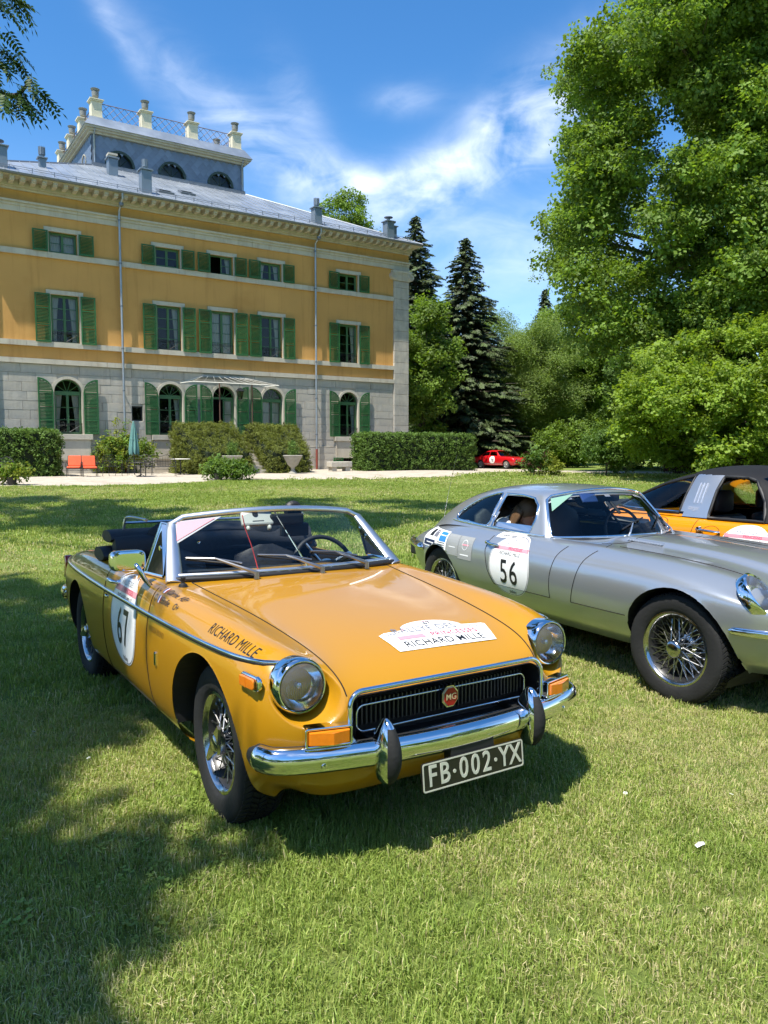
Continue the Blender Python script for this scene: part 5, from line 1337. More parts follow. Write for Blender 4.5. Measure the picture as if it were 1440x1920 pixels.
    # seats
    for s in (-1, 1):
        st = empty('seat', (-1.38, s*.31, .25), 0, car)
        mb = MB(); mb.grid([[(.28*math.cos(a)*1.0, .24*math.sin(a), z) for a in np.linspace(0, 2*math.pi, 20, endpoint=False)] for z in (0, .14, .19)], closed=True); mb._add([(.28*math.cos(a), .24*math.sin(a), .19) for a in np.linspace(0, 2*math.pi, 20, endpoint=False)], [tuple(range(20))]); mb.build('cushion', BLV, st, smooth=50)
        mb = MB(); rows = []
        for k in range(9):
            f = k/8; z = .12+.50*f; xx = -.26-.14*f; hw = .235*(1-.12*f**2)*(1 if f < .85 else math.sqrt(max(.05, 1-((f-.85)/.16)**2))); rows.append([(xx-.055*math.sin(a)-.0, hw*math.cos(a), z) for a in np.linspace(0, 2*math.pi, 20, endpoint=False)])
        mb.grid(rows, closed=True); mb.build('backrest', BLV, st, smooth=60)
        mb = MB(); mb.grid([[(-.42-.045*math.sin(a)*q, .12*math.cos(a)*q, z) for a in np.linspace(0, 2*math.pi, 16, endpoint=False)] for z, q in ((.60, .6), (.63, 1), (.74, 1), (.78, .5))], closed=True); mb.build('headrest', BLV, st, smooth=60)
    # steering wheel (left side)
    sw = empty('steering_wheel', (-.98, .33, .80), 0, car, rot=(0, rad(68), 0)); mb = MB(); mb.tube([(.19*math.cos(a), .19*math.sin(a), 0) for a in np.linspace(0, 2*math.pi, 40, endpoint=False)], .013, 8, closed=True); mb.build('rim', BLV, sw, smooth=60)
    mb = MB()
    for a in (90, 210, 330): mb.tube([(0, 0, .02), (.18*math.cos(rad(a)), .18*math.sin(rad(a)), 0)], .009, 6)
    mb.lathe([(.001, .05), (.05, .045), (.055, .02)], 16); mb.tube([(0, 0, .02), (0, 0, .30)], .02, 8); mb.build('spokes', CHS, sw)
    # folded hood bundle behind the seats
    hd = empty('folded_hood', (-1.92, 0, .80), 0, car)
    def roll(name, x0, z0, rx, rz, hw, wob):
        rows = []
        for y in np.linspace(-hw, hw, 27):
            e = 1-.30*(abs(y)/hw)**6; rows.append([(x0+wob*math.sin(y*9+z0*7)+.05*(abs(y)/hw)**2+rx*e*math.cos(a)*(1+.10*math.sin(3*a+y*5)), y, z0+.012*math.sin(y*7+1)+rz*e*math.sin(a)) for a in np.linspace(0, 2*math.pi, 20, endpoint=False)])
        mb = MB(); mb.grid(rows, closed=True); mb._add(rows[0], [tuple(range(19, -1, -1))]); mb._add(rows[-1], [tuple(range(20))]); mb.build(name, BLV, hd, smooth=70)
    roll('fabric_fold', -.02, .05, .17, .055, .70, .01); roll('fabric_fold', -.02, .155, .16, .050, .655, .015); roll('fabric_fold', .10, .10, .07, .08, .64, .01)
    mb = MB()
    for s in (-1, 1): mb.tube(spline([(.02, s*.55, .10), (.05, s*.55, .24), (.10, s*.53, .27), (.34, s*.50, .27)], 5), .010, 6)
    mb.tube([(.05, -.55, .235), (.05, .55, .235)], .009, 6); mb.build('hood_frame', CHS, hd, smooth=60)
    mb = MB()
    for y in np.linspace(-.55, .55, 9): mb.lathe([(.001, -.008), (.011, -.006), (.012, .002)], 10, (.175, y, .11), 'x')
    o = mb.build('hood_studs', CHR, hd); o['kind'] = 'stuff'
    # windscreen
    ws = empty('windscreen', (0, 0, 0), 0, car)
    def wsp(u, f):           # u -1..1 across, f 0..1 up
        hw = .615+(.535-.615)*f; y = u*hw; x = -.61-.115*u*u-(.305-.02*u*u)*f; z = .872+(.285-.035*u*u)*f-.004*u*u; return Vector((x, y, z))
    rows = [[tuple(wsp(u, f)) for u in np.linspace(-.985, .985, 25)] for f in np.linspace(.02, .985, 9)]
    mb = MB(); mb.grid(rows); mb.build('glass', GLS, ws, smooth=180)
    def bar(pts, w, h, name, m=CHS):
        rows = []; P = [Vector(p) for p in pts]
        for i, p in enumerate(P):
            d = (P[min(i+1, len(P)-1)]-P[max(0, i-1)]).normalized(); nn = Vector((1, 0, .9)).normalized(); a = d.cross(nn).normalized(); nn = a.cross(d); ww = w[i] if isinstance(w, list) else w
            rows.append([tuple(p+a*ww*math.cos(t)+nn*h*math.sin(t)) for t in np.linspace(0, 2*math.pi, 12, endpoint=False)])
        mb = MB(); mb.grid(rows, closed=True); mb._add(rows[0], [tuple(range(11, -1, -1))]); mb._add(rows[-1], [tuple(range(12))]); return mb.build(name, m, ws, smooth=60)
    fr = [wsp(-1, f) for f in np.linspace(-.10, .90, 8)]+[wsp(u, 1-.10*max(0, abs(u)-.9)/.1) for u in (-.985, -.95, -.90)]+[wsp(u, 1) for u in np.linspace(-.8, .8, 17)]+[wsp(u, 1-.10*max(0, abs(u)-.9)/.1) for u in (.90, .95, .985)]+[wsp(1, f) for f in np.linspace(.90, -.10, 8)]
    wd = [.042-.016*f for f in np.linspace(0, 1, 8)]+[.017]*23+[.042-.016*f for f in np.linspace(1, 0, 8)]
    bar(fr, wd, .015, 'screen_frame'); bar([wsp(u, .01) for u in np.linspace(-.97, .97, 21)], .011, .010, 'screen_base_rail')
    bar([wsp(u, -.055) for u in np.linspace(-1.0, 1.0, 21)], .013, .014, 'screen_seal', BLK)
    mb = MB(); mb.tube([wsp(.07, .02)-Vector((.012, 0, 0)), wsp(-.02, .97)-Vector((.012, 0, 0))], .0045, 6); mb.build('tie_rod', CHR, ws)
    mb = MB(); mb.box(-.02, .03, -.10, .10, -.03, .03); o = mb.build('rear_view_mirror', BLK, ws, bevel=.012); o.location = wsp(.10, .80)-Vector((.06, 0, 0))
    # sticker triangle, toll box, cord, clamp
    def wdec(name, pts, m, off=.004):
        mb = MB(); mb._add([wsp(*p)+Vector((off, 0, off*.9)) for p in pts], [tuple(range(len(pts)))]); return mb.build(name, m, ws)
    wdec('screen_sticker', [(-.975, .93), (-.56, .93), (-.985, .52)], mat('sticker_film_grey', srgb(160, 162, 166), .4, var=0)); wdec('screen_sticker', [(-.96, .91), (-.62, .91), (-.97, .58)], STP, .006)
    bx = empty('toll_box', wsp(-.21, .86)-Vector((.035, 0, 0)), 0, ws, rot=(0, rad(-30), 0)); mb = MB(); mb.box(-.015, .015, -.088, .088, -.048, .044); mb.box(-.016, .016, -.070, -.050, -.075, -.0481); mb.box(-.016, .016, .050, .070, -.075, -.0481); mb.build('box_shell', mat('pale_grey_plastic', srgb(206, 206, 200), .5), bx, bevel=.01)
    mb = MB(); mb.lathe([(.001, .0), (.016, 0), (.016, .002)], 14, (.0155, -.01, .012), 'x'); mb.build('emblem', BLK, bx)
    mb = MB(); mb._add([(.0165, -.032, -.029), (.0165, .032, -.029), (.0165, .032, -.025), (.0165, -.032, -.025)], [(0, 1, 2, 3)]); mb.build('box_print', STK, bx)
    mb = MB(); mb.tube(spline([wsp(-.36, .94), wsp(-.365, .7)-Vector((.01, 0, 0)), wsp(-.36, .4)-Vector((.006, 0, 0)), wsp(-.37, .04)]), .0025, 5); mb.build('red_cord', mat('red_cord', (.3, .02, .02), .6), ws)
    cl = empty('phone_clamp', wsp(.22, .78)-Vector((.10, 0, .0)), 0, ws); mb = MB(); mb.lathe([(.001, -.02), (.05, -.02), (.055, 0), (.04, .02), (.001, .02)], 18, (0, 0, .05), 'x'); mb.box(-.03, .03, -.07, .08, -.09, -.02); mb.tube([(0, 0, .03), (0, .01, -.05)], .015, 8); mb.build('clamp', BLK, cl, bevel=.006)
    # quarter lights and glass run
    for s in (-1, 1):
        q = empty('quarter_light', (0, 0, 0), 0, car); a, b, c_, d_ = Vector((-.80, s*.645, .860)), Vector((-1.055, s*.660, .850)), Vector((-1.045, s*.575, 1.098)), Vector((-.99, s*.555, 1.095))
        mb = MB(); mb._add([a, b, c_, d_], [(0, 1, 2, 3)]); mb.build('glass', GLT, q); mb = MB(); mb.tube([b, c_], .008, 6); mb.tube([a, b], .007, 6); mb.tube([c_, d_], .006, 6); mb.build('chrome_bar', CHR, q)
        mb = MB(); mb.lathe([(.001, -.02), (.012, -.02), (.012, .0)], 10, ((a+d_).x/2-.06, s*.595, .98), 'y'); mb.build('catch', CHR, q)
    # wipers
    for (pu, bu0, bu1, bf) in ((-.42, -.92, -.50, .17), (.14, -.36, .10, .15), (.60, .12, .58, .15)):
        w = empty('wiper', (0, 0, 0), 0, car); off = Vector((.022, 0, .022)); P = wsp(pu, -.09)+Vector((.03, 0, .012)); A = wsp(bu0, bf+.06)+off; B = wsp(bu1, bf-.06)+off*.8; M_ = A.lerp(B, .5)+off*.5
        mb = MB(); mb.tube([P, P+Vector((-.005, 0, .02)), P.lerp(M_, .35)+Vector((.012, 0, .012)), M_], [.012, .012, .009, .0045], 6); mb.lathe([(.001, .03), (.012, .026), (.014, -.01)], 10, P); mb.build('arm', mat('wiper_steel', (.30, .30, .30), .35, metal=.9), w, smooth=50)
        mb = MB(); mb.tube([A, M_, B], .0045, 5); mb.build('blade', mat('wiper_steel', (.3, .3, .3)), w); mb = MB(); mb.tube([A-off*.35, A.lerp(B, .5)-off*.35, B-off*.35], .005, 5); mb.build('rubber', BLK, w)
    # scuttle vent
    v = empty('scuttle_vent', (0, 0, 0), 0, car); mb = MB(); yy = np.linspace(-.21, .19, 12); L1 = [hit(bvh, (-.590-.05*y*y, y, 1.5), (0, 0, -1), .003) for y in yy]; L2 = [hit(bvh, (-.632-.05*y*y, y, 1.5), (0, 0, -1), .003) for y in yy]
    mb.grid([[tuple(p) for p in L1], [tuple(p) for p in L2]], flip=True); mb.build('vent_plate', CHR, v)
    for k in range(7):
        y = -.19+k*.06; h = hit(bvh, (-.611-.05*y*y, y, 1.5), (0, 0, -1), .006); mb = MB(); mb.tube([h+Vector((.018, 0, 0)), h+Vector((0, .006, .006)), h+Vector((-.018, 0, 0))], [.003, .006, .003], 6); mb.build('fin', CHR, v)
    for y in (-.44, ):
        h = hit(bvh, (-.60, -.615, 1.5), (0, 0, -1), 0); mb = MB(); mb.lathe([(.022, 0), (.018, .012), (.008, .018), (.008, .034), (.012, .036), (.012, .044), (.001, .046)], 14, h); mb.build('aerial_base', BLK, car, smooth=40)
    # door furniture and mirror
    for s, D in ((-1, DR), (1, DL)):
        h = hit(bvh, (-1.36, s*1.2, .775), (0, -s, 0), .0); mb = MB(); mb.tube([h+Vector((.09, s*.010, .0)), h+Vector((.07, s*.032, .004)), h+Vector((-.04, s*.034, .004)), h+Vector((-.085, s*.012, 0))], [.008, .010, .010, .007], 8); mb.lathe([(.001, -.01), (.014, -.008), (.015, .01)], 12, h+Vector((.095, s*.006, 0)), 'y'); mb.build('handle', CHR, D, smooth=50)
        h = hit(bvh, (-1.47, s*1.2, .675), (0, -s, 0), .0); mb = MB(); mb.lathe([(.001, s*.012), (.010, s*.010), (.012, 0)], 12, h, 'y'); mb.build('lock', CHR, D)
    mr = empty('door_mirror', (0, 0, 0), 0, DR); h = hit(bvh, (-.80, -1.2, .80), (0, 1, 0), 0); hb = hit(bvh, (-.79, -.685, 1.5), (0, 0, -1), 0) or h
    c = Vector((-.84, -.80, .945)); mb = MB(); mb.tube(spline([hb+Vector((0, -.015, -.02)), hb+Vector((.0, -.05, .02)), hb+Vector((-.005, -.075, .07)), c+Vector((-.01, .02, 0))], 5), [.011]*16, 8); mb.build('arm', CHR, mr, smooth=60)
    rows = []
    for f, q in ((.028, .72), (.026, .88), (.014, .97), (0, 1.0), (-.03, .98), (-.034, .94)):
        rows.append([(c.x+f, c.y+.082*q*math.copysign(abs(math.cos(a))**.45, math.cos(a)), c.z+.050*q*math.copysign(abs(math.sin(a))**.45, math.sin(a))) for a in np.linspace(0, 2*math.pi, 32, endpoint=False)])
    mb = MB(); mb.grid(rows, closed=True); mb._add(rows[0], [tuple(range(31, -1, -1))]); mb.build('shell', CHR, mr, smooth=40)
    mb = MB(); mb._add([(p[0]+.003, p[1], p[2]) for p in rows[-1]], [tuple(range(32))]); mb.build('mirror_glass', CHR, mr)
    # chrome side trim
    for s in (-1, 1):
        P = surf_line(bvh, [(.50, s*1.2, .728), (0, s*1.2, .722), (-.68, s*1.2, .712), (-1.5, s*1.2, .708), (-2.4, s*1.2, .712), (-2.99, s*1.2, .716)], (0, -s, 0), .003, 14)
        for nm, m, dz, r_ in (('side_moulding', CHR, .0, .0085), ('moulding_insert', BLK, -.006, .0075)):
            mb = MB(); mb.tube([p+Vector((0, s*(.001 if m is CHR else .0025), dz)) for p in P], r_, 8); mb.build(nm, m, car, smooth=60)
    # head lamps
    for s in (-1, 1):
        hl = empty('headlight', (.512, s*hy, hz), 0, car, rot=(0, rad(87), 0)); hl.scale = (.83, .83, .83)
        mb = MB(); mb.lathe([(.117, -.05), (.119, .0), (.117, .020), (.112, .034), (.106, .040), (.102, .039), (.099, .034)], 48); mb.build('bezel', CHR, hl, smooth=40)
        mb = MB(); mb.lathe([(.096, .034), (.080, .0), (.055, -.03), (.02, -.048), (.001, -.05)], 40); mb.build('reflector', REFL, hl, smooth=60)
        mb = MB(); mb.lathe([(.099, .035), (.085, .050), (.06, .061), (.03, .067), (.001, .069)], 40); mb.build('lens', LENS, hl, smooth=60)
        mb = MB()
        for y in np.linspace(-.075, .075, 17):
            z_ = math.sqrt(.088**2-y*y); mb.tube([(-z_*(.2 if abs(y) < .03 else .5), y, .050), (z_*.5, y, .052)], .0012, 4)
        o = mb.build('lens_flutes', LENS, hl); o['kind'] = 'stuff'
        mb = MB(); mb.lathe([(.012, -.045), (.012, .01), (.001, .016)], 14); mb.build('bulb', mat('bulb_glass', (.6, .62, .65), .1, metal=.6), hl)
    # grille
    g = empty('grille', (.60, 0, .522), 0, car)
    def rrect(w, h, r, n=6):
        P = []
        for cx, cy, a0 in ((w-r, h-r, 0), (-w+r, h-r, 90), (-w+r, -h+r, 180), (w-r, -h+r, 270)):
            for k in range(n+1): a = rad(a0+90*k/n); P.append((cx+r*math.cos(a), cy+r*math.sin(a)))
        return P
    def fx_(y, z): return np.interp(abs(y), [0, .23, .44], [.648, .645, .628])-.60-max(0, z-.04)*.22
    def loop(w, h, r, dx, rad_, name, m=CHR):
        mb = MB(); mb.tube([(fx_(p[0], p[1])+dx, p[0], p[1]) for p in rrect(w, h, r, 8)], rad_, 8, closed=True); return mb.build(name, m, g, smooth=60)
    loop(.446, .093, .055, .002, .0095, 'surround'); loop(.395, .047, .030, -.045, .0045, 'inner_surround'); g.children[-1].location = (0, 0, .018)
    mb = MB(); mb._add([(fx_(p[0], 0)-.11, p[0], p[1]) for p in rrect(.45, .097, .055)], [tuple(range(28))]); 
    P = rrect(.446, .093, .055, 8); n = len(P); mb._add([(fx_(p[0], p[1]), p[0], p[1]) for p in P]+[(fx_(p[0], 0)-.11, p[0], p[1]) for p in P], [(i, (i+1) % n, n+(i+1) % n, n+i) for i in range(n)]); mb.build('recess', BLK, g)
    for k in range(43):
        y = -.385+k*.77/42; mb = MB(); hh = .045 if abs(y) < .37 else .034; x = fx_(y, 0)-.062; mb.box(x-.012, x+.006, y-.003, y+.003, .018-hh, .018+hh); mb.build('slat', mat('grille_black', (.02, .02, .02), .4), g)
    bd = empty('badge', (fx_(0, .018)-.040, 0, .022), 0, g); octo = lambda r: [(r*math.cos(rad(22.5+45*k)), r*1.08*math.sin(rad(22.5+45*k))) for k in range(8)]
    for r_, x_, m in ((.040, 0, CHR), (.0355, .004, mat('badge_cream', srgb(214, 190, 140), .3)), (.033, .006, mat('badge_red', srgb(170, 32, 24), .3))):
        mb = MB(); mb.prism(octo(r_), x_-.004, x_+.002, 'x'); mb.build('badge_plate', m, g).location = bd.location
    me = text_mesh('t', 'MG', .034, mat('badge_cream', (1, 1, 1)), bold=.0004, spacing=.95); o = bpy.data.objects.new('badge_lettering', me); link(o, g); o.location = bd.location+Vector((.0095, 0, 0)); o.rotation_euler = (rad(90), 0, rad(90)); bpy.data.objects.remove(bd)
    # bumper with overriders and plate
    b = empty('front_bumper', (-.042, 0, .422), 0, car)
    path = spline([(.50, -.738, .0), (.55, -.732, 0), (.61, -.695, 0), (.665, -.58, 0), (.715, -.38, 0), (.742, -.18, 0), (.75, 0, 0), (.742, .18, 0), (.715, .38, 0), (.665, .58, 0), (.61, .695, 0), (.55, .732, 0), (.50, .738, 0)], 7)
    prof = [(-.035, .040), (-.018, .047), (.0, .043), (.012, .030), (.018, .010), (.019, -.010), (.014, -.026), (.002, -.040), (-.014, -.046), (-.032, -.042)]
    def taper(i, n): t = min(i, n-1-i)/6; return min(1, .55+.45*t)
    rows = []; P = path; n = len(P)
    for i in range(n):
        d = (P[min(i+1, n-1)]-P[max(i-1, 0)]).normalized(); o_ = d.cross(Vector((0, 0, 1))); tp = taper(i, n); rows.append([tuple(P[i]+o_*a*tp+Vector((0, 0, bb*tp))) for a, bb in prof])
    mb = MB(); mb.grid(rows, flip=True); mb.build('blade', CHR, b, smooth=60)
    mb = MB(); mb.grid([[tuple(Vector(p)-Vector((.012, 0, 0))) for p in r] for r in rows]); mb.build('blade_back', BLK, b)
    for s in (-1, 1):
        mb = MB(); rows = []; c = Vector((.735, s*.335, 0))
        for f in .5-.5*np.cos(np.linspace(.12, math.pi-.12, 19)):
            z = -.112+.235*f; wv = .047*math.sin(math.pi*f)**.5*(1.08-.25*f); dp = .080*math.sin(math.pi*f)**.5*(1.02-.2*f); rows.append([(c.x-.01+dp*math.sin(a)*(1 if math.sin(a) > 0 else .9), c.y+wv*math.cos(a), z+c.z) for a in np.linspace(0, 2*math.pi, 20, endpoint=False)])
        mb.grid(rows, closed=True); mb._add(rows[0], [tuple(range(19, -1, -1))]); mb._add(rows[-1], [tuple(range(20))]); mb.build('overrider', CHR, b, smooth=70)
        mb = MB(); rr = []
        for f in np.linspace(.05, .88, 13):
            z = -.112+.235*f; wv = .031*math.sin(math.pi*f)**.6*(1.08-.25*f); dp = .080*math.sin(math.pi*f)**.5*(1.02-.2*f)+.004; rr.append([(c.x-.01+dp*math.cos(t*.75), c.y+wv*math.sin(t*.98)*1.2, z) for t in np.linspace(-1.0, 1.0, 9)])
        mb.grid(rr); mb.build('overrider_rubber', RUB, b, smooth=70)
        for y in (.56,):
            i = min(range(len(path)), key=lambda k: abs(path[k].y-s*y)+(path[k].x < .5)); mb = MB(); p = path[i]; mb.lathe([(.001, .013), (.010, .010), (.012, .0)], 12, (p.x+.012, p.y, -.012), 'x'); mb.build('bolt', CHR, b, smooth=60)
        mb = MB(); mb.box(.50, .72, s*.335-.02, s*.335+.02, -.05, .03); mb.build('bracket', BLK, b)
    ap = [p for p in path if abs(p.y) < .70]; mb = MB(); mb.grid([[(p.x-.02, p.y, -.030) for p in ap], [(min(p.x-.03, float(np.interp(abs(p.y), [0, .23, .44, .58, .70], [.66, .657, .647, .61, .52]))), p.y, -.012) for p in ap]], flip=True); mb.build('sun_block_strip', BLK, b)  # added strip, blocks sun that would leak between bumper and body
    pl = empty('number_plate', (.735, .02, .318), 0, car, rot=(0, rad(-6), 0)); pw, ph = .236, .052
    mb = MB(); mb.prism([(p[0], p[1]) for p in rrect(pw, ph, .010)], -.006, 0, 'x'); mb.build('plate', mat('plate_black', (.012, .012, .012), .3, coat=.3), pl)
    mb = MB(); mb.ring_prism(rrect(pw-.002, ph-.002, .009), rrect(pw-.007, ph-.007, .006), .0004, .002, 'x'); PLW = mat('plate_silver', srgb(205, 205, 190), .45, metal=.3, var=.08, vs=20); mb.build('plate_border', PLW, pl)
    for ch, y in (('F', -.192), ('B', -.138), ('0', -.052), ('0', .002), ('2', .056), ('Y', .140), ('X', .194)):
        me = text_mesh('t', ch, .106, PLW, bold=.0012, sx=.80, extrude=.001); o = bpy.data.objects.new('plate_character', me); link(o, pl); o.location = (.0015, y, 0); o.rotation_euler = (rad(90), 0, rad(90))
    for y in (-.095, .098): mb = MB(); mb.lathe([(.001, .002), (.007, .002), (.007, 0)], 10, (.001, y, 0), 'x'); mb.build('plate_dot', PLW, pl)
    mb = MB(); mb.box(-.05, -.007, -.10, .10, .02, .09); mb.build('plate_bracket', BLK, pl)
    # indicators, side markers
    for s in (-1, 1):
        i_ = empty('indicator', (.622, s*.528, .504), 0, car, rot=(0, 0, s*rad(14))); mb = MB(); mb.ring_prism(rrect(.082, .034, .010), rrect(.074, .026, .006), -.03, .022, 'x'); mb.build('frame', CHR, i_, bevel=.003)
        mb = MB(); vs = [(.008, y, z) for y, z in ((-.073, -.025), (.073, -.025), (.073, .025), (-.073, .025))]+[(.030, y, z) for y, z in ((-.068, -.020), (.068, -.020), (.068, .020), (-.068, .020))]+[(.046, -s*.01, -.02), (.046, -s*.01, .02)]
        mb._add(vs, [(0, 1, 5, 4), (2, 3, 7, 6), (1, 2, 6, 5), (3, 0, 4, 7), (4, 8, 9, 7), (8, 5, 6, 9), (4, 5, 8), (7, 9, 6)]); mb.build('lens', AMB, i_)
        h = hit(bvh, (.425, s*1.2, .668), (0, -s, 0), 0); mk = empty('side_marker', h, 0, car, rot=(0, 0, rad(-6)*s)); mb = MB(); mb.prism(rrect(.062, .027, .02), s*-.004, s*.016, 'y'); mb.build('bezel', CHR, mk, bevel=.006)
        mb = MB(); mb.prism([(p[0]-.004, p[1]) for p in rrect(.050, .020, .012)], s*.016, s*.026, 'y'); mb.build('lens', AMB, mk, bevel=.004); mb = MB(); mb.box(-.008, -.004, s*.0262, s*.0275, -.018, .018); mb.build('rib', AMB, mk)
        h = hit(bvh, (-.545, s*1.2, .535), (0, -s, 0), 0); mb = MB(); mb.box(h.x-.011, h.x+.011, h.y-s*.004, h.y+s*.007, h.z-.030, h.z+.030); mb.build('emblem', CHR, car, bevel=.003)
        # rear lamps and rear bumper ends
        h = hit(bvh, (-2.955, s*1.4, .655), (0, -s, 0), 0) or Vector((-2.955, s*.66, .655)); mb = MB(); mb.prism([(h.x-.05, h.z-.09), (h.x+.03, h.z-.09), (h.x+.035, h.z+.03), (h.x+.01, h.z+.075), (h.x-.04, h.z+.07)], h.y-s*.03, h.y+s*.025, 'y'); o = mb.build('rear_lamp', REDL, car, bevel=.012)
    rb = [(-2.86, -.715, 0), (-2.95, -.712, 0), (-3.05, -.67, 0), (-3.14, -.52, 0), (-3.18, -.25, 0), (-3.19, 0, 0), (-3.18, .25, 0), (-3.14, .52, 0), (-3.05, .67, 0), (-2.95, .712, 0), (-2.86, .715, 0)]
    mb = sweep(spline(rb, 5), [(-a, bb) for a, bb in prof][::1]); o = mb.build('rear_bumper', CHR, car, smooth=60); o.location = (0, 0, .47)
    # wheels
    wm = wheel_meshes(.308, .188, .186, 60, 'ears')
    for (x, y, st, sp) in ((0, -.600, rad(-2), .3), (0, .600, rad(-2), 1.1), (-2.311, -.605, 0, .8), (-2.311, .605, 0, .1)): put_wheel(car, wm, x, y, .308, st, sp)
    # ---------------- lettering and stickers
    d_, u_ = (0, 1, 0), (1, 0, 0)
    roundel(car, bvh, (-1.11, -.75, .615), d_, u_, '67', .48, .47, narrow=.74, foot='sisley')
    sd, sv = Vector((0, .74, -.67)), Vector((0, .67, .74))
    def T(s, size, x, z, m=STK, sh=True, **k):
        if sh: decal('lettering', text_mesh('t', s, size, None, **k), bvh, Vector((x, -.715, .765))+sv*z, u_, sv, sd, m, car, .0016, 2)
        else: decal('lettering', text_mesh('t', s, size, None, **k), bvh, (x, -.75, z), u_, (0, 0, 1), d_, m, car, .0016, 2)
    T('RICHARD MILLE', .066, .19, .012, bold=.0, spacing=1.08, sx=.74); T('Corine  AB+', .044, -.455, .062, bold=.0002, shear=.25); T('Elodie    O+', .044, -.465, .014, bold=.0002, shear=.25); T('VANESSA BRUNO', .036, -.55, .655, mat('sticker_brown', srgb(120, 84, 20), .4, var=0), sh=False, sx=.8)
    for z in (.062, .014):
        for k, m in enumerate((mat('flag_blue', srgb(30, 50, 130), .4), STW, mat('flag_red', srgb(190, 30, 30), .4))): decal('flag_stripe', flat_rect(-.666+k*.012, -.654+k*.012, -.016, .016, 1), bvh, Vector((.05, -.715, .765))+sv*z, u_, sv, sd, m, car, .0016, 0)
        decal('helmet_mark', flat_ring([(.014*math.cos(a), .017*math.sin(a)) for a in np.linspace(0, 6.283, 16, endpoint=False)], .003), bvh, Vector((-.65, -.715, .765))+sv*z, u_, sv, sd, STK, car, .0016, 0)
    # rally plate on the bonnet
    o = Vector((.385, .125, 1.2)); u = Vector((.03, .92, 0)); v = Vector((-.98, .03, 0)); dn = (0, 0, -1)
    out = [(-.27, -.085), (.24, -.085), (.285, .05), (.27, .062), (.165, .062)]+[(.165*math.cos(a), .062+.075*math.sin(a)) for a in np.linspace(.25, math.pi-.25, 12)]+[(-.165, .062), (-.255, .062), (-.29, .045)]
    RP = decal('rally_plate', flat_poly(out, 8), bvh, o, u, v, dn, STW, BON, .003)
    decal('plate_edge', flat_ring([(p[0]*.965, p[1]*.945) for p in out], .004), bvh, o, u, v, dn, STP, RP, .0042, 0)
    def B(s, size, x, y, m, **k): decal('plate_lettering', text_mesh('t', s, size, None, **k), bvh, o+u*x+v*y, u, v, dn, m, RP, .0046, 2)
    B('67', .042, 0, .108, STK, bold=.0003); B('RALLYE DES', .064, -.045, .062, STG, spacing=1.05, sx=.95); B('2025', .030, .205, .045, STG); B('24e', .030, -.235, .040, STG, shear=.2); B('PRINCESSES', .046, .075, .005, STM, bold=.0002, spacing=1.05); B('RICHARD MILLE', .060, -.01, -.048, STK, bold=.0002, spacing=1.08, sx=.92)
    decal('pink_band', flat_rect(-.22, -.085, -.010, .018), bvh, o, u, v, dn, STP, RP, .0044)
    return car
MG_CAR = roadster()
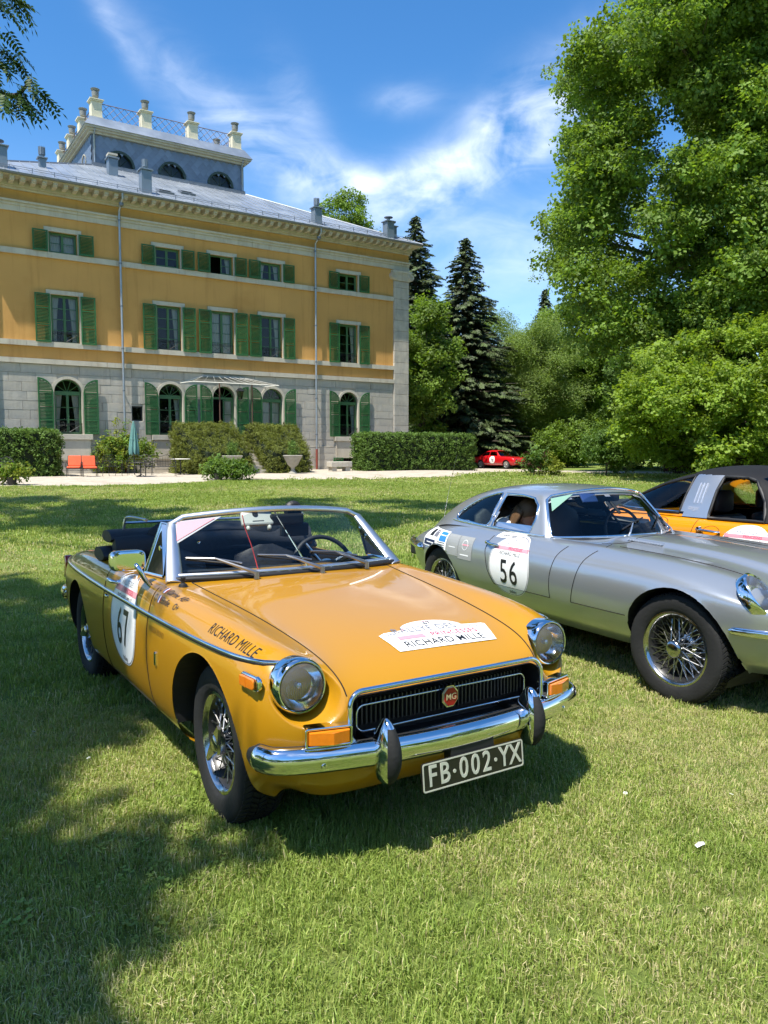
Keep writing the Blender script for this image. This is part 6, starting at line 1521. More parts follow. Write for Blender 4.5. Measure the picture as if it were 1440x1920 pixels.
# ================================================================ silver coupe
SIL = mat('silver_paint', srgb(172, 177, 182), .28, metal=.65, var=.02, vs=2, coat=.8)
def coupe():
    car = empty('coupe', (2.30, 4.74, -.012)); car.rotation_euler = (0, 0, rad(-61.5)); tag(car, 'silver grey fastback coupe with wire wheels, parked beside the yellow roadster', 'car', 'rally cars parked on the grass')
    X = [.90, .66, .36, .05, -.35, -.72, -1.05, -1.45, -1.85, -2.25, -2.65, -3.02, -3.36]
    zc = [.545, .665, .765, .812, .832, .838, .838, None, None, None, .80, .72, .62]      # centre line
    zv = [.54, .645, .735, .780, .803, .812, .818, None, None, None, .80, .72, .62]       # valley
    zk = [.54, .655, .752, .800, .820, .826, .828, .838, .842, .838, .800, .725, .615]     # wing crest
    yk = [.34, .52, .575, .60, .61, .615, .625, .65, .66, .655, .60, .52, .36]
    ym = [.40, .655, .765, .800, .815, .825, .83, .832, .832, .825, .775, .665, .44]
    T = []; S = []
    for i, x in enumerate(X):
        k = yk[i]; row = [None]*5
        if zc[i] is not None: row[0] = (x, 0, zc[i]); row[1] = (x, k*.28, zc[i]-.004); row[2] = (x, k*.50, zv[i]); 
        row[3] = (x, k*.86, zk[i]-.006 if zc[i] is not None else zk[i]-.004); row[4] = (x, k, zk[i])
        if i == 0: row = [(x+(.02, .018, .012, .0, -.03)[j], (0, .12, .20, .29, .34)[j], zc[0]) for j in range(5)]
        if i == 12: row = [(x-(.03, .025, .02, .01, 0)[j], (0, .12, .20, .30, .36)[j], .62) for j in range(5)]
        T.append(row); m = ym[i]; z0 = row[4][2]
        if i == 0: s = [row[4], (x-.06, .40, .51), (x-.07, .43, .46), (x-.08, .43, .41), (x-.11, .42, .36), (x-.16, .38, .30), (x-.25, .30, .26)]
        elif i == 12: s = [row[4], (x+.02, .44, .59), (x+.01, .47, .55), (x+.01, .47, .49), (x+.04, .45, .42), (x+.10, .42, .36), (x+.2, .35, .32)]
        else:
            lo = np.interp(x, [-3.1, -2.6, -2, .3, .7], [.36, .30, .265, .265, .30]); s = [row[4], (x, k+(m-k)*.62, z0-.050), (x, m-.012, (z0+.60)/2), (x, m, .585), (x, m-.018, .455), (x, m-.085, .33), (x, m-.20, lo-.03)]
        S.append(s)
    F0 = [[(T[0][j][0]+(0, .018, .022, .015, -.01, -.06, -.15)[r]*(1 if j < 4 else 1), T[0][j][1], (.545, .51, .46, .41, .36, .30, .26)[r]) for r in range(7)] for j in range(4)]
    for j in range(4): F0[j][0] = T[0][j]
    F0.append(S[0])
    R0 = [[(T[12][j][0]-(0, .02, .02, .01, -.02, -.07, -.16)[r], T[12][j][1], (.62, .59, .55, .49, .42, .36, .32)[r]) for r in range(7)] for j in range(4)]
    for j in range(4): R0[j][0] = T[12][j]
    R0.append(S[12])
    V, F = weld(mirrored([(T, True), (S, True), (F0, True), (R0, False)])); V, F = subdiv(V, F, 3)
    F = fix_out(V, F, lambda V: (V[:, 2] > .78) & (V[:, 0] > -.8) & (V[:, 0] < .2))
    # power bulge along the bonnet
    x, y = V[:, 0], np.abs(V[:, 1]); b = npsm(.27, .20, y)*npsm(.75, .3, x)*npsm(-1.02, -.80, x); top = V[:, 2] > .6; V[:, 2] += np.where(top, .022*b, 0)
    arches = ((.045, .352, .325), (-2.42, .330, .325))
    for ax, R_, cz in arches: V, F, _ = cut(V, F, lambda P, ax=ax, R_=R_, cz=cz: np.hypot(P[:, 0]-ax, P[:, 2]-cz)-R_, lambda P: (np.abs(P[:, 1]) > .48) & (P[:, 2] < .72))
    N = vnormals(V, F); C_ = V[F].mean(1); ay = np.abs(C_[:, 1]); bvh = bvh_of(V, F)
    bl = -.645-(.84-C_[:, 2])*.30
    bon = (C_[:, 0] > bl) & (C_[:, 2] > .455) & ((C_[:, 2] > .78) | (ay > .3) | (C_[:, 0] > .2)); bon &= ~((ay < .5) & (C_[:, 0] < -.80)); bon |= (ay < .5) & (C_[:, 0] > -.86) & (C_[:, 2] > .7)
    door = (ay > .60) & (C_[:, 0] < -.94) & (C_[:, 0] > -1.70) & (C_[:, 2] > .45)
    part_mesh('body', V, F, N, SIL, car, ~(bon | door)); BON = part_mesh('bonnet', V, F, N, SIL, car, bon & ~door); DR = part_mesh('door', V, F, N, SIL, car, door & (C_[:, 1] < 0)); DL = part_mesh('door', V, F, N, SIL, car, door & (C_[:, 1] > 0))
    mb = MB()
    for s in (-1, 1):
        d = (0, -s, 0); yy = s*1.3
        for L_ in ([(-.655, yy, .80), (-.70, yy, .66), (-.765, yy, .455)], [(-.765, yy, .455), (-.30, yy, .455)], [(-.92, yy, .80), (-.935, yy, .70), (-.955, yy, .60), (-.97, yy, .45)], [(-.97, yy, .45), (-1.60, yy, .45)], [(-1.60, yy, .45), (-1.66, yy, .55), (-1.70, yy, .70), (-1.69, yy, .80)]):
            mb.tube(surf_line(bvh, L_, d, .0004, 12), .0030, 4)
        p = [(x_, s*np.interp(x_, [-.9, 0, .40], [.50, .475, .44]), 1.4) for x_ in np.linspace(-.64, .36, 24)]; mb.tube(surf_line(bvh, p, (0, 0, -1), .0004, 2), .0032, 4)
        p = [(-.655-.10*f, s*(.60-.15*f), 1.4) for f in np.linspace(0, 1, 6)]; mb.tube(surf_line(bvh, p, (0, 0, -1), .0004, 3), .0026, 4)
    mb.tube(surf_line(bvh, [(-.80+.05*(1-(y_/.5)**2), y_, 1.4) for y_ in np.linspace(-.5, .5, 20)], (0, 0, -1), .0004, 2), .0026, 4); mb.build('shut_lines', GAP, car)
    wells(car, bvh, arches, .42, extra=[(-3.1, .35, -.60, .60, .23, .26), (-.8, .3, -.40, .40, .26, .70), (-3.0, -2.1, -.40, .40, .26, .70)])
    # ---- greenhouse: screen, roof, side glass in one skin
    G = [
     [(-.965,0,.840),(-.985,.22,.838),(-1.045,.42,.832),(-1.15,.56,.826),(-1.21,.615,.822),(-1.235,.635,.818),(-1.26,.65,.812)],
     [(-1.12,0,1.00),(-1.14,.21,.998),(-1.19,.39,.985),(-1.27,.515,.968),(-1.32,.565,.955),(-1.34,.605,.90),(-1.36,.655,.812)],
     [(-1.30,0,1.150),(-1.315,.20,1.146),(-1.35,.35,1.132),(-1.39,.455,1.112),(-1.42,.505,1.090),(-1.43,.57,.97),(-1.45,.66,.815)],
     [(-1.42,0,1.172),(-1.43,.20,1.168),(-1.46,.34,1.156),(-1.49,.44,1.138),(-1.52,.495,1.112),(-1.54,.575,.97),(-1.56,.665,.818)],
     [(-1.80,0,1.188),(-1.80,.20,1.183),(-1.80,.34,1.169),(-1.80,.435,1.148),(-1.80,.490,1.120),(-1.82,.58,.97),(-1.84,.672,.825)],
     [(-2.15,0,1.165),(-2.15,.19,1.160),(-2.15,.32,1.144),(-2.15,.41,1.120),(-2.15,.465,1.090),(-2.18,.565,.96),(-2.20,.668,.828)],
     [(-2.50,0,1.100),(-2.50,.18,1.095),(-2.50,.30,1.080),(-2.48,.385,1.050),(-2.46,.445,1.015),(-2.47,.545,.92),(-2.50,.64,.818)],
     [(-2.85,0,.985),(-2.85,.17,.980),(-2.84,.28,.965),(-2.80,.37,.935),(-2.76,.435,.905),(-2.75,.515,.85),(-2.75,.585,.78)],
     [(-3.20,0,.80),(-3.20,.15,.795),(-3.18,.26,.78),(-3.14,.34,.76),(-3.10,.40,.735),(-3.06,.46,.70),(-3.02,.52,.66)],
     [(-3.37,0,.63),(-3.36,.12,.63),(-3.34,.22,.62),(-3.30,.30,.61),(-3.26,.36,.60),(-3.22,.40,.59),(-3.18,.45,.58)]]
    Vg, Fg = weld(mirrored([(G, True)])); Vg, Fg = subdiv(Vg, Fg, 3); Fg = fix_out(Vg, Fg, lambda V: V[:, 2] > 1.1); Ng = vnormals(Vg, Fg); Cg = Vg[Fg].mean(1); bg = bvh_of(Vg, Fg)
    doorw = smooth_poly([(-1.395, .845), (-1.395, .95), (-1.43, 1.035), (-1.50, 1.082), (-1.65, 1.098), (-1.86, 1.098), (-1.855, .97), (-1.84, .858), (-1.62, .850)], 1)
    qw = smooth_poly([(-1.905, .862), (-1.915, .98), (-1.925, 1.098), (-2.06, 1.082), (-2.22, 1.035), (-2.36, .965), (-2.42, .905), (-2.37, .872), (-2.15, .866)], 3)
    ysc = np.interp(Cg[:, 2], [.82, .95, 1.09], [.600, .552, .482]); scr = (Cg[:, 0] > np.interp(np.abs(Cg[:, 1]), [0, .35, .50], [-1.262, -1.31, -1.37])) & (np.abs(Cg[:, 1]) < ysc)
    sd_ = np.abs(Ng[Fg].mean(1)[:, 1]) > .45; wd = sd_ & in_poly(Cg[:, 0], Cg[:, 2], doorw); wq = sd_ & in_poly(Cg[:, 0], Cg[:, 2], qw)
    rear = (Cg[:, 0] < -2.30) & (Cg[:, 0] > -3.04) & (np.abs(Cg[:, 1]) < .36) & (Ng[Fg].mean(1)[:, 2] > .3)
    part_mesh('roof', Vg, Fg, Ng, SIL, car, ~(scr | wd | wq | rear)); 
    lin = part_mesh('roof_lining', Vg, Fg[:, ::-1], Ng, mat('dark_lining', (.03, .03, .032), .9), car, ~(scr | wd | wq | rear), -.012)
    W_ = part_mesh('windscreen', Vg, Fg, Ng, GLS, car, scr); part_mesh('rear_window', Vg, Fg, Ng, GLT, car, rear)
    for s in (-1, 1):
        sel = Cg[:, 1]*s > 0
        q = part_mesh('quarter_window', Vg, Fg, Ng, GLT, car, wq & sel)
        dpane = empty('door_window', (0, 0, 0), 0, car)
        # the door glass is wound down: only its low edge shows
        for nm, po, r_ in (('window_frame', inflate(doorw, .006), .010), ('window_frame', inflate(qw, .004), .009)):
            P = [hit(bg, (p[0], s*1.3, p[1]), (0, -s, 0), .002) for p in po]; P = [p for p in P if p is not None]; mb = MB(); mb.tube(P, r_, 8, closed=True); mb.build(nm, CHR, dpane, smooth=60)
        pp = [p for p in [hit(bg, (x_, s*1.3, z_), (0, -s, 0), -.015) for x_, z_ in ((-1.40, .85), (-1.83, .862), (-1.84, .90), (-1.40, .90))] if p is not None]
        mb = MB(); mb._add(pp, [tuple(range(len(pp)))]); mb.build('lowered_glass', GLT, dpane)
        mb = MB(); P = surf_line(bg, [(-1.24, s*1.3, .832), (-1.9, s*1.3, .846), (-2.44, s*1.3, .858)], (0, -s, 0), .004, 12); mb.tube(P, .008, 6); mb.build('belt_moulding', CHR, car, smooth=60)
    # screen surround and wipers
    def scrp(u, f):
        yb = np.interp(f, [0, .45, 1], [.60, .555, .485]); y = u*yb; xb = -.965-.245*abs(u)**2.2; xt = -1.30-.105*abs(u)**2.2; zb, zt = .838-.014*u*u, 1.152-.055*u*u; return Vector((xb+(xt-xb)*f, y, zb+(zt-zb)*(f*(1.0))))
    pts = [scrp(-1, f) for f in np.linspace(0, .92, 8)]+[scrp(u, 1) for u in np.linspace(-.93, .93, 17)]+[scrp(1, f) for f in np.linspace(.92, 0, 8)]+[scrp(u, -.02) for u in np.linspace(.95, -.95, 21)]
    mb = MB(); mb.tube([p+Vector((.012, 0, .008)) for p in pts], .011, 8, closed=True); mb.build('screen_surround', CHR, W_, smooth=60)
    for pu, tu in ((-.25, .30), (.35, .80), (.78, 1.0)):
        w = empty('wiper', (0, 0, 0), 0, car); A = scrp(pu, -.06)+Vector((.05, 0, 0)); B = scrp((pu+tu)/2, .24)+Vector((.03, 0, .01)); mb = MB(); mb.tube([A, A.lerp(B, .3)+Vector((.01, 0, .012)), B], [.009, .007, .004], 6); mb.lathe([(.001, .025), (.012, .02), (.014, -.01)], 10, A); mb.build('arm', CHS, w)
        mb = MB(); mb.tube([scrp(pu+.05, .12)+Vector((.022, 0, .008)), B, scrp(tu, .34)+Vector((.022, 0, .008))], .006, 5); mb.build('blade', BLK, w)
    # sun visor, mirror, stickers on the screen
    mb = MB(); mb.box(-.02, .02, -.12, .12, -.03, .03); o = mb.build('rear_view_mirror', BLK, car, bevel=.012); o.location = scrp(.12, .80)-Vector((.10, 0, 0)); mb = MB(); mb.tube([scrp(.12, .80)-Vector((.10, 0, 0)), scrp(.12, .45)-Vector((.08, 0, 0))], .012, 6); mb.build('mirror_stem', BLK, car)
    mb = MB(); mb.box(-.008, .008, -.075, .075, -.04, .04); o = mb.build('sun_visor', mat('blue_visor', srgb(40, 62, 110), .3, coat=.5), car, bevel=.006); o.location = scrp(-.35, .84)-Vector((.02, 0, 0)); o.rotation_euler = (0, rad(-35), 0)
    mb = MB(); mb._add([scrp(u, f)+Vector((.016, 0, .010)) for u, f in ((-.95, .94), (-.62, .955), (-.955, .62))], [(0, 1, 2)]); mb.build('screen_sticker', mat('sticker_green', srgb(120, 160, 142), .4), W_)
    # interior
    mb = MB(); mb._add([(-1.05, -.62, .80), (-2.35, -.60, .80), (-2.35, -.60, .32), (-1.05, -.62, .32), (-1.05, .62, .80), (-2.35, .60, .80), (-2.35, .60, .32), (-1.05, .62, .32)], [(0, 1, 2, 3), (7, 6, 5, 4), (3, 2, 6, 7), (0, 3, 7, 4)]); mb.box(-2.8, -2.25, -.45, .45, .60, .68); mb.build('cockpit_lining', BLV, car)
    mb = MB(); mb.grid([[(x_-.20*abs(y_)**1.5, y_, z_) for y_ in np.linspace(-.56, .56, 12)] for x_, z_ in ((-.98, .825), (-1.10, .828), (-1.17, .80), (-1.18, .66))]); mb.build('dashboard', BLV, car, smooth=60)
    for s in (-1, 1):
        st = empty('seat', (-1.98, s*.33, .30), 0, car); mb = MB(); mb.box(-.05, .42, -.24, .24, .0, .16); mb.build('cushion', BLV, st, bevel=.05); rows = []
        for k in range(9): f = k/8; hw = .24*(1 if f < .8 else math.sqrt(max(.06, 1-((f-.8)/.22)**2))); rows.append([(-.06-.20*f-.06*math.sin(a), hw*math.cos(a), .12+.56*f) for a in np.linspace(0, 2*math.pi, 20, endpoint=False)])
        mb = MB(); mb.grid(rows, closed=True); mb.build('backrest', BLV, st, smooth=60)
    sw = empty('steering_wheel', (-1.42, .34, .80), 0, car, rot=(0, rad(72), 0)); mb = MB(); mb.tube([(.19*math.cos(a), .19*math.sin(a), 0) for a in np.linspace(0, 2*math.pi, 36, endpoint=False)], .012, 8, closed=True)
    for a in (90, 210, 330): mb.tube([(0, 0, .02), (.18*math.cos(rad(a)), .18*math.sin(rad(a)), 0)], .009, 6)
    mb.tube([(0, 0, 0), (0, 0, .3)], .02, 8); mb.build('rim', BLV, sw)
    # bonnet louvres
    lv = empty('bonnet_louvres', (0, 0, 0), 0, BON)
    for s in (-1, 1):
        for k in range(13):
            x_ = -.80+k*.024; h = hit(bvh, (x_, s*.235, 1.4), (0, 0, -1), 0)
            mb = MB(); rows = [[tuple(h+Vector((.009*math.cos(a)*q, .030*math.sin(a)*q, z_))) for a in np.linspace(0, 2*math.pi, 10, endpoint=False)] for q, z_ in ((1, -.002), (.8, .007), (.2, .010))]; mb.grid(rows, closed=True); mb.build('louvre', SIL, lv, smooth=60)
        # headlights, bumper quarter
        hl = empty('headlight', (.475, s*.615, .685), 0, car, rot=(0, rad(52), rad(-8)*s)); mb = MB(); ov = lambda q, z_: [(.125*q*math.cos(a), .095*q*math.sin(a), z_) for a in np.linspace(0, 2*math.pi, 32, endpoint=False)]
        mb.grid([ov(1.12, -.04), ov(1.12, .012), ov(1.02, .022), ov(.95, .016)], closed=True); mb.build('bezel', CHR, hl, smooth=50); mb = MB(); mb.grid([ov(.96, .016), ov(.7, -.02), ov(.05, -.045)], closed=True); mb.build('reflector', REFL, hl, smooth=60); mb = MB(); mb.grid([ov(.97, .016), ov(.8, .034), ov(.5, .045), ov(.03, .05)], closed=True); mb.build('lens', LENS, hl, smooth=60)
        P = surf_line(bvh, [(.385, s*1.3, .50), (.62, s*1.3, .505), (.80, s*1.3, .505)], (0, -s, 0), .006, 10); mb = MB()
        rows = [[tuple(p+Vector((0, s*a_, b_))) for a_, b_ in ((0, .024), (.010, .020), (.016, .004), (.012, -.012), (0, -.020))] for p in P]; rows[0] = [tuple(P[0]+Vector((0, s*a_*.3, b_*.3))) for a_, b_ in ((0, .024), (.010, .020), (.016, .004), (.012, -.012), (0, -.020))]; mb.grid(rows); mb.build('front_bumper', CHR, car, smooth=60)
        P = surf_line(bvh, [(-2.70, s*1.4, .595), (-2.95, s*1.4, .600), (-3.15, s*1.4, .604), (-3.32, s*1.4, .606)], (0, -s, 0), .008, 8); rows = [[tuple(p+Vector((-.2*a_, s*a_, b_))) for a_, b_ in ((0, .036), (.028, .030), (.042, .008), (.034, -.014), (0, -.024))] for p in P]; rows[0] = [tuple(P[0]+Vector((0, s*a_*.2, b_*.3))) for a_, b_ in ((0, .036), (.028, .030), (.042, .008), (.034, -.014), (0, -.024))]
        mb = MB(); mb.grid(rows); mb.build('rear_bumper', CHR, car, smooth=60)
        mb = MB(); e = P[-2]; mb.box(e.x-.10, e.x+.03, e.y-.04, e.y+.04, .44, .57); mb.build('overrider', BLK, car, bevel=.02)
    for s, D in ((-1, DR), (1, DL)):
        h = hit(bvh, (-1.63, s*1.3, .748), (0, -s, 0), 0); mb = MB(); mb.tube([h+Vector((-.06, s*.012, .008)), h+Vector((0, s*.030, .004)), h+Vector((.095, s*.014, -.004))], [.008, .010, .007], 8); mb.lathe([(.001, s*.03), (.012, s*.028), (.014, 0)], 10, h+Vector((-.055, 0, .008)), 'y'); mb.build('handle', CHR, D, smooth=50)
    h = hit(bvh, (-2.86, -.46, 1.4), (0, 0, -1), 0) or Vector((-2.86, -.46, .8)); mb = MB(); mb.tube([h-Vector((0, 0, .01)), h+Vector((.07, .02, .30)), h+Vector((.16, .05, .66))], [.0028, .002, .0012], 6); mb.lathe([(.012, 0), (.009, .012), (.004, .03)], 10, h); mb.build('aerial', mat('aerial_steel', (.25, .25, .25), .4, metal=.8), car)
    wm = wheel_meshes(.316, .172, .202, 72, 'cap', tread=True)
    for (x_, y_, st, sp) in ((.03, -.665, rad(4), .2), (.03, .665, rad(4), .9), (-2.42, -.655, 0, .5), (-2.42, .655, 0, .1)): put_wheel(car, wm, x_, y_, .318, st, sp)
    # stickers
    d_, u_ = (0, 1, 0), (1, 0, 0); roundel(car, bvh, (-1.40, -.85, .605), d_, u_, '56', .47, .43, narrow=.80, foot='sisley')
    def R_(x0, x1, z0, z1, m, o=.002, par=car): return decal('sponsor_sticker', flat_rect(x0, x1, z0, z1), bvh, (0, -.9, 0), u_, (0, 0, 1), d_, m, par, o, 2)
    BLU = mat('sticker_blue', srgb(52, 130, 196), .4); NAV = mat('sticker_navy', srgb(24, 34, 70), .4); SGR = mat('sticker_clear_grey', srgb(150, 152, 150), .4)
    A = R_(-2.72, -2.26, .625, .775, STW); R_(-2.62, -2.54, .715, .765, STK, .003, A); R_(-2.70, -2.47, .635, .685, NAV, .003, A); R_(-2.40, -2.28, .69, .765, BLU, .003, A); R_(-2.52, -2.44, .715, .765, STG, .003, A)
    def T(s, size, x_, z_, m, par, **k): decal('sticker_lettering', text_mesh('t', s, size, None, **k), bvh, (x_, -.9, z_), u_, (0, 0, 1), d_, m, par, .0036, 2)
    for k in range(3): R_(-2.42, -2.29, .676-k*.017, .682-k*.017, STK, .003, A)
    R_(-2.64, -2.49, .656, .664, STW, .0038, A); R_(-2.39, -2.29, .735, .742, STW, .0038, A)
    B = R_(-2.25, -2.07, .60, .765, SGR); R_(-2.21, -2.11, .664, .670, STW, .003, B); Cc = R_(-2.065, -1.87, .585, .765, SGR); R_(-2.01, -1.92, .696, .706, STP, .003, Cc); R_(-2.03, -1.91, .616, .626, STW, .003, Cc)
    decal('retro_ring', flat_ring([(.04*math.cos(a), .04*math.sin(a)) for a in np.linspace(0, 6.283, 20, endpoint=False)], .004), bvh, (-1.97, -.9, .70), u_, (0, 0, 1), d_, STW, Cc, .0036, 0)
    Nn = R_(-1.66, -1.40, .795, .828, STW); T('Fabienne Vaillant', .022, -1.53, .811, STK, Nn)
    return car
SILVER = coupe()
# ================================================================ orange targa and red coupe
def simple_body(car, X, zc, zk, yk, ym, zlow, front_x, rear_x, arches, paint_, level=3, open_=(), vwell=.42):
    T = []; S = []; n = len(X)
    for i, x in enumerate(X):
        k, z = yk[i], zk[i]; row = [(x, 0, zc[i]), (x, k*.3, zc[i]-.002), (x, k*.62, (zc[i]+z)/2-.006), (x, k*.86, z-.003), (x, k, z)]
        if i in open_: row[0] = row[1] = row[2] = None
        T.append(row); m = ym[i]; lo = zlow[i]
        S.append([row[4], (x, k+(m-k)*.65, z-.055), (x, m-.008, z-.14 if z > .7 else z-.08), (x, m, .56 if z > .7 else z-.13), (x, m-.012, .43), (x, m-.05, .32), (x, m-.16, lo)])
    def cap(row, side, dx):
        G = []
        for j in range(4):
            p = row[j]; G.append([(p[0]+dx*q, p[1], p[2]+(side[r][2]-side[0][2])*(1.0)) for r, q in enumerate((0, .5, .8, 1, .9, .5, -.2))])
        G = [[row[j]]+g[1:] for j, g in enumerate(G)]; G.append(side); return G
    F0 = cap(T[0], S[0], front_x); R0 = cap(T[-1], S[-1], rear_x)
    V, F = weld(mirrored([(T, True), (S, True), (F0, True), (R0, False)])); V, F = subdiv(V, F, level); F = fix_out(V, F, lambda V: (V[:, 2] > .7) & (np.abs(V[:, 1]) < .5))
    for ax, R_, cz in arches: V, F, _ = cut(V, F, lambda P, ax=ax, R_=R_, cz=cz: np.hypot(P[:, 0]-ax, P[:, 2]-cz)-R_, lambda P: (np.abs(P[:, 1]) > .45) & (P[:, 2] < .74))
    return V, F, vnormals(V, F), bvh_of(V, F)
def alloy_wheel(R, w, rim, spokes=5):
    d = {}; h = w/2; mb = MB(); mb.lathe([(rim, -h*.8), (rim+.03, -h*.97), (rim+(R-rim)*.6, -h), (R-.02, -h*.95), (R, -h*.75), (R, h*.75), (R-.02, h*.95), (rim, h*.8)], 40, axis='y'); d['tyre'] = mb.mesh('tyre', RUB, smooth=40)
    mb = MB(); mb.lathe([(rim+.01, -h*.8), (rim+.008, -h*.88), (rim-.008, -h*.82), (rim-.03, -h*.4), (rim-.03, h*.5)], 32, axis='y')
    for k in range(spokes):
        a = 2*math.pi*k/spokes; c, s = math.cos(a), math.sin(a); P = lambda r, t, y: (c*r-s*t, y, s*r+c*t)
        mb._add([P(.03, -.03, -h*.55), P(.03, .03, -h*.55), P(rim-.01, .045, -h*.75), P(rim-.01, -.045, -h*.75), P(.03, -.03, -h*.3), P(.03, .03, -h*.3), P(rim-.01, .05, -h*.4), P(rim-.01, -.05, -h*.4)], [(3, 2, 1, 0), (4, 5, 6, 7), (0, 1, 5, 4), (1, 2, 6, 5), (2, 3, 7, 6), (3, 0, 4, 7)])
    mb.lathe([(.001, -h*.7), (.045, -h*.68), (.055, -h*.5), (.055, 0)], 20, axis='y'); d['rim'] = mb.mesh('rim', CHS, smooth=40)
    mb = MB(); mb.lathe([(.001, h*.1), (rim-.02, h*.1)], 24, axis='y'); d['brake_disc'] = mb.mesh('brake_disc', BLK)
    return d
ORG = paint('orange_paint', srgb(214, 132, 8), rough=.3)
def targa():
    car = empty('targa_car', (4.10, 5.57, 0)); car.rotation_euler = (0, 0, rad(-57)); tag(car, 'orange open-topped car with brushed steel roll bar and black roof behind the silver coupe', 'car', 'rally cars parked on the grass')
    X = [.92, .66, .30, -.05, -.55, -.95, -1.45, -1.95, -2.35, -2.75, -3.05, -3.26]
    zc = [.50, .64, .72, .79, .87, .87, .87, .90, .88, .82, .74, .62]; zk = [.56, .74, .80, .815, .855, .868, .870, .875, .862, .82, .74, .62]
    yk = [.52, .60, .62, .64, .665, .68, .685, .68, .66, .63, .60, .55]; ym = [.62, .745, .785, .79, .785, .79, .795, .815, .825, .81, .77, .66]; zl = [.28]+[.22]*10+[.30]
    arches = ((0, .345, .31), (-2.27, .345, .31)); V, F, N, bvh = simple_body(car, X, zc, zk, yk, ym, zl, .05, -.04, arches, ORG, 3, (5, 6))
    C_ = V[F].mean(1); door = (np.abs(C_[:, 1]) > .60) & (C_[:, 0] < -.55) & (C_[:, 0] > -1.58) & (C_[:, 2] > .27)
    part_mesh('body', V, F, N, ORG, car, ~door); D = part_mesh('door', V, F, N, ORG, car, door & (C_[:, 1] < 0)); part_mesh('door', V, F, N, ORG, car, door & (C_[:, 1] > 0))
    mb = MB()
    for s in (-1, 1): mb.tube(surf_line(bvh, [(-1.56, s*1.3, .87), (-1.585, s*1.3, .70), (-1.56, s*1.3, .45), (-1.45, s*1.3, .28)], (0, -s, 0), .0004, 10), .003, 4); mb.tube(surf_line(bvh, [(-.56, s*1.3, .86), (-.55, s*1.3, .3)], (0, -s, 0), .0004, 14), .003, 4)
    mb.build('shut_lines', GAP, car)
    P = surf_line(bvh, [(-1.905+.085*math.cos(a), -1.3, .795+.055*math.sin(a)) for a in np.linspace(0, 6.283, 22)], (0, 1, 0), .0004, 2); mb = MB(); mb.tube(P, .0028, 4); mb.build('fuel_flap_line', GAP, car)
    wells(car, bvh, arches, .42, extra=[(-3.0, .5, -.6, .6, .20, .24), (-.5, .5, -.4, .4, .24, .66)])
    wm = alloy_wheel(.31, .19, .20)
    for x, y in ((0, -.67), (0, .67), (-2.27, -.69), (-2.27, .69)): put_wheel(car, wm, x, y, .31, 0, .4)
    # cabin skin
    G = [
     [(-.60,0,.895),(-.62,.25,.893),(-.68,.46,.885),(-.76,.58,.876),(-.80,.62,.872),(-.83,.64,.870),(-.86,.66,.866)],
     [(-.84,0,1.10),(-.86,.24,1.098),(-.90,.42,1.085),(-.96,.525,1.065),(-1.0,.565,1.045),(-1.0,.62,.95),(-1.0,.672,.868)],
     [(-1.06,0,1.265),(-1.07,.22,1.26),(-1.10,.38,1.245),(-1.14,.475,1.22),(-1.18,.52,1.195),(-1.18,.61,1.03),(-1.18,.68,.868)],
     [(-1.45,0,1.312),(-1.45,.22,1.306),(-1.45,.37,1.288),(-1.45,.47,1.26),(-1.46,.52,1.225),(-1.47,.62,1.04),(-1.48,.688,.868)],
     [(-1.70,0,1.305),(-1.70,.22,1.298),(-1.70,.37,1.278),(-1.71,.465,1.245),(-1.72,.515,1.205),(-1.74,.615,1.03),(-1.76,.686,.868)],
     [(-2.05,0,1.225),(-2.05,.21,1.218),(-2.06,.35,1.198),(-2.07,.445,1.160),(-2.08,.495,1.118),(-2.12,.59,.985),(-2.14,.672,.872)],
     [(-2.45,0,1.06),(-2.45,.19,1.053),(-2.46,.32,1.033),(-2.47,.405,1.000),(-2.48,.46,.965),(-2.50,.55,.905),(-2.52,.64,.855)],
     [(-2.80,0,.865),(-2.80,.18,.862),(-2.79,.30,.855),(-2.78,.38,.845),(-2.77,.44,.838),(-2.76,.52,.832),(-2.75,.60,.82)]]
    Vg, Fg = weld(mirrored([(G, True)])); Vg, Fg = subdiv(Vg, Fg, 3); Fg = fix_out(Vg, Fg, lambda V: V[:, 2] > 1.2); Ng = vnormals(Vg, Fg); Cg = Vg[Fg].mean(1); CN = Ng[Fg].mean(1); bg = bvh_of(Vg, Fg); ay = np.abs(Cg[:, 1])
    xb0 = -1.50-(1.22-Cg[:, 2])*-.08; bar = (Cg[:, 0] < -1.46-(1.25-Cg[:, 2])*.06) & (Cg[:, 0] > -1.745-(1.22-Cg[:, 2])*.02) & (Cg[:, 2] < 1.225)
    side = (np.abs(CN[:, 1]) > .42) & (Cg[:, 2] < 1.215); win = side & (Cg[:, 0] > -1.455-(1.25-Cg[:, 2])*.06) & in_poly(Cg[:, 0], Cg[:, 2], [(-1.0, .86), (-1.05, 1.02), (-1.17, 1.175), (-1.25, 1.20), (-1.46, 1.205), (-1.49, .86)])
    qg = (Cg[:, 0] < -1.75) & (Cg[:, 2] > .895) & (Cg[:, 0] > -2.62) & (Cg[:, 2] < np.interp(Cg[:, 0], [-2.6, -2.45, -2.07, -1.72], [.93, .985, 1.14, 1.22])) & (np.abs(CN[:, 1]) > .3)
    back = (Cg[:, 0] < -1.80) & (Cg[:, 0] > -2.68) & (ay < np.interp(Cg[:, 0], [-2.7, -1.8], [.36, .42])) & ~qg
    scr = (CN[:, 0] > .3) & (ay < np.interp(Cg[:, 2], [.88, 1.05, 1.22], [.58, .52, .45])) & (Cg[:, 2] < 1.25) & (Cg[:, 0] > -1.2)
    cover = mat('black_roof_vinyl', (.010, .010, .011), .7, var=.1, spec=.25)
    sel = ~(bar | win | qg | back | scr); low = sel & (Cg[:, 2] < .90) & (Cg[:, 0] < -1.7)
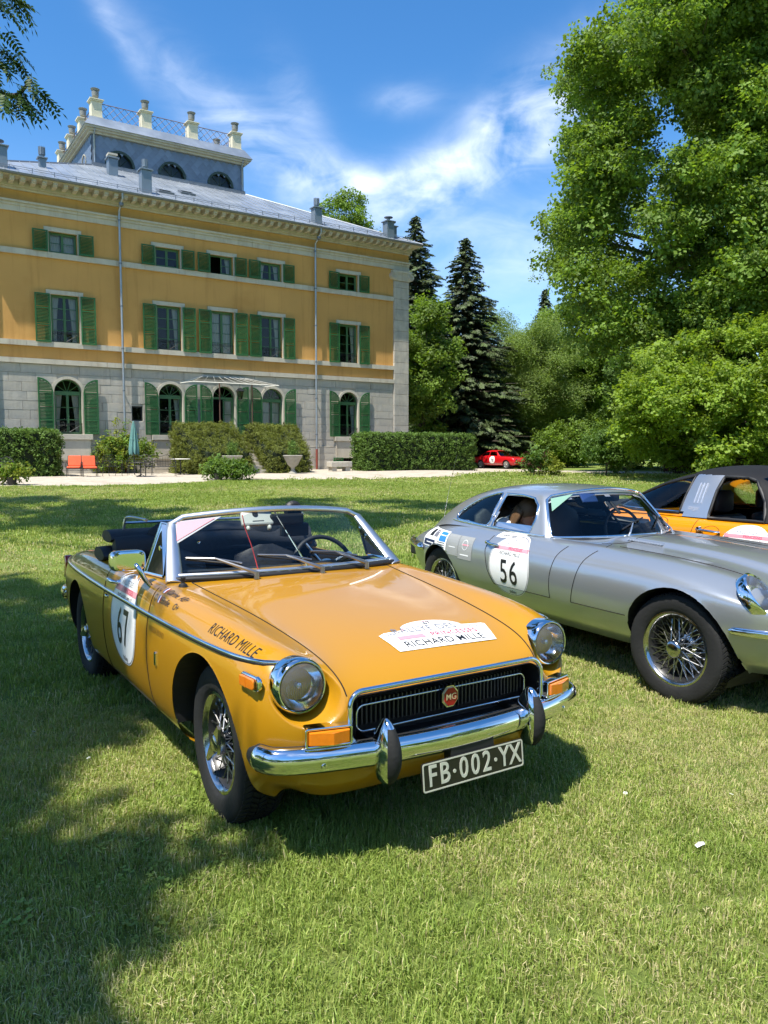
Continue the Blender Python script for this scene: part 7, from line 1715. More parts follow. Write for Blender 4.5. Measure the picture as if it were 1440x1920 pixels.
    part_mesh('roof_panel', Vg, Fg, Ng, cover, car, sel & ~low); part_mesh('roof_lining', Vg, Fg[:, ::-1], Ng, mat('dark_lining', (.03, .03, .03), .9), car, sel | bar, -.012)
    part_mesh('roll_bar', Vg, Fg, Ng, CHS, car, bar & (Cg[:, 1] > 0), .004); TB = part_mesh('roll_bar', Vg, Fg, Ng, CHS, car, bar & (Cg[:, 1] < 0), .004); part_mesh('rear_glass', Vg, Fg, Ng, GLT, car, back | qg); part_mesh('windscreen', Vg, Fg, Ng, GLS, car, scr)
    if low.any(): part_mesh('rear_quarter', Vg, Fg, Ng, ORG, car, low)
    for s in (-1, 1):
        for po, m, r_ in (([(-1.0, .872), (-1.05, 1.03), (-1.17, 1.185), (-1.25, 1.21), (-1.45, 1.215), (-1.475, 1.1), (-1.485, .872)], BLK, .014), ([(-1.775, .895), (-1.765, 1.05), (-1.745, 1.212), (-2.07, 1.13), (-2.45, .98), (-2.60, .915), (-2.3, .89)], BLK, .010)):
            P = [h for h in (hit(bg, (x, s*1.3, z), (0, -s, 0), .003) for a, b in zip(po, po[1:]+po[:1]) for x, z in [(a[0]+(b[0]-a[0])*t, a[1]+(b[1]-a[1])*t) for t in np.linspace(0, 1, 6)[:-1]]) if h is not None]
            mb = MB(); mb.tube(P, r_, 6, closed=True); mb.build('window_seal', m, car, smooth=60)
        P = [h for h in (hit(bg, (x, s*1.3, z), (0, -s, 0), .006) for x, z in zip(np.linspace(-2.60, -1.775, 14), [.905+.0]*14)) if h is not None]; mb = MB(); mb.tube(P, .006, 5); mb.build('quarter_trim', CHR, car)
        for k in range(3):
            P = [h for h in (hit(bg, (-1.585-.034*k-(1.13-z)*.02, s*1.3, z), (0, -s, 0), .006) for z in np.linspace(.985, 1.155, 8)) if h is not None]; mb = MB(); mb.tube(P, .005, 5); mb.build('bar_slot', mat('slot_pale', srgb(222, 222, 226), .3, metal=.6), TB)
    decal('bar_lettering', text_mesh('t', 'targa', .055, None, shear=.35, spacing=.95), bg, (-1.65, -.9, .945), (1, 0, 0), (0, 0, 1), (0, 1, 0), mat('slot_pale', (1, 1, 1)), TB, .007, 2)
    # interior, seats, spoiler, mirror, handle
    mb = MB(); mb._add([(-.75, -.64, .86), (-2.3, -.62, .86), (-2.3, -.62, .3), (-.75, -.64, .3), (-.75, .64, .86), (-2.3, .62, .86), (-2.3, .62, .3), (-.75, .64, .3)], [(0, 1, 2, 3), (7, 6, 5, 4), (3, 2, 6, 7), (1, 5, 6, 2)]); mb.box(-.95, -.66, -.60, .60, .62, .86); mb.build('cockpit_lining', BLV, car)
    for s in (-1, 1):
        st = empty('seat', (-1.45, s*.33, .3), 0, car); mb = MB(); mb.box(-.05, .40, -.23, .23, 0, .18); mb.build('cushion', BLV, st, bevel=.05); mb = MB(); mb.box(-.16, -.03, -.23, .23, .10, .58); mb.build('backrest', BLV, st, bevel=.05); mb = MB(); mb.grid([[(-.14-.06*math.sin(a)*q, .135*math.cos(a)*q, z) for a in np.linspace(0, 2*math.pi, 18, endpoint=False)] for z, q in ((.60, .6), (.62, 1), (.76, 1), (.79, .7))], closed=True); mb._add([(-.14-.06*math.sin(a)*.7, .135*math.cos(a)*.7, .79) for a in np.linspace(0, 2*math.pi, 18, endpoint=False)], [tuple(range(18))]); mb.build('headrest', BLV, st, smooth=60)
    mb = MB(); mb.grid([[(-2.62-.42*f, y*(1-.1*f), .83+.08*math.sin(f*math.pi*.55)+.012) for y in np.linspace(-.60, .60, 15)] for f in np.linspace(0, 1, 8)]+[[(-3.08, y*.92, .86) for y in np.linspace(-.60, .60, 15)], [(-2.75, y*.95, .80) for y in np.linspace(-.60, .60, 15)]]); mb.build('tail_spoiler', BLK, car, smooth=60)
    h = hit(bvh, (-1.42, -1.3, .775), (0, 1, 0), 0); mb = MB(); mb.tube([h+Vector((-.09, -.012, .006)), h+Vector((-.04, -.034, .004)), h+Vector((.06, -.034, 0)), h+Vector((.11, -.012, -.004))], [.012, .011, .010, .009], 8); mb.lathe([(.001, -.03), (.022, -.026), (.026, 0)], 14, h+Vector((-.085, 0, .006)), 'y'); mb.build('handle', CHR, D, smooth=50)
    for dz in (1,):
        P = surf_line(bvh, [(-1.40+.075*math.cos(a), -1.3, .77+.045*math.sin(a)) for a in np.linspace(0, 6.283, 20)], (0, 1, 0), .0003, 2); mb = MB(); mb.tube(P, .0022, 4); mb.build('handle_recess', GAP, D)
    roundel(car, bvh, (-1.08, -.85, .625), (0, 1, 0), (1, 0, 0), '52', .47, .44, narrow=.8)
    for s in (-1, 1):
        hl = empty('headlight', (.70, s*.60, .655), 0, car, rot=(0, rad(70), 0)); mb = MB(); mb.lathe([(.115, -.06), (.115, .01), (.10, .02)], 28); mb.build('bezel', CHR, hl, smooth=40); mb = MB(); mb.lathe([(.10, .015), (.07, .035), (.001, .045)], 28); mb.build('lens', REFL, hl, smooth=40)
    mb = MB(); mb.box(.90, 1.02, -.66, .66, .36, .50); mb.build('front_bumper', BLK, car, bevel=.04); mb = MB(); mb.box(-3.36, -3.22, -.66, .66, .38, .52); mb.build('rear_bumper', BLK, car, bevel=.04)
    return car
ORANGE_CAR = targa()
REDP = paint('red_paint', srgb(186, 20, 26), rough=.3)
def red_coupe():
    car = empty('small_coupe', (8.95, 53.6, .02)); car.rotation_euler = (0, 0, rad(-50)); tag(car, 'small red saloon-coupe numbered 78 driving past on the far gravel', 'car')
    X = [.72, .55, .25, -.05, -.5, -.85, -1.4, -1.95, -2.35, -2.75, -3.08, -3.22]
    zc = [.62, .78, .83, .85, .88, .89, .89, .90, .90, .88, .84, .74]; zk = [.64, .79, .83, .845, .86, .87, .875, .88, .88, .865, .83, .74]
    yk = [.56, .62, .64, .65, .66, .665, .67, .67, .66, .65, .62, .58]; ym = [.66, .73, .77, .78, .785, .785, .785, .785, .785, .77, .73, .65]; zl = [.30]+[.24]*10+[.34]
    arches = ((0, .33, .30), (-2.35, .32, .30)); V, F, N, bvh = simple_body(car, X, zc, zk, yk, ym, zl, .03, -.03, arches, REDP, 2, ())
    part_mesh('body', V, F, N, REDP, car); wells(car, bvh, arches, .42, extra=[(-3.0, .5, -.6, .6, .22, .25)])
    wm = alloy_wheel(.30, .17, .20, 8)
    for x, y in ((0, -.66), (0, .66), (-2.35, -.66), (-2.35, .66)): put_wheel(car, wm, x, y, .30, 0, .2)
    G = [[(-.52,0,.88),(-.56,.3,.88),(-.62,.5,.875),(-.68,.60,.87),(-.72,.64,.865)],
         [(-.98,0,1.27),(-1.0,.28,1.265),(-1.03,.42,1.25),(-1.06,.50,1.215),(-1.02,.655,.87)],
         [(-1.5,0,1.315),(-1.5,.28,1.31),(-1.5,.42,1.29),(-1.5,.51,1.245),(-1.5,.67,.87)],
         [(-2.0,0,1.275),(-2.0,.28,1.27),(-2.0,.42,1.25),(-2.0,.50,1.205),(-2.02,.67,.875)],
         [(-2.5,0,1.02),(-2.5,.28,1.015),(-2.48,.42,1.0),(-2.45,.50,.98),(-2.40,.65,.87)],
         [(-2.75,0,.875),(-2.75,.28,.875),(-2.72,.42,.87),(-2.70,.52,.87),(-2.66,.62,.865)]]
    Vg, Fg = weld(mirrored([(G, True)])); Vg, Fg = subdiv(Vg, Fg, 3); Fg = fix_out(Vg, Fg, lambda V: V[:, 2] > 1.2); Ng = vnormals(Vg, Fg); Cg = Vg[Fg].mean(1); CN = Ng[Fg].mean(1); ay = np.abs(Cg[:, 1])
    scr = (CN[:, 0] > .35) & (Cg[:, 2] < 1.24) & (Cg[:, 2] > .895) & (ay < np.interp(Cg[:, 2], [.88, 1.24], [.58, .45])); back = (CN[:, 0] < -.25) & (Cg[:, 2] < 1.2) & (Cg[:, 2] > .92) & (ay < .42)
    w1 = (np.abs(CN[:, 1]) > .45) & (in_poly(Cg[:, 0], Cg[:, 2], [(-.92, .905), (-1.06, 1.17), (-1.56, 1.195), (-1.56, .905)]) | in_poly(Cg[:, 0], Cg[:, 2], [(-1.62, .905), (-1.62, 1.19), (-2.0, 1.16), (-2.32, .96), (-2.28, .905)]))
    part_mesh('roof', Vg, Fg, Ng, REDP, car, ~(scr | back | w1)); part_mesh('windscreen', Vg, Fg, Ng, GLT, car, scr); part_mesh('side_window', Vg, Fg, Ng, GLT, car, w1 & (Cg[:, 1] < 0)); part_mesh('side_window', Vg, Fg, Ng, GLT, car, w1 & (Cg[:, 1] > 0)); part_mesh('rear_window', Vg, Fg, Ng, GLT, car, back)
    mb = MB(); mb.box(-2.4, -.7, -.6, .6, .35, .84); mb.box(-1.75, -1.6, -.55, .55, .84, 1.05); mb.build('seats', BLV, car)
    decal('number_roundel', flat_poly(roundel_outline(.50, .50), 5), bvh, (-1.25, -.9, .62), (1, 0, 0), (0, 0, 1), (0, 1, 0), STW, car, .004); decal('race_number', text_mesh('t', '78', .30, None, bold=.003), bvh, (-1.25, -.9, .58), (1, 0, 0), (0, 0, 1), (0, 1, 0), STK, car, .008, 2)
    mb = MB(); mb.box(.70, .78, -.70, .70, .40, .47); mb.build('front_bumper', CHR, car, bevel=.02); mb = MB(); mb.box(-3.30, -3.20, -.70, .70, .43, .50); mb.build('rear_bumper', CHR, car, bevel=.02)
    for s in (-1, 1):
        mb = MB(); mb.lathe([(.085, 0), (.085, .03), (.001, .045)], 18, (.715, s*.52, .58), 'x'); mb.build('headlight', REFL, car, smooth=50)
    P = surf_line(bvh, [(-2.0, -1.3, .33), (-.4, -1.3, .33)], (0, 1, 0), .004, 10); mb = MB(); mb.tube(P, .012, 5); mb.build('sill_trim', CHS, car)
red_coupe()
# ================================================================ people
SKIN = mat('skin', srgb(206, 160, 134), .55, var=.06, vs=20)
def skinned(name, joints, edges, mt, parent, levels=2):
    """one continuous body surface grown from a joint skeleton (Skin + Subdivision)"""
    me = bpy.data.meshes.new(name); me.from_pydata([j[0] for j in joints], edges, []); o = bpy.data.objects.new(name, me); link(o, parent)
    sk = o.modifiers.new('skin', 'SKIN'); sk.use_smooth_shade = True
    for v, j in zip(me.skin_vertices[0].data, joints): v.radius = (j[1], j[2] if len(j) > 2 else j[1])
    me.skin_vertices[0].data[0].use_root = True
    s = o.modifiers.new('sub', 'SUBSURF'); s.levels = levels; s.render_levels = levels
    me.materials.append(mt); return o
def head_mesh(name, parent, loc, rot, r=.095, skin=None):
    """head with brow, nose, chin, eye sockets ; front is +x"""
    rows = []; nz, na = 22, 28
    for i in range(nz+1):
        f = i/nz; z = -1.18+2.28*f; ring = []
        base = math.sqrt(max(0, 1-(z/1.12)**2)) if z > -.1 else (1-.42*((-z-.1)/1.08)**1.5)*(1 if z > -.95 else max(.02, 1-((-z-.95)/.24)**2)**.5)
        for k in range(na):
            a = 2*math.pi*k/na; c, s = math.cos(a), math.sin(a); x = base*c*(1.12 if c < 0 else 1.02); y = base*s*.84
            if c > 0:
                y_ = abs(s)*base
                x += .26*math.exp(-((z+.22)/.17)**2)*math.exp(-(y_/.13)**2)+.06*math.exp(-((z-.16)/.10)**2)-.10*math.exp(-((z+.02)/.11)**2)*math.exp(-((y_-.36)/.17)**2)+.07*math.exp(-((z+.62)/.07)**2)*math.exp(-(y_/.25)**2)+.08*math.exp(-((z+1.0)/.14)**2)*math.exp(-(y_/.35)**2)
            ring.append((x*r, y*r, z*r))
        rows.append(ring)
    mb = MB(); mb.grid(rows, closed=True)
    for s in (-1, 1): mb.tube([(-.05*r, s*.80*r, -.30*r), (-.02*r, s*.90*r, -.12*r), (-.12*r, s*.93*r, .06*r), (-.22*r, s*.86*r, .02*r)], [.07*r, .11*r, .12*r, .05*r], 8)
    o = mb.build(name, skin or SKIN, parent, smooth=180); o.location = loc; o.rotation_euler = rot
    EW = mat('eye_white', (.7, .7, .68), .3); EI = mat('eye_iris', (.05, .035, .02), .2); LIP = mat('lips', srgb(176, 96, 88), .5)
    for s in (-1, 1):
        mb = MB(); mb.lathe([(.001, .12), (.07, .10), (.115, .04), (.12, 0)], 12, axis='x'); e = mb.build('eye', EW, o, smooth=60); e.location = (.80*r, s*.34*r, -.02*r); e.scale = (r, r, r*.6); mb = MB(); mb.lathe([(.001, .128), (.05, .122)], 10, axis='x'); q = mb.build('iris', EI, o); q.location = e.location; q.scale = e.scale
    mb = MB(); mb.tube([(.98*r, -.22*r, -.63*r), (1.05*r, 0, -.61*r), (.98*r, .22*r, -.63*r)], [.02*r, .05*r, .02*r], 6); mb.build('mouth', LIP, o)
    return o
def hair(parent, r, mt, length=.0):
    mb = MB(); rows = []; na = 26
    for i in range(15):
        f = i/14; ph = f*math.pi*.62; ring = []
        for k in range(na):
            a = 2*math.pi*k/na; c, s = math.cos(a), math.sin(a); p = ph*(1 if c < .25 else 1-.50*(c-.25)); ring.append((math.sin(p)*c*1.20*r*(1+.03*math.sin(9*a+i)), math.sin(p)*s*.97*r*(1+.03*math.sin(11*a)), math.cos(p)*1.20*r))
        rows.append(ring)
    mb.grid(rows, closed=True)
    if length:
        for k in range(40):
            a = math.pi*.5+math.pi*k/39+random.uniform(-.05, .05); c, s = math.cos(a), math.sin(a); p = [(c*1.10*r, s*.92*r, .1*r), (c*1.22*r, s*1.02*r, -.6*r), (c*1.10*r-.02, s*1.0*r, -1.3*r-length*random.uniform(.5, 1)*.5), (c*.9*r-.03, s*.95*r, -1.3*r-length*random.uniform(.8, 1.1))]; mb.tube(spline(p, 3), [.20*r]*8+[.12*r, .03*r], 5)
    return mb.build('hair', mt, parent, smooth=180)
def hand(parent, loc, rot, size=1.0, curl=.7, mirror=1):
    """palm and five separate bent fingers; fingers along +x, thumb at +y*mirror"""
    h = empty('hand', loc, 0, parent, rot=rot); k = size
    js = [((0, 0, 0), .024*k, .016*k), ((.045*k, 0, 0), .034*k, .014*k), ((.085*k, 0, -.004*k), .036*k, .012*k)]; ed = [(0, 1), (1, 2)]
    o = skinned('palm', js, ed, SKIN, h, 2)
    for i, (y, L_) in enumerate(((.030, .068), (.010, .078), (-.011, .072), (-.031, .056))):
        a = curl*.55; p = [Vector((.080*k, y*k*mirror, -.002))]; ang = 0
        for seg in (.45, .32, .26): ang += a; p.append(p[-1]+Vector((math.cos(ang)*L_*seg*k, 0, -math.sin(ang)*L_*seg*k)))
        skinned('finger', [(tuple(q), r_*k) for q, r_ in zip(p, (.0098, .009, .0082, .0068))], [(0, 1), (1, 2), (2, 3)], SKIN, h, 1)
    p = [(.018*k, .026*k*mirror, -.004), (.045*k, .052*k*mirror, -.014*k), (.070*k, .056*k*mirror, -.026*k), (.090*k, .050*k*mirror, -.034*k)]
    skinned('thumb', [(q, r_*k) for q, r_ in zip(p, (.013, .011, .0095, .0078))], [(0, 1), (1, 2), (2, 3)], SKIN, h, 1)
    return h
def driver():
    # sitting in the silver coupe on the near side, head bowed forward
    P = empty('person', (0, 0, 0)); P.matrix_world = SILVER.matrix_basis @ Matrix.Translation((-2.02, -.32, .50)); tag(P, 'person with long fair hair in a white and yellow top seated in the silver coupe', 'person')
    TOP = mat('white_top', srgb(222, 224, 226), .8, var=.08, vs=8, col2=srgb(226, 206, 60), c2amt=(.60, .64), c2s=5.); JNS = mat('denim', srgb(60, 76, 104), .9, var=.1)
    J = [((0, 0, .0), .13, .16), ((.02, 0, .14), .115, .155), ((.06, 0, .29), .11, .17), ((.10, 0, .365), .08, .11), ((.125, 0, .39), .05, .05),
         ((.09, .165, .35), .062), ((.15, .235, .19), .052), ((.20, .215, .08), .046), ((.09, -.165, .35), .062), ((.16, -.235, .19), .052), ((.21, -.215, .08), .046)]
    skinned('torso', J, [(0, 1), (1, 2), (2, 3), (3, 4), (2, 5), (5, 6), (6, 7), (2, 8), (8, 9), (9, 10)], TOP, P)
    skinned('arm', [((.20, .215, .085), .042), ((.34, .15, .20), .036), ((.40, .12, .23), .028)], [(0, 1), (1, 2)], SKIN, P); skinned('arm', [((.21, -.215, .085), .042), ((.36, -.15, .16), .036), ((.42, -.11, .18), .028)], [(0, 1), (1, 2)], SKIN, P)
    hand(P, (.40, .12, .23), (0, rad(20), 0), 1, .8, -1); hand(P, (.42, -.11, .18), (0, rad(10), 0), 1, .8, 1)
    skinned('legs', [((0, 0, -.02), .13, .16), ((.12, .10, -.03), .085), ((.45, .12, .05), .066), ((.70, .12, -.14), .05), ((.12, -.10, -.03), .085), ((.45, -.12, .05), .066), ((.70, -.12, -.14), .05)], [(0, 1), (1, 2), (2, 3), (0, 4), (4, 5), (5, 6)], JNS, P)
    skinned('neck', [((.12, 0, .37), .05), ((.18, 0, .42), .046)], [(0, 1)], SKIN, P)
    hd = head_mesh('head', P, (.235, 0, .465), (0, rad(30), rad(6)), .096); hair(hd, .096, mat('fair_hair', srgb(104, 78, 52), .6, var=.25, vs=30, vscale3=(1, 1, .15)), .16)
driver()
def passer_by():
    # standing behind the red car, only head and shoulders show
    P = empty('person', (8.9, 56.6, 0), rad(-100)); tag(P, 'person in a red top standing behind the small red coupe', 'person')
    RT = mat('red_top', srgb(196, 58, 70), .8, var=.08); TR = mat('dark_trousers', srgb(40, 44, 56), .9)
    skinned('torso', [((0, 0, .98), .13, .16), ((0, 0, 1.16), .115, .15), ((0, 0, 1.36), .12, .18), ((0, 0, 1.46), .07, .10), ((0, .20, 1.40), .065), ((.06, .26, 1.15), .05), ((.20, .20, 1.06), .042), ((0, -.20, 1.40), .065), ((.06, -.26, 1.15), .05), ((.20, -.20, 1.06), .042)], [(0, 1), (1, 2), (2, 3), (2, 4), (4, 5), (5, 6), (2, 7), (7, 8), (8, 9)], RT, P)
    skinned('legs', [((0, 0, .98), .13, .16), ((0, .10, .88), .09), ((0, .11, .50), .065), ((-.02, .11, .10), .045), ((.12, .12, .05), .04), ((0, -.10, .88), .09), ((0, -.11, .50), .065), ((-.02, -.11, .10), .045), ((.12, -.12, .05), .04)], [(0, 1), (1, 2), (2, 3), (3, 4), (0, 5), (5, 6), (6, 7), (7, 8)], TR, P)
    skinned('neck', [((0, 0, 1.44), .055), ((.02, 0, 1.54), .05)], [(0, 1)], SKIN, P); hand(P, (.22, .20, 1.05), (0, rad(20), 0), 1, .6, -1); hand(P, (.22, -.20, 1.05), (0, rad(20), 0), 1, .6, 1)
    hd = head_mesh('head', P, (.03, 0, 1.64), (0, 0, 0), .10); hair(hd, .10, mat('auburn_hair', srgb(120, 70, 50), .6, var=.2, vs=30), 0)
passer_by()
# ================================================================ terrace furniture and small things
def at_ground(x, y): return Vector((x, y, float(zg(x, y))))
TEAL = mat('teal_canvas', srgb(96, 140, 134), .85, var=.12, vs=6)
def parasol():
    o = empty('parasol', at_ground(-10.3, 31.9)); tag(o, 'closed teal parasol standing on the gravel by the iron furniture', 'parasol')
    mb = MB(); mb.tube([(0, 0, 0), (0, 0, 2.22)], .022, 8); mb.build('pole', IRN, o); mb = MB(); mb.lathe([(.001, .09), (.05, .09), (.06, .05), (.24, .04), (.25, 0)], 20); mb.build('base', TRM, o, smooth=40)
    rows = []
    for f in np.linspace(0, 1, 12):
        z = .95+1.27*(1-f)*1.0; r = .035+.17*f**.75*(1-.25*max(0, f-.85)/.15); rows.append([(r*(1+.22*math.cos(8*a+2*f))*math.cos(a), r*(1+.22*math.cos(8*a+2*f))*math.sin(a), z+(.05*math.sin(8*a) if f > .95 else 0)) for a in np.linspace(0, 2*math.pi, 48, endpoint=False)])
    mb = MB(); mb.grid(rows, closed=True, flip=True); mb.build('canopy', TEAL, o, smooth=180); mb = MB(); mb.lathe([(.001, 2.30), (.03, 2.27), (.03, 2.2)], 10); mb.build('finial', TEAL, o, smooth=60)
    mb = MB(); mb.tube([(.14*math.cos(a), .14*math.sin(a), 1.55) for a in np.linspace(0, 6.283, 16, endpoint=False)], .012, 5, closed=True); mb.build('tie', TEAL, o)
parasol()
CUSH = mat('orange_cushion', srgb(226, 100, 62), .85, var=.08, vs=7)
def garden_chair(x, y, rz, label):
    o = empty('garden_chair', at_ground(x, y), rz); tag(o, label, 'chair', 'orange-cushioned garden chairs'); t = .014
    for s in (-1, 1):
        for fx in (-1, 1):
            mb = MB(); mb.tube([(fx*.22, s*.28, 0), (fx*.20, s*.28, .34)], t, 6); mb.build('leg', IRN, o)
        mb = MB(); mb.tube(spline([(.20, s*.29, .34), (.24, s*.29, .52), (.16, s*.29, .60), (-.12, s*.29, .58), (-.26, s*.29, .52)], 4), t, 6); mb.build('armrest', IRN, o)
        mb = MB(); mb.tube([(-.20, s*.27, .30), (-.36, s*.27, .86)], t, 6); mb.build('back_upright', IRN, o)
    mb = MB(); mb.box(-.24, .26, -.29, .29, .32, .345); mb.build('seat_frame', IRN, o); mb = MB(); mb.tube([(-.36, -.27, .86), (-.36, .27, .86)], t, 6); mb.build('top_rail', IRN, o)
    mb = MB(); mb.box(-.22, .28, -.26, .26, .35, .43); mb.build('seat_cushion', CUSH, o, bevel=.03)
    mb = MB(); mb.T = Matrix.Translation((-.22, 0, .42)) @ Matrix.Rotation(rad(-16), 4, 'Y'); mb.box(-.03, .05, -.26, .26, 0, .46); mb.build('back_cushion', CUSH, o, bevel=.03)
garden_chair(-12.95, 32.3, rad(-75), 'orange-cushioned garden chair next to the left hedge'); garden_chair(-12.15, 31.9, rad(-62), 'orange-cushioned garden chair nearer the parasol')
def iron_bench(x, y, rz, label, w=1.2):
    o = empty('iron_bench', at_ground(x, y), rz); tag(o, label, 'bench', 'wrought iron garden furniture'); t = .011
    for s in (-1, 1):
        mb = MB(); mb.tube(spline([(.24, s*w/2, 0), (.20, s*w/2, .22), (.25, s*w/2, .42)], 4), t, 5); mb.build('leg', IRN, o); mb = MB(); mb.tube(spline([(-.30, s*w/2, 0), (-.22, s*w/2, .25), (-.22, s*w/2, .42)], 4), t, 5); mb.build('leg', IRN, o)
        mb = MB(); mb.tube(spline([(.25, s*w/2, .42), (.30, s*w/2, .60), (.18, s*w/2, .66), (-.24, s*w/2, .62)], 4), t, 5); mb.build('armrest', IRN, o)
    mb = MB(); mb.tube(spline([(-.22, -w/2, .42), (-.28, -w/2, .72), (-.30, -w*.25, .90), (-.30, 0, .84), (-.30, w*.25, .90), (-.28, w/2, .72), (-.22, w/2, .42)], 6), t, 5); mb.build('back_hoop', IRN, o)
    mb = MB()
    for k in range(11): u = -1+2*(k+.5)/11; mb.tube([(-.22, u*w/2, .43), (-.295, u*w/2*.96, .84-.08*abs(u))], .005, 4)
    for z in (.52, .64, .74): mb.tube([(-.235-(z-.42)*.14, -w/2, z), (-.235-(z-.42)*.14, w/2, z)], .005, 4)
    q = mb.build('back_mesh', IRN, o); q['kind'] = 'stuff'; mb = MB()
    for k in range(12): xx = -.21+k*.041; mb.tube([(xx, -w/2, .425), (xx, w/2, .425)], .006, 4)
    q = mb.build('seat_mesh', IRN, o); q['kind'] = 'stuff'; mb = MB(); mb.ring_prism([(-.23, -w/2), (.26, -w/2), (.26, w/2), (-.23, w/2)], [(-.21, -w/2+.02), (.24, -w/2+.02), (.24, w/2-.02), (-.21, w/2-.02)], .41, .43, 'z'); mb.build('seat_frame', IRN, o)
iron_bench(-9.25, 32.0, rad(-70), 'wrought iron bench right of the parasol'); iron_bench(-10.55, 33.4, rad(-80), 'wrought iron bench behind the parasol', 1.0); iron_bench(-11.45, 32.6, rad(-40), 'wrought iron armchair left of the parasol', .6); iron_bench(-13.2, 26.2, rad(-110), 'wrought iron bench at the left edge beside potted plants', 1.1)
def round_table(x, y, label, mt, r, h, name='garden_table'):
    o = empty(name, at_ground(x, y)); tag(o, label, 'table'); mb = MB(); mb.lathe([(.001, h), (r, h), (r+.01, h-.012), (r, h-.03), (.001, h-.03)], 32); mb.build('table_top', mt, o, smooth=40); mb = MB(); mb.tube([(0, 0, h-.03), (0, 0, .02)], .025, 8); mb.build('stem', IRN, o)
    for k in range(3): a = k*2.094; mb = MB(); mb.tube([(0, 0, .12), (.22*math.cos(a), .22*math.sin(a), 0)], .015, 6); mb.build('foot', IRN, o)
round_table(-8.95, 34.0, 'white round table left of the stair hedge', WHT, .42, .72); round_table(-9.95, 31.6, 'low iron table under the parasol', IRN, .40, .62)
def urn(t, v, label):
    o = empty('stone_urn', bpt(t, v)); tag(o, label, 'urn', 'stone urns before the steps'); m = mat('weathered_urn', srgb(158, 154, 142), .9, var=.15, vs=6)
    mb = MB(); mb.lathe([(.001, 0), (.20, 0), (.20, .06), (.12, .10), (.08, .20), (.10, .30), (.24, .42), (.34, .62), (.44, .80), (.46, .84), (.42, .86), (.36, .80), (.001, .78)], 24); mb.build('bowl', m, o, smooth=40)
    P, Nn = lobe_points([(0, 0, 1.12, .24, .24, .36)], 60, .4, -1, .03); scatter('topiary', P, rots_for(len(P), .8), rng.uniform(.6, 1., len(P)), hed_c, o, kind='stuff')
urn(13.4, 5.6, 'stone urn with clipped plant left of the steps'); urn(10.4, 5.5, 'stone urn with clipped plant right of the steps')
def stone_bench():
    p = bpt(6.75, 3.5); o = empty('stone_trough', p, HOUSE.rotation_euler.z); tag(o, 'low stone trough bench beneath the red drainpipe foot', 'trough'); mb = MB(); mb.box(-.62, .62, -.25, .25, .22, .50); mb.build('slab', STN, o, bevel=.03)
    for s in (-1, 1): mb = MB(); mb.box(s*.40-.14, s*.40+.14, -.20, .20, 0, .219); mb.build('foot', STN, o, bevel=.02)
stone_bench()
POT = mat('dark_pot', (.02, .02, .022), .5); WFL = mat('white_petal', srgb(226, 226, 218), .7, var=.03)
def planter(x, y, label, lobes, src, pr=.16):
    o = empty('potted_plant', at_ground(x, y)); tag(o, label, 'plant'); mb = MB(); mb.lathe([(.001, 0), (pr*.8, 0), (pr, .26), (pr+.02, .28), (pr-.02, .27), (.001, .24)], 16); mb.build('pot', POT, o, smooth=40)
    P, Nn = lobe_points(lobes, 26, .45, -.9, .06); scatter('foliage', P, rots_for(len(P), .7), rng.uniform(.6, 1.1, len(P)), src, o, kind='stuff')
planter(-6.25, 29.15, 'black pot in a clump of leafy plants at the lawn edge', [(.0, .3, .55, .45, .4, .35), (.5, .35, .5, .45, .35, .3), (.9, .4, .35, .35, .3, .28), (-.35, .3, .35, .35, .3, .25), (.3, .1, .3, .5, .3, .22)], sml+smd); planter(-12.25, 25.4, 'black pot of white flowers at the left edge of the gravel', [(0, 0, .50, .35, .3, .25), (-.4, .1, .45, .4, .3, .3), (.25, .1, .38, .25, .2, .2)], sml+smy)
def litter():
    o = MB(); o.T = Matrix.Rotation(.5, 4, 'Z') @ Matrix.Scale(.7, 4); o._add([(-.035, -.008, .045), (.0, -.012, .052), (.035, -.006, .046), (.037, .012, .05), (.0, .012, .058), (-.033, .010, .05)], [(0, 1, 4, 5), (1, 2, 3, 4)]); w = o.build('paper_scrap', WFL); w.location = (1.14, 2.67, 0); tag(w, 'small white paper scrap lying on the grass', 'litter')
    spots = [(-1.35, 3.42, 'tiny white daisy left of the yellow front wheel'), (-1.62, 3.05, 'tiny white daisy at the left edge of the near lawn'), (-1.75, 3.75, 'tiny white daisy in the shade near the rear wheel'), (1.42, 3.05, 'tiny white daisy on the sunny grass at the right'), (.99, 3.06, 'tiny white daisy beyond the paper scrap'), (-4.4, 9.6, None), (-3.9, 9.9, None), (-4.1, 9.3, None), (-4.7, 9.8, None)]
    for (x, y, lb) in spots:
        d = MB()
        for q in range(7): a = q*.8976; d._add([(.002*math.cos(a), .002*math.sin(a), .0), (.008*math.cos(a-.3), .008*math.sin(a-.3), .002), (.010*math.cos(a), .010*math.sin(a), .001), (.008*math.cos(a+.3), .008*math.sin(a+.3), .002)], [(0, 1, 2, 3)])
        ob = d.build('daisy', WFL); ob.location = (x, y, .046); ob.rotation_euler = (rng.uniform(-.4, .4), rng.uniform(-.4, .4), 0); tag(ob, lb or 'tiny white daisy in the cluster behind the yellow roadster', 'flower', 'daisies in the lawn')
litter()
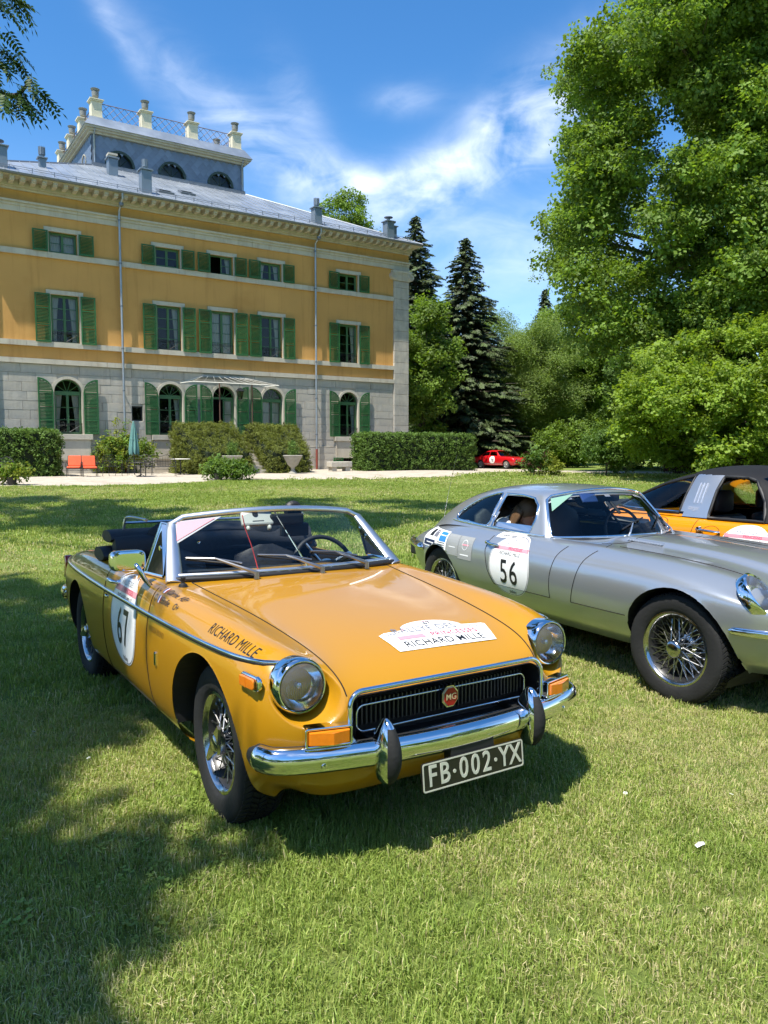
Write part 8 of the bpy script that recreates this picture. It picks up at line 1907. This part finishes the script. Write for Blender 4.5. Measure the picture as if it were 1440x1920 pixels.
# ================================================================ trees that overhang the lawn from the left (their shade falls on the grass)
LM_rob = leafmat('walnut_leaf', (.040, .085, .018), .3)
shade_c = [clump('shade_spray', 40, .15, .085, .040, LM_rob, 120+s, .6) for s in range(4)]
big_shade = [clump('shade_spray_large', 60, .34, .13, .06, LM_rob, 130+s, .6) for s in range(4)]
def shaded(targets, z):
    """crown lobes standing where they shade the given ground spots (x, y, r)"""
    return [(x-SUN.x/SUN.z*-1*zz*-1*-1 if False else x+SUN.x/SUN.z*zz, y+SUN.y/SUN.z*zz, zz, r, r, r*.45) for x, y, r, zz in [(t[0], t[1], t[2], z+.6*math.sin(7*t[0]+3*t[1])) for t in targets]]
near = [(-1.95, 2.2, .36), (-1.72, 2.75, .24), (-1.80, 3.25, .24), (-1.95, 3.75, .3), (-1.62, 4.05, .16), (-1.5, 5.1, .22), (-2.0, 5.9, .35), (-1.22, 1.74, .22), (-1.5, 2.28, .28), (-1.36, 1.88, .24), (-1.16, 2.0, .16), (-1.28, 2.12, .25), (-1.08, 2.34, .19), (-.90, 2.54, .13), (-.76, 2.68, .08), (-1.62, 1.95, .34), (-1.75, 2.5, .22), (-1.86, 2.95, .20), (-2.0, 3.4, .26), (-2.1, 3.95, .30), (-1.80, 4.30, .22), (-2.5, 4.4, .4), (-1.45, 4.75, .20), (-2.3, 5.0, .42), (-1.75, 5.45, .34), (-2.9, 5.4, .5), (-2.4, 6.1, .4), (-1.9, 6.6, .3), (-3.4, 6.5, .4), (-3.0, 7.6, .4), (-2.2, 7.7, .3), (-4.2, 7.8, .5), (-3.6, 3.6, .6), (-4.3, 5.0, .7), (-2.4, 1.0, .5), (-3.0, 2.4, .6), (-1.36, 3.98, .10), (-1.05, 5.3, .16)]
tree('shade_tree', 'tree overhanging the lawn from the left of the yellow roadster', (-7.2, -1.2), shaded(near, 7.4), .26, shade_c, 125, (1.0, .2), 4.5, inner=.4, low=-1, nl=16)
def rand_targets():
    r = random.Random(21); out = []
    for i in range(30):
        x = r.uniform(-12.5, 1.5); y = r.uniform(13.2, 21.0); 
        if y < 13.5 and x > -5: continue
        out.append((x, y, r.uniform(.45, 1.1)))
    return out
def left_tree():
    L_ = shaded(rand_targets(), 13.6)
    t = tree('overhanging_tree', 'dark pinnate-leaved branch hanging into the top left corner', (-11.0, 10.4), L_, .34, big_shade, 9, (1.15, .2), 5, inner=.35, low=-1, nl=24)
    b = Vector(t.location)
    # the bough that hangs into the picture
    mb = MB(); P = []; R_ = []; r = random.Random(3)
    boughs = [[(-10.2, 10.0, 8.2), (-6.6, 8.8, 6.6), (-4.5, 8.2, 5.45), (-3.78, 8.05, 4.98), (-3.50, 8.0, 5.10)], [(-4.9, 8.3, 5.75), (-4.1, 8.1, 5.42), (-3.70, 8.0, 5.38)], [(-6.6, 8.8, 6.6), (-4.7, 8.2, 6.2), (-3.95, 8.0, 5.95), (-3.66, 8.0, 5.86)], [(-5.2, 8.4, 6.4), (-4.4, 8.1, 5.9), (-3.85, 8.0, 5.62)]]
    for k, bb in enumerate(boughs):
        pts = spline([Vector(p)-b for p in bb], 6); n = len(pts); mb.tube(pts, [(.055 if k == 0 else .02)*(1-.8*i/n) for i in range(n)], 6)
        for i in range(int(n*.45), n):
            for q in range(4):
                P.append(tuple(pts[i]+Vector((r.uniform(-.06, .06), r.uniform(-.10, .10), r.uniform(-.05, .05))))); R_.append((r.uniform(-.5, .5), r.uniform(.2, 1.1), r.uniform(-1.4, 1.4)))
    mb.build('bough', BARK, t, smooth=60)
    def pinnate(seed):
        rr = random.Random(seed); m = MB(); L0 = .26
        m.tube([(0, 0, 0), (L0*.5, 0, -.01), (L0, 0, -.05)], [.0025, .002, .001], 4)
        for i in range(6):
            u = .22+.13*i; x = L0*u; z = -.04*u*u
            for s in (-1, 1):
                l = .062*(1-.3*abs(u-.55)); d = Vector((.45, s*.9, -.25+rr.uniform(-.15, .15))).normalized(); w = Vector((.9, -s*.45, 0)).normalized()*.0145; p0 = Vector((x, 0, z)); m._add([p0, p0+d*l*.45+w, p0+d*l, p0+d*l*.45-w], [(0, 1, 2, 3)])
        m._add([(L0, 0, -.05), (L0+.03, .010, -.06), (L0+.062, 0, -.075), (L0+.03, -.010, -.06)], [(0, 1, 2, 3)])
        return m.mesh('pinnate_leaf', LM_rob)
    scatter('leaves', P, R_, rng.uniform(.85, 1.25, len(P)), [pinnate(s) for s in range(3)], t, kind='stuff')
left_tree()

# ================================================================ grass blades
def blade_clump(seed, n, R, h, w, mats, pm):
    r = random.Random(seed); mb = MB()
    for i in range(n):
        a = r.uniform(0, 6.283); d = R*math.sqrt(r.random()); x, y = d*math.cos(a), d*math.sin(a); hh = h*r.uniform(.4, 1.2); ww = w*r.uniform(.6, 1.2); b = r.uniform(0, 6.283); lean = hh*r.uniform(.15, .95); cx, sy = math.cos(b), math.sin(b); px, py = -sy*ww/2, cx*ww/2
        k = r.random(); mb.m = next(j for j, q in enumerate(pm) if k <= q)
        mb._add([(x-px, y-py, -.006), (x+px, y+py, -.006), (x+cx*lean*.35+px*.8, y+sy*lean*.35+py*.8, hh*.62), (x+cx*lean*.35-px*.8, y+sy*lean*.35-py*.8, hh*.62), (x+cx*lean, y+sy*lean, hh*(1-.35*lean/hh))], [(0, 1, 2, 3), (3, 2, 4)])
    return mb.mesh('grass_tuft', mats)
def bladem(name, c): return mat(name, c, .5, var=.12, vs=1.2, rnd=.22, transl=.30, spec=.35)
GB = [bladem('grass_green', (.235, .320, .060)), bladem('grass_pale', (.365, .415, .112)), bladem('grass_straw', (.54, .48, .25))]
def lawn():
    kinds = [(1., .62, .96, 1.), (1., .40, .78, 1.), (1., .22, .45, 1.)]
    def zone(name, y0, y1, per, R, h, w, n, label, seed):
        src = [blade_clump(seed+i, n, R, h*(1.12 if i == 0 else 1 if i < 4 else .85), w, GB, (.66, .96, 1.) if i < 2 else (.42, .84, 1.) if i < 4 else (.18, .46, 1.)) for i in range(6)]
        mb = MB(); r = random.Random(seed)
        for i in range(max(9, n//4)):
            a = r.uniform(0, 6.283); d = R*math.sqrt(r.random()); c = Vector((d*math.cos(a), d*math.sin(a), h*r.uniform(.35, .8))); q = w*1.4
            for k in range(3):
                t = a+k*2.094; p = c+Vector((math.cos(t), math.sin(t), 0))*q; mb._add([p+Vector((q*math.cos(u), q*math.sin(u), .3*q*math.cos(u-t))) for u in np.linspace(0, 6.283, 7)[:-1]], [tuple(range(6))])
        src.append(mb.mesh('clover_tuft', GB[0]))
        area = .56*(y1*y1-y0*y0)+3.0*(y1-y0); m = int(area*per); Y = np.sqrt(rng.uniform(y0*y0, y1*y1, m)); X = rng.uniform(-1, 1, m)*(.56*Y+1.5)
        k = ~on_gravel(X, Y); X, Y = X[k], Y[k]
        # patchiness: straw where the sward is thin
        f = np.zeros(len(X))
        for i, (s, a) in enumerate(((.9, 1.), (2.1, .7), (4.7, .45), (9.5, .3))):
            ph = np.random.default_rng(40+i).uniform(0, 6.28, (6,)); th = np.random.default_rng(50+i).uniform(0, 6.28, 6)
            for q in range(6): f += a*np.sin(s*(X*math.cos(th[q])+Y*math.sin(th[q]))+ph[q])/2.4
        f = f*1.35+rng.normal(0, .45, len(X)); idx = np.clip(np.digitize(f, [-1.0, -.2, .5, 1.2, 1.8]), 0, 5)
        g = np.sin(1.7*X+.6*Y+1)+np.sin(-1.1*X+2.3*Y)+np.sin(3.1*X-1.9*Y+2)+rng.normal(0, .5, len(X)); idx = np.where((g > 1.7) & (rng.random(len(X)) < .10), 6, idx)
        sc = np.clip(rng.normal(1, .2, len(X)), .5, 1.6)*np.where(f > 1.2, .8, 1.0); rot = np.stack([rng.normal(0, .10, len(X)), rng.normal(0, .10, len(X)), rng.uniform(0, 6.283, len(X))], 1)
        o = scatter(name, np.stack([X, Y, zg(X, Y)], 1), rot, sc, src, idx=idx); tag(o, label, 'grass', kind='stuff')
    zone('grass', 0.9, 4.2, 760, .055, .034, .0032, 46, 'short blades of lawn grass close to the camera', 200)
    zone('grass', 4.2, 9.0, 230, .10, .037, .005, 54, 'short lawn grass around the parked cars', 210)
    zone('grass', 30.0, 46.0, 7, .50, .050, .030, 80, 'short lawn grass beyond the gravel and at its edge', 230)
    zone('grass', 9.0, 30.0, 30, .26, .046, .012, 74, 'short lawn grass between the cars and the house', 220)
lawn()
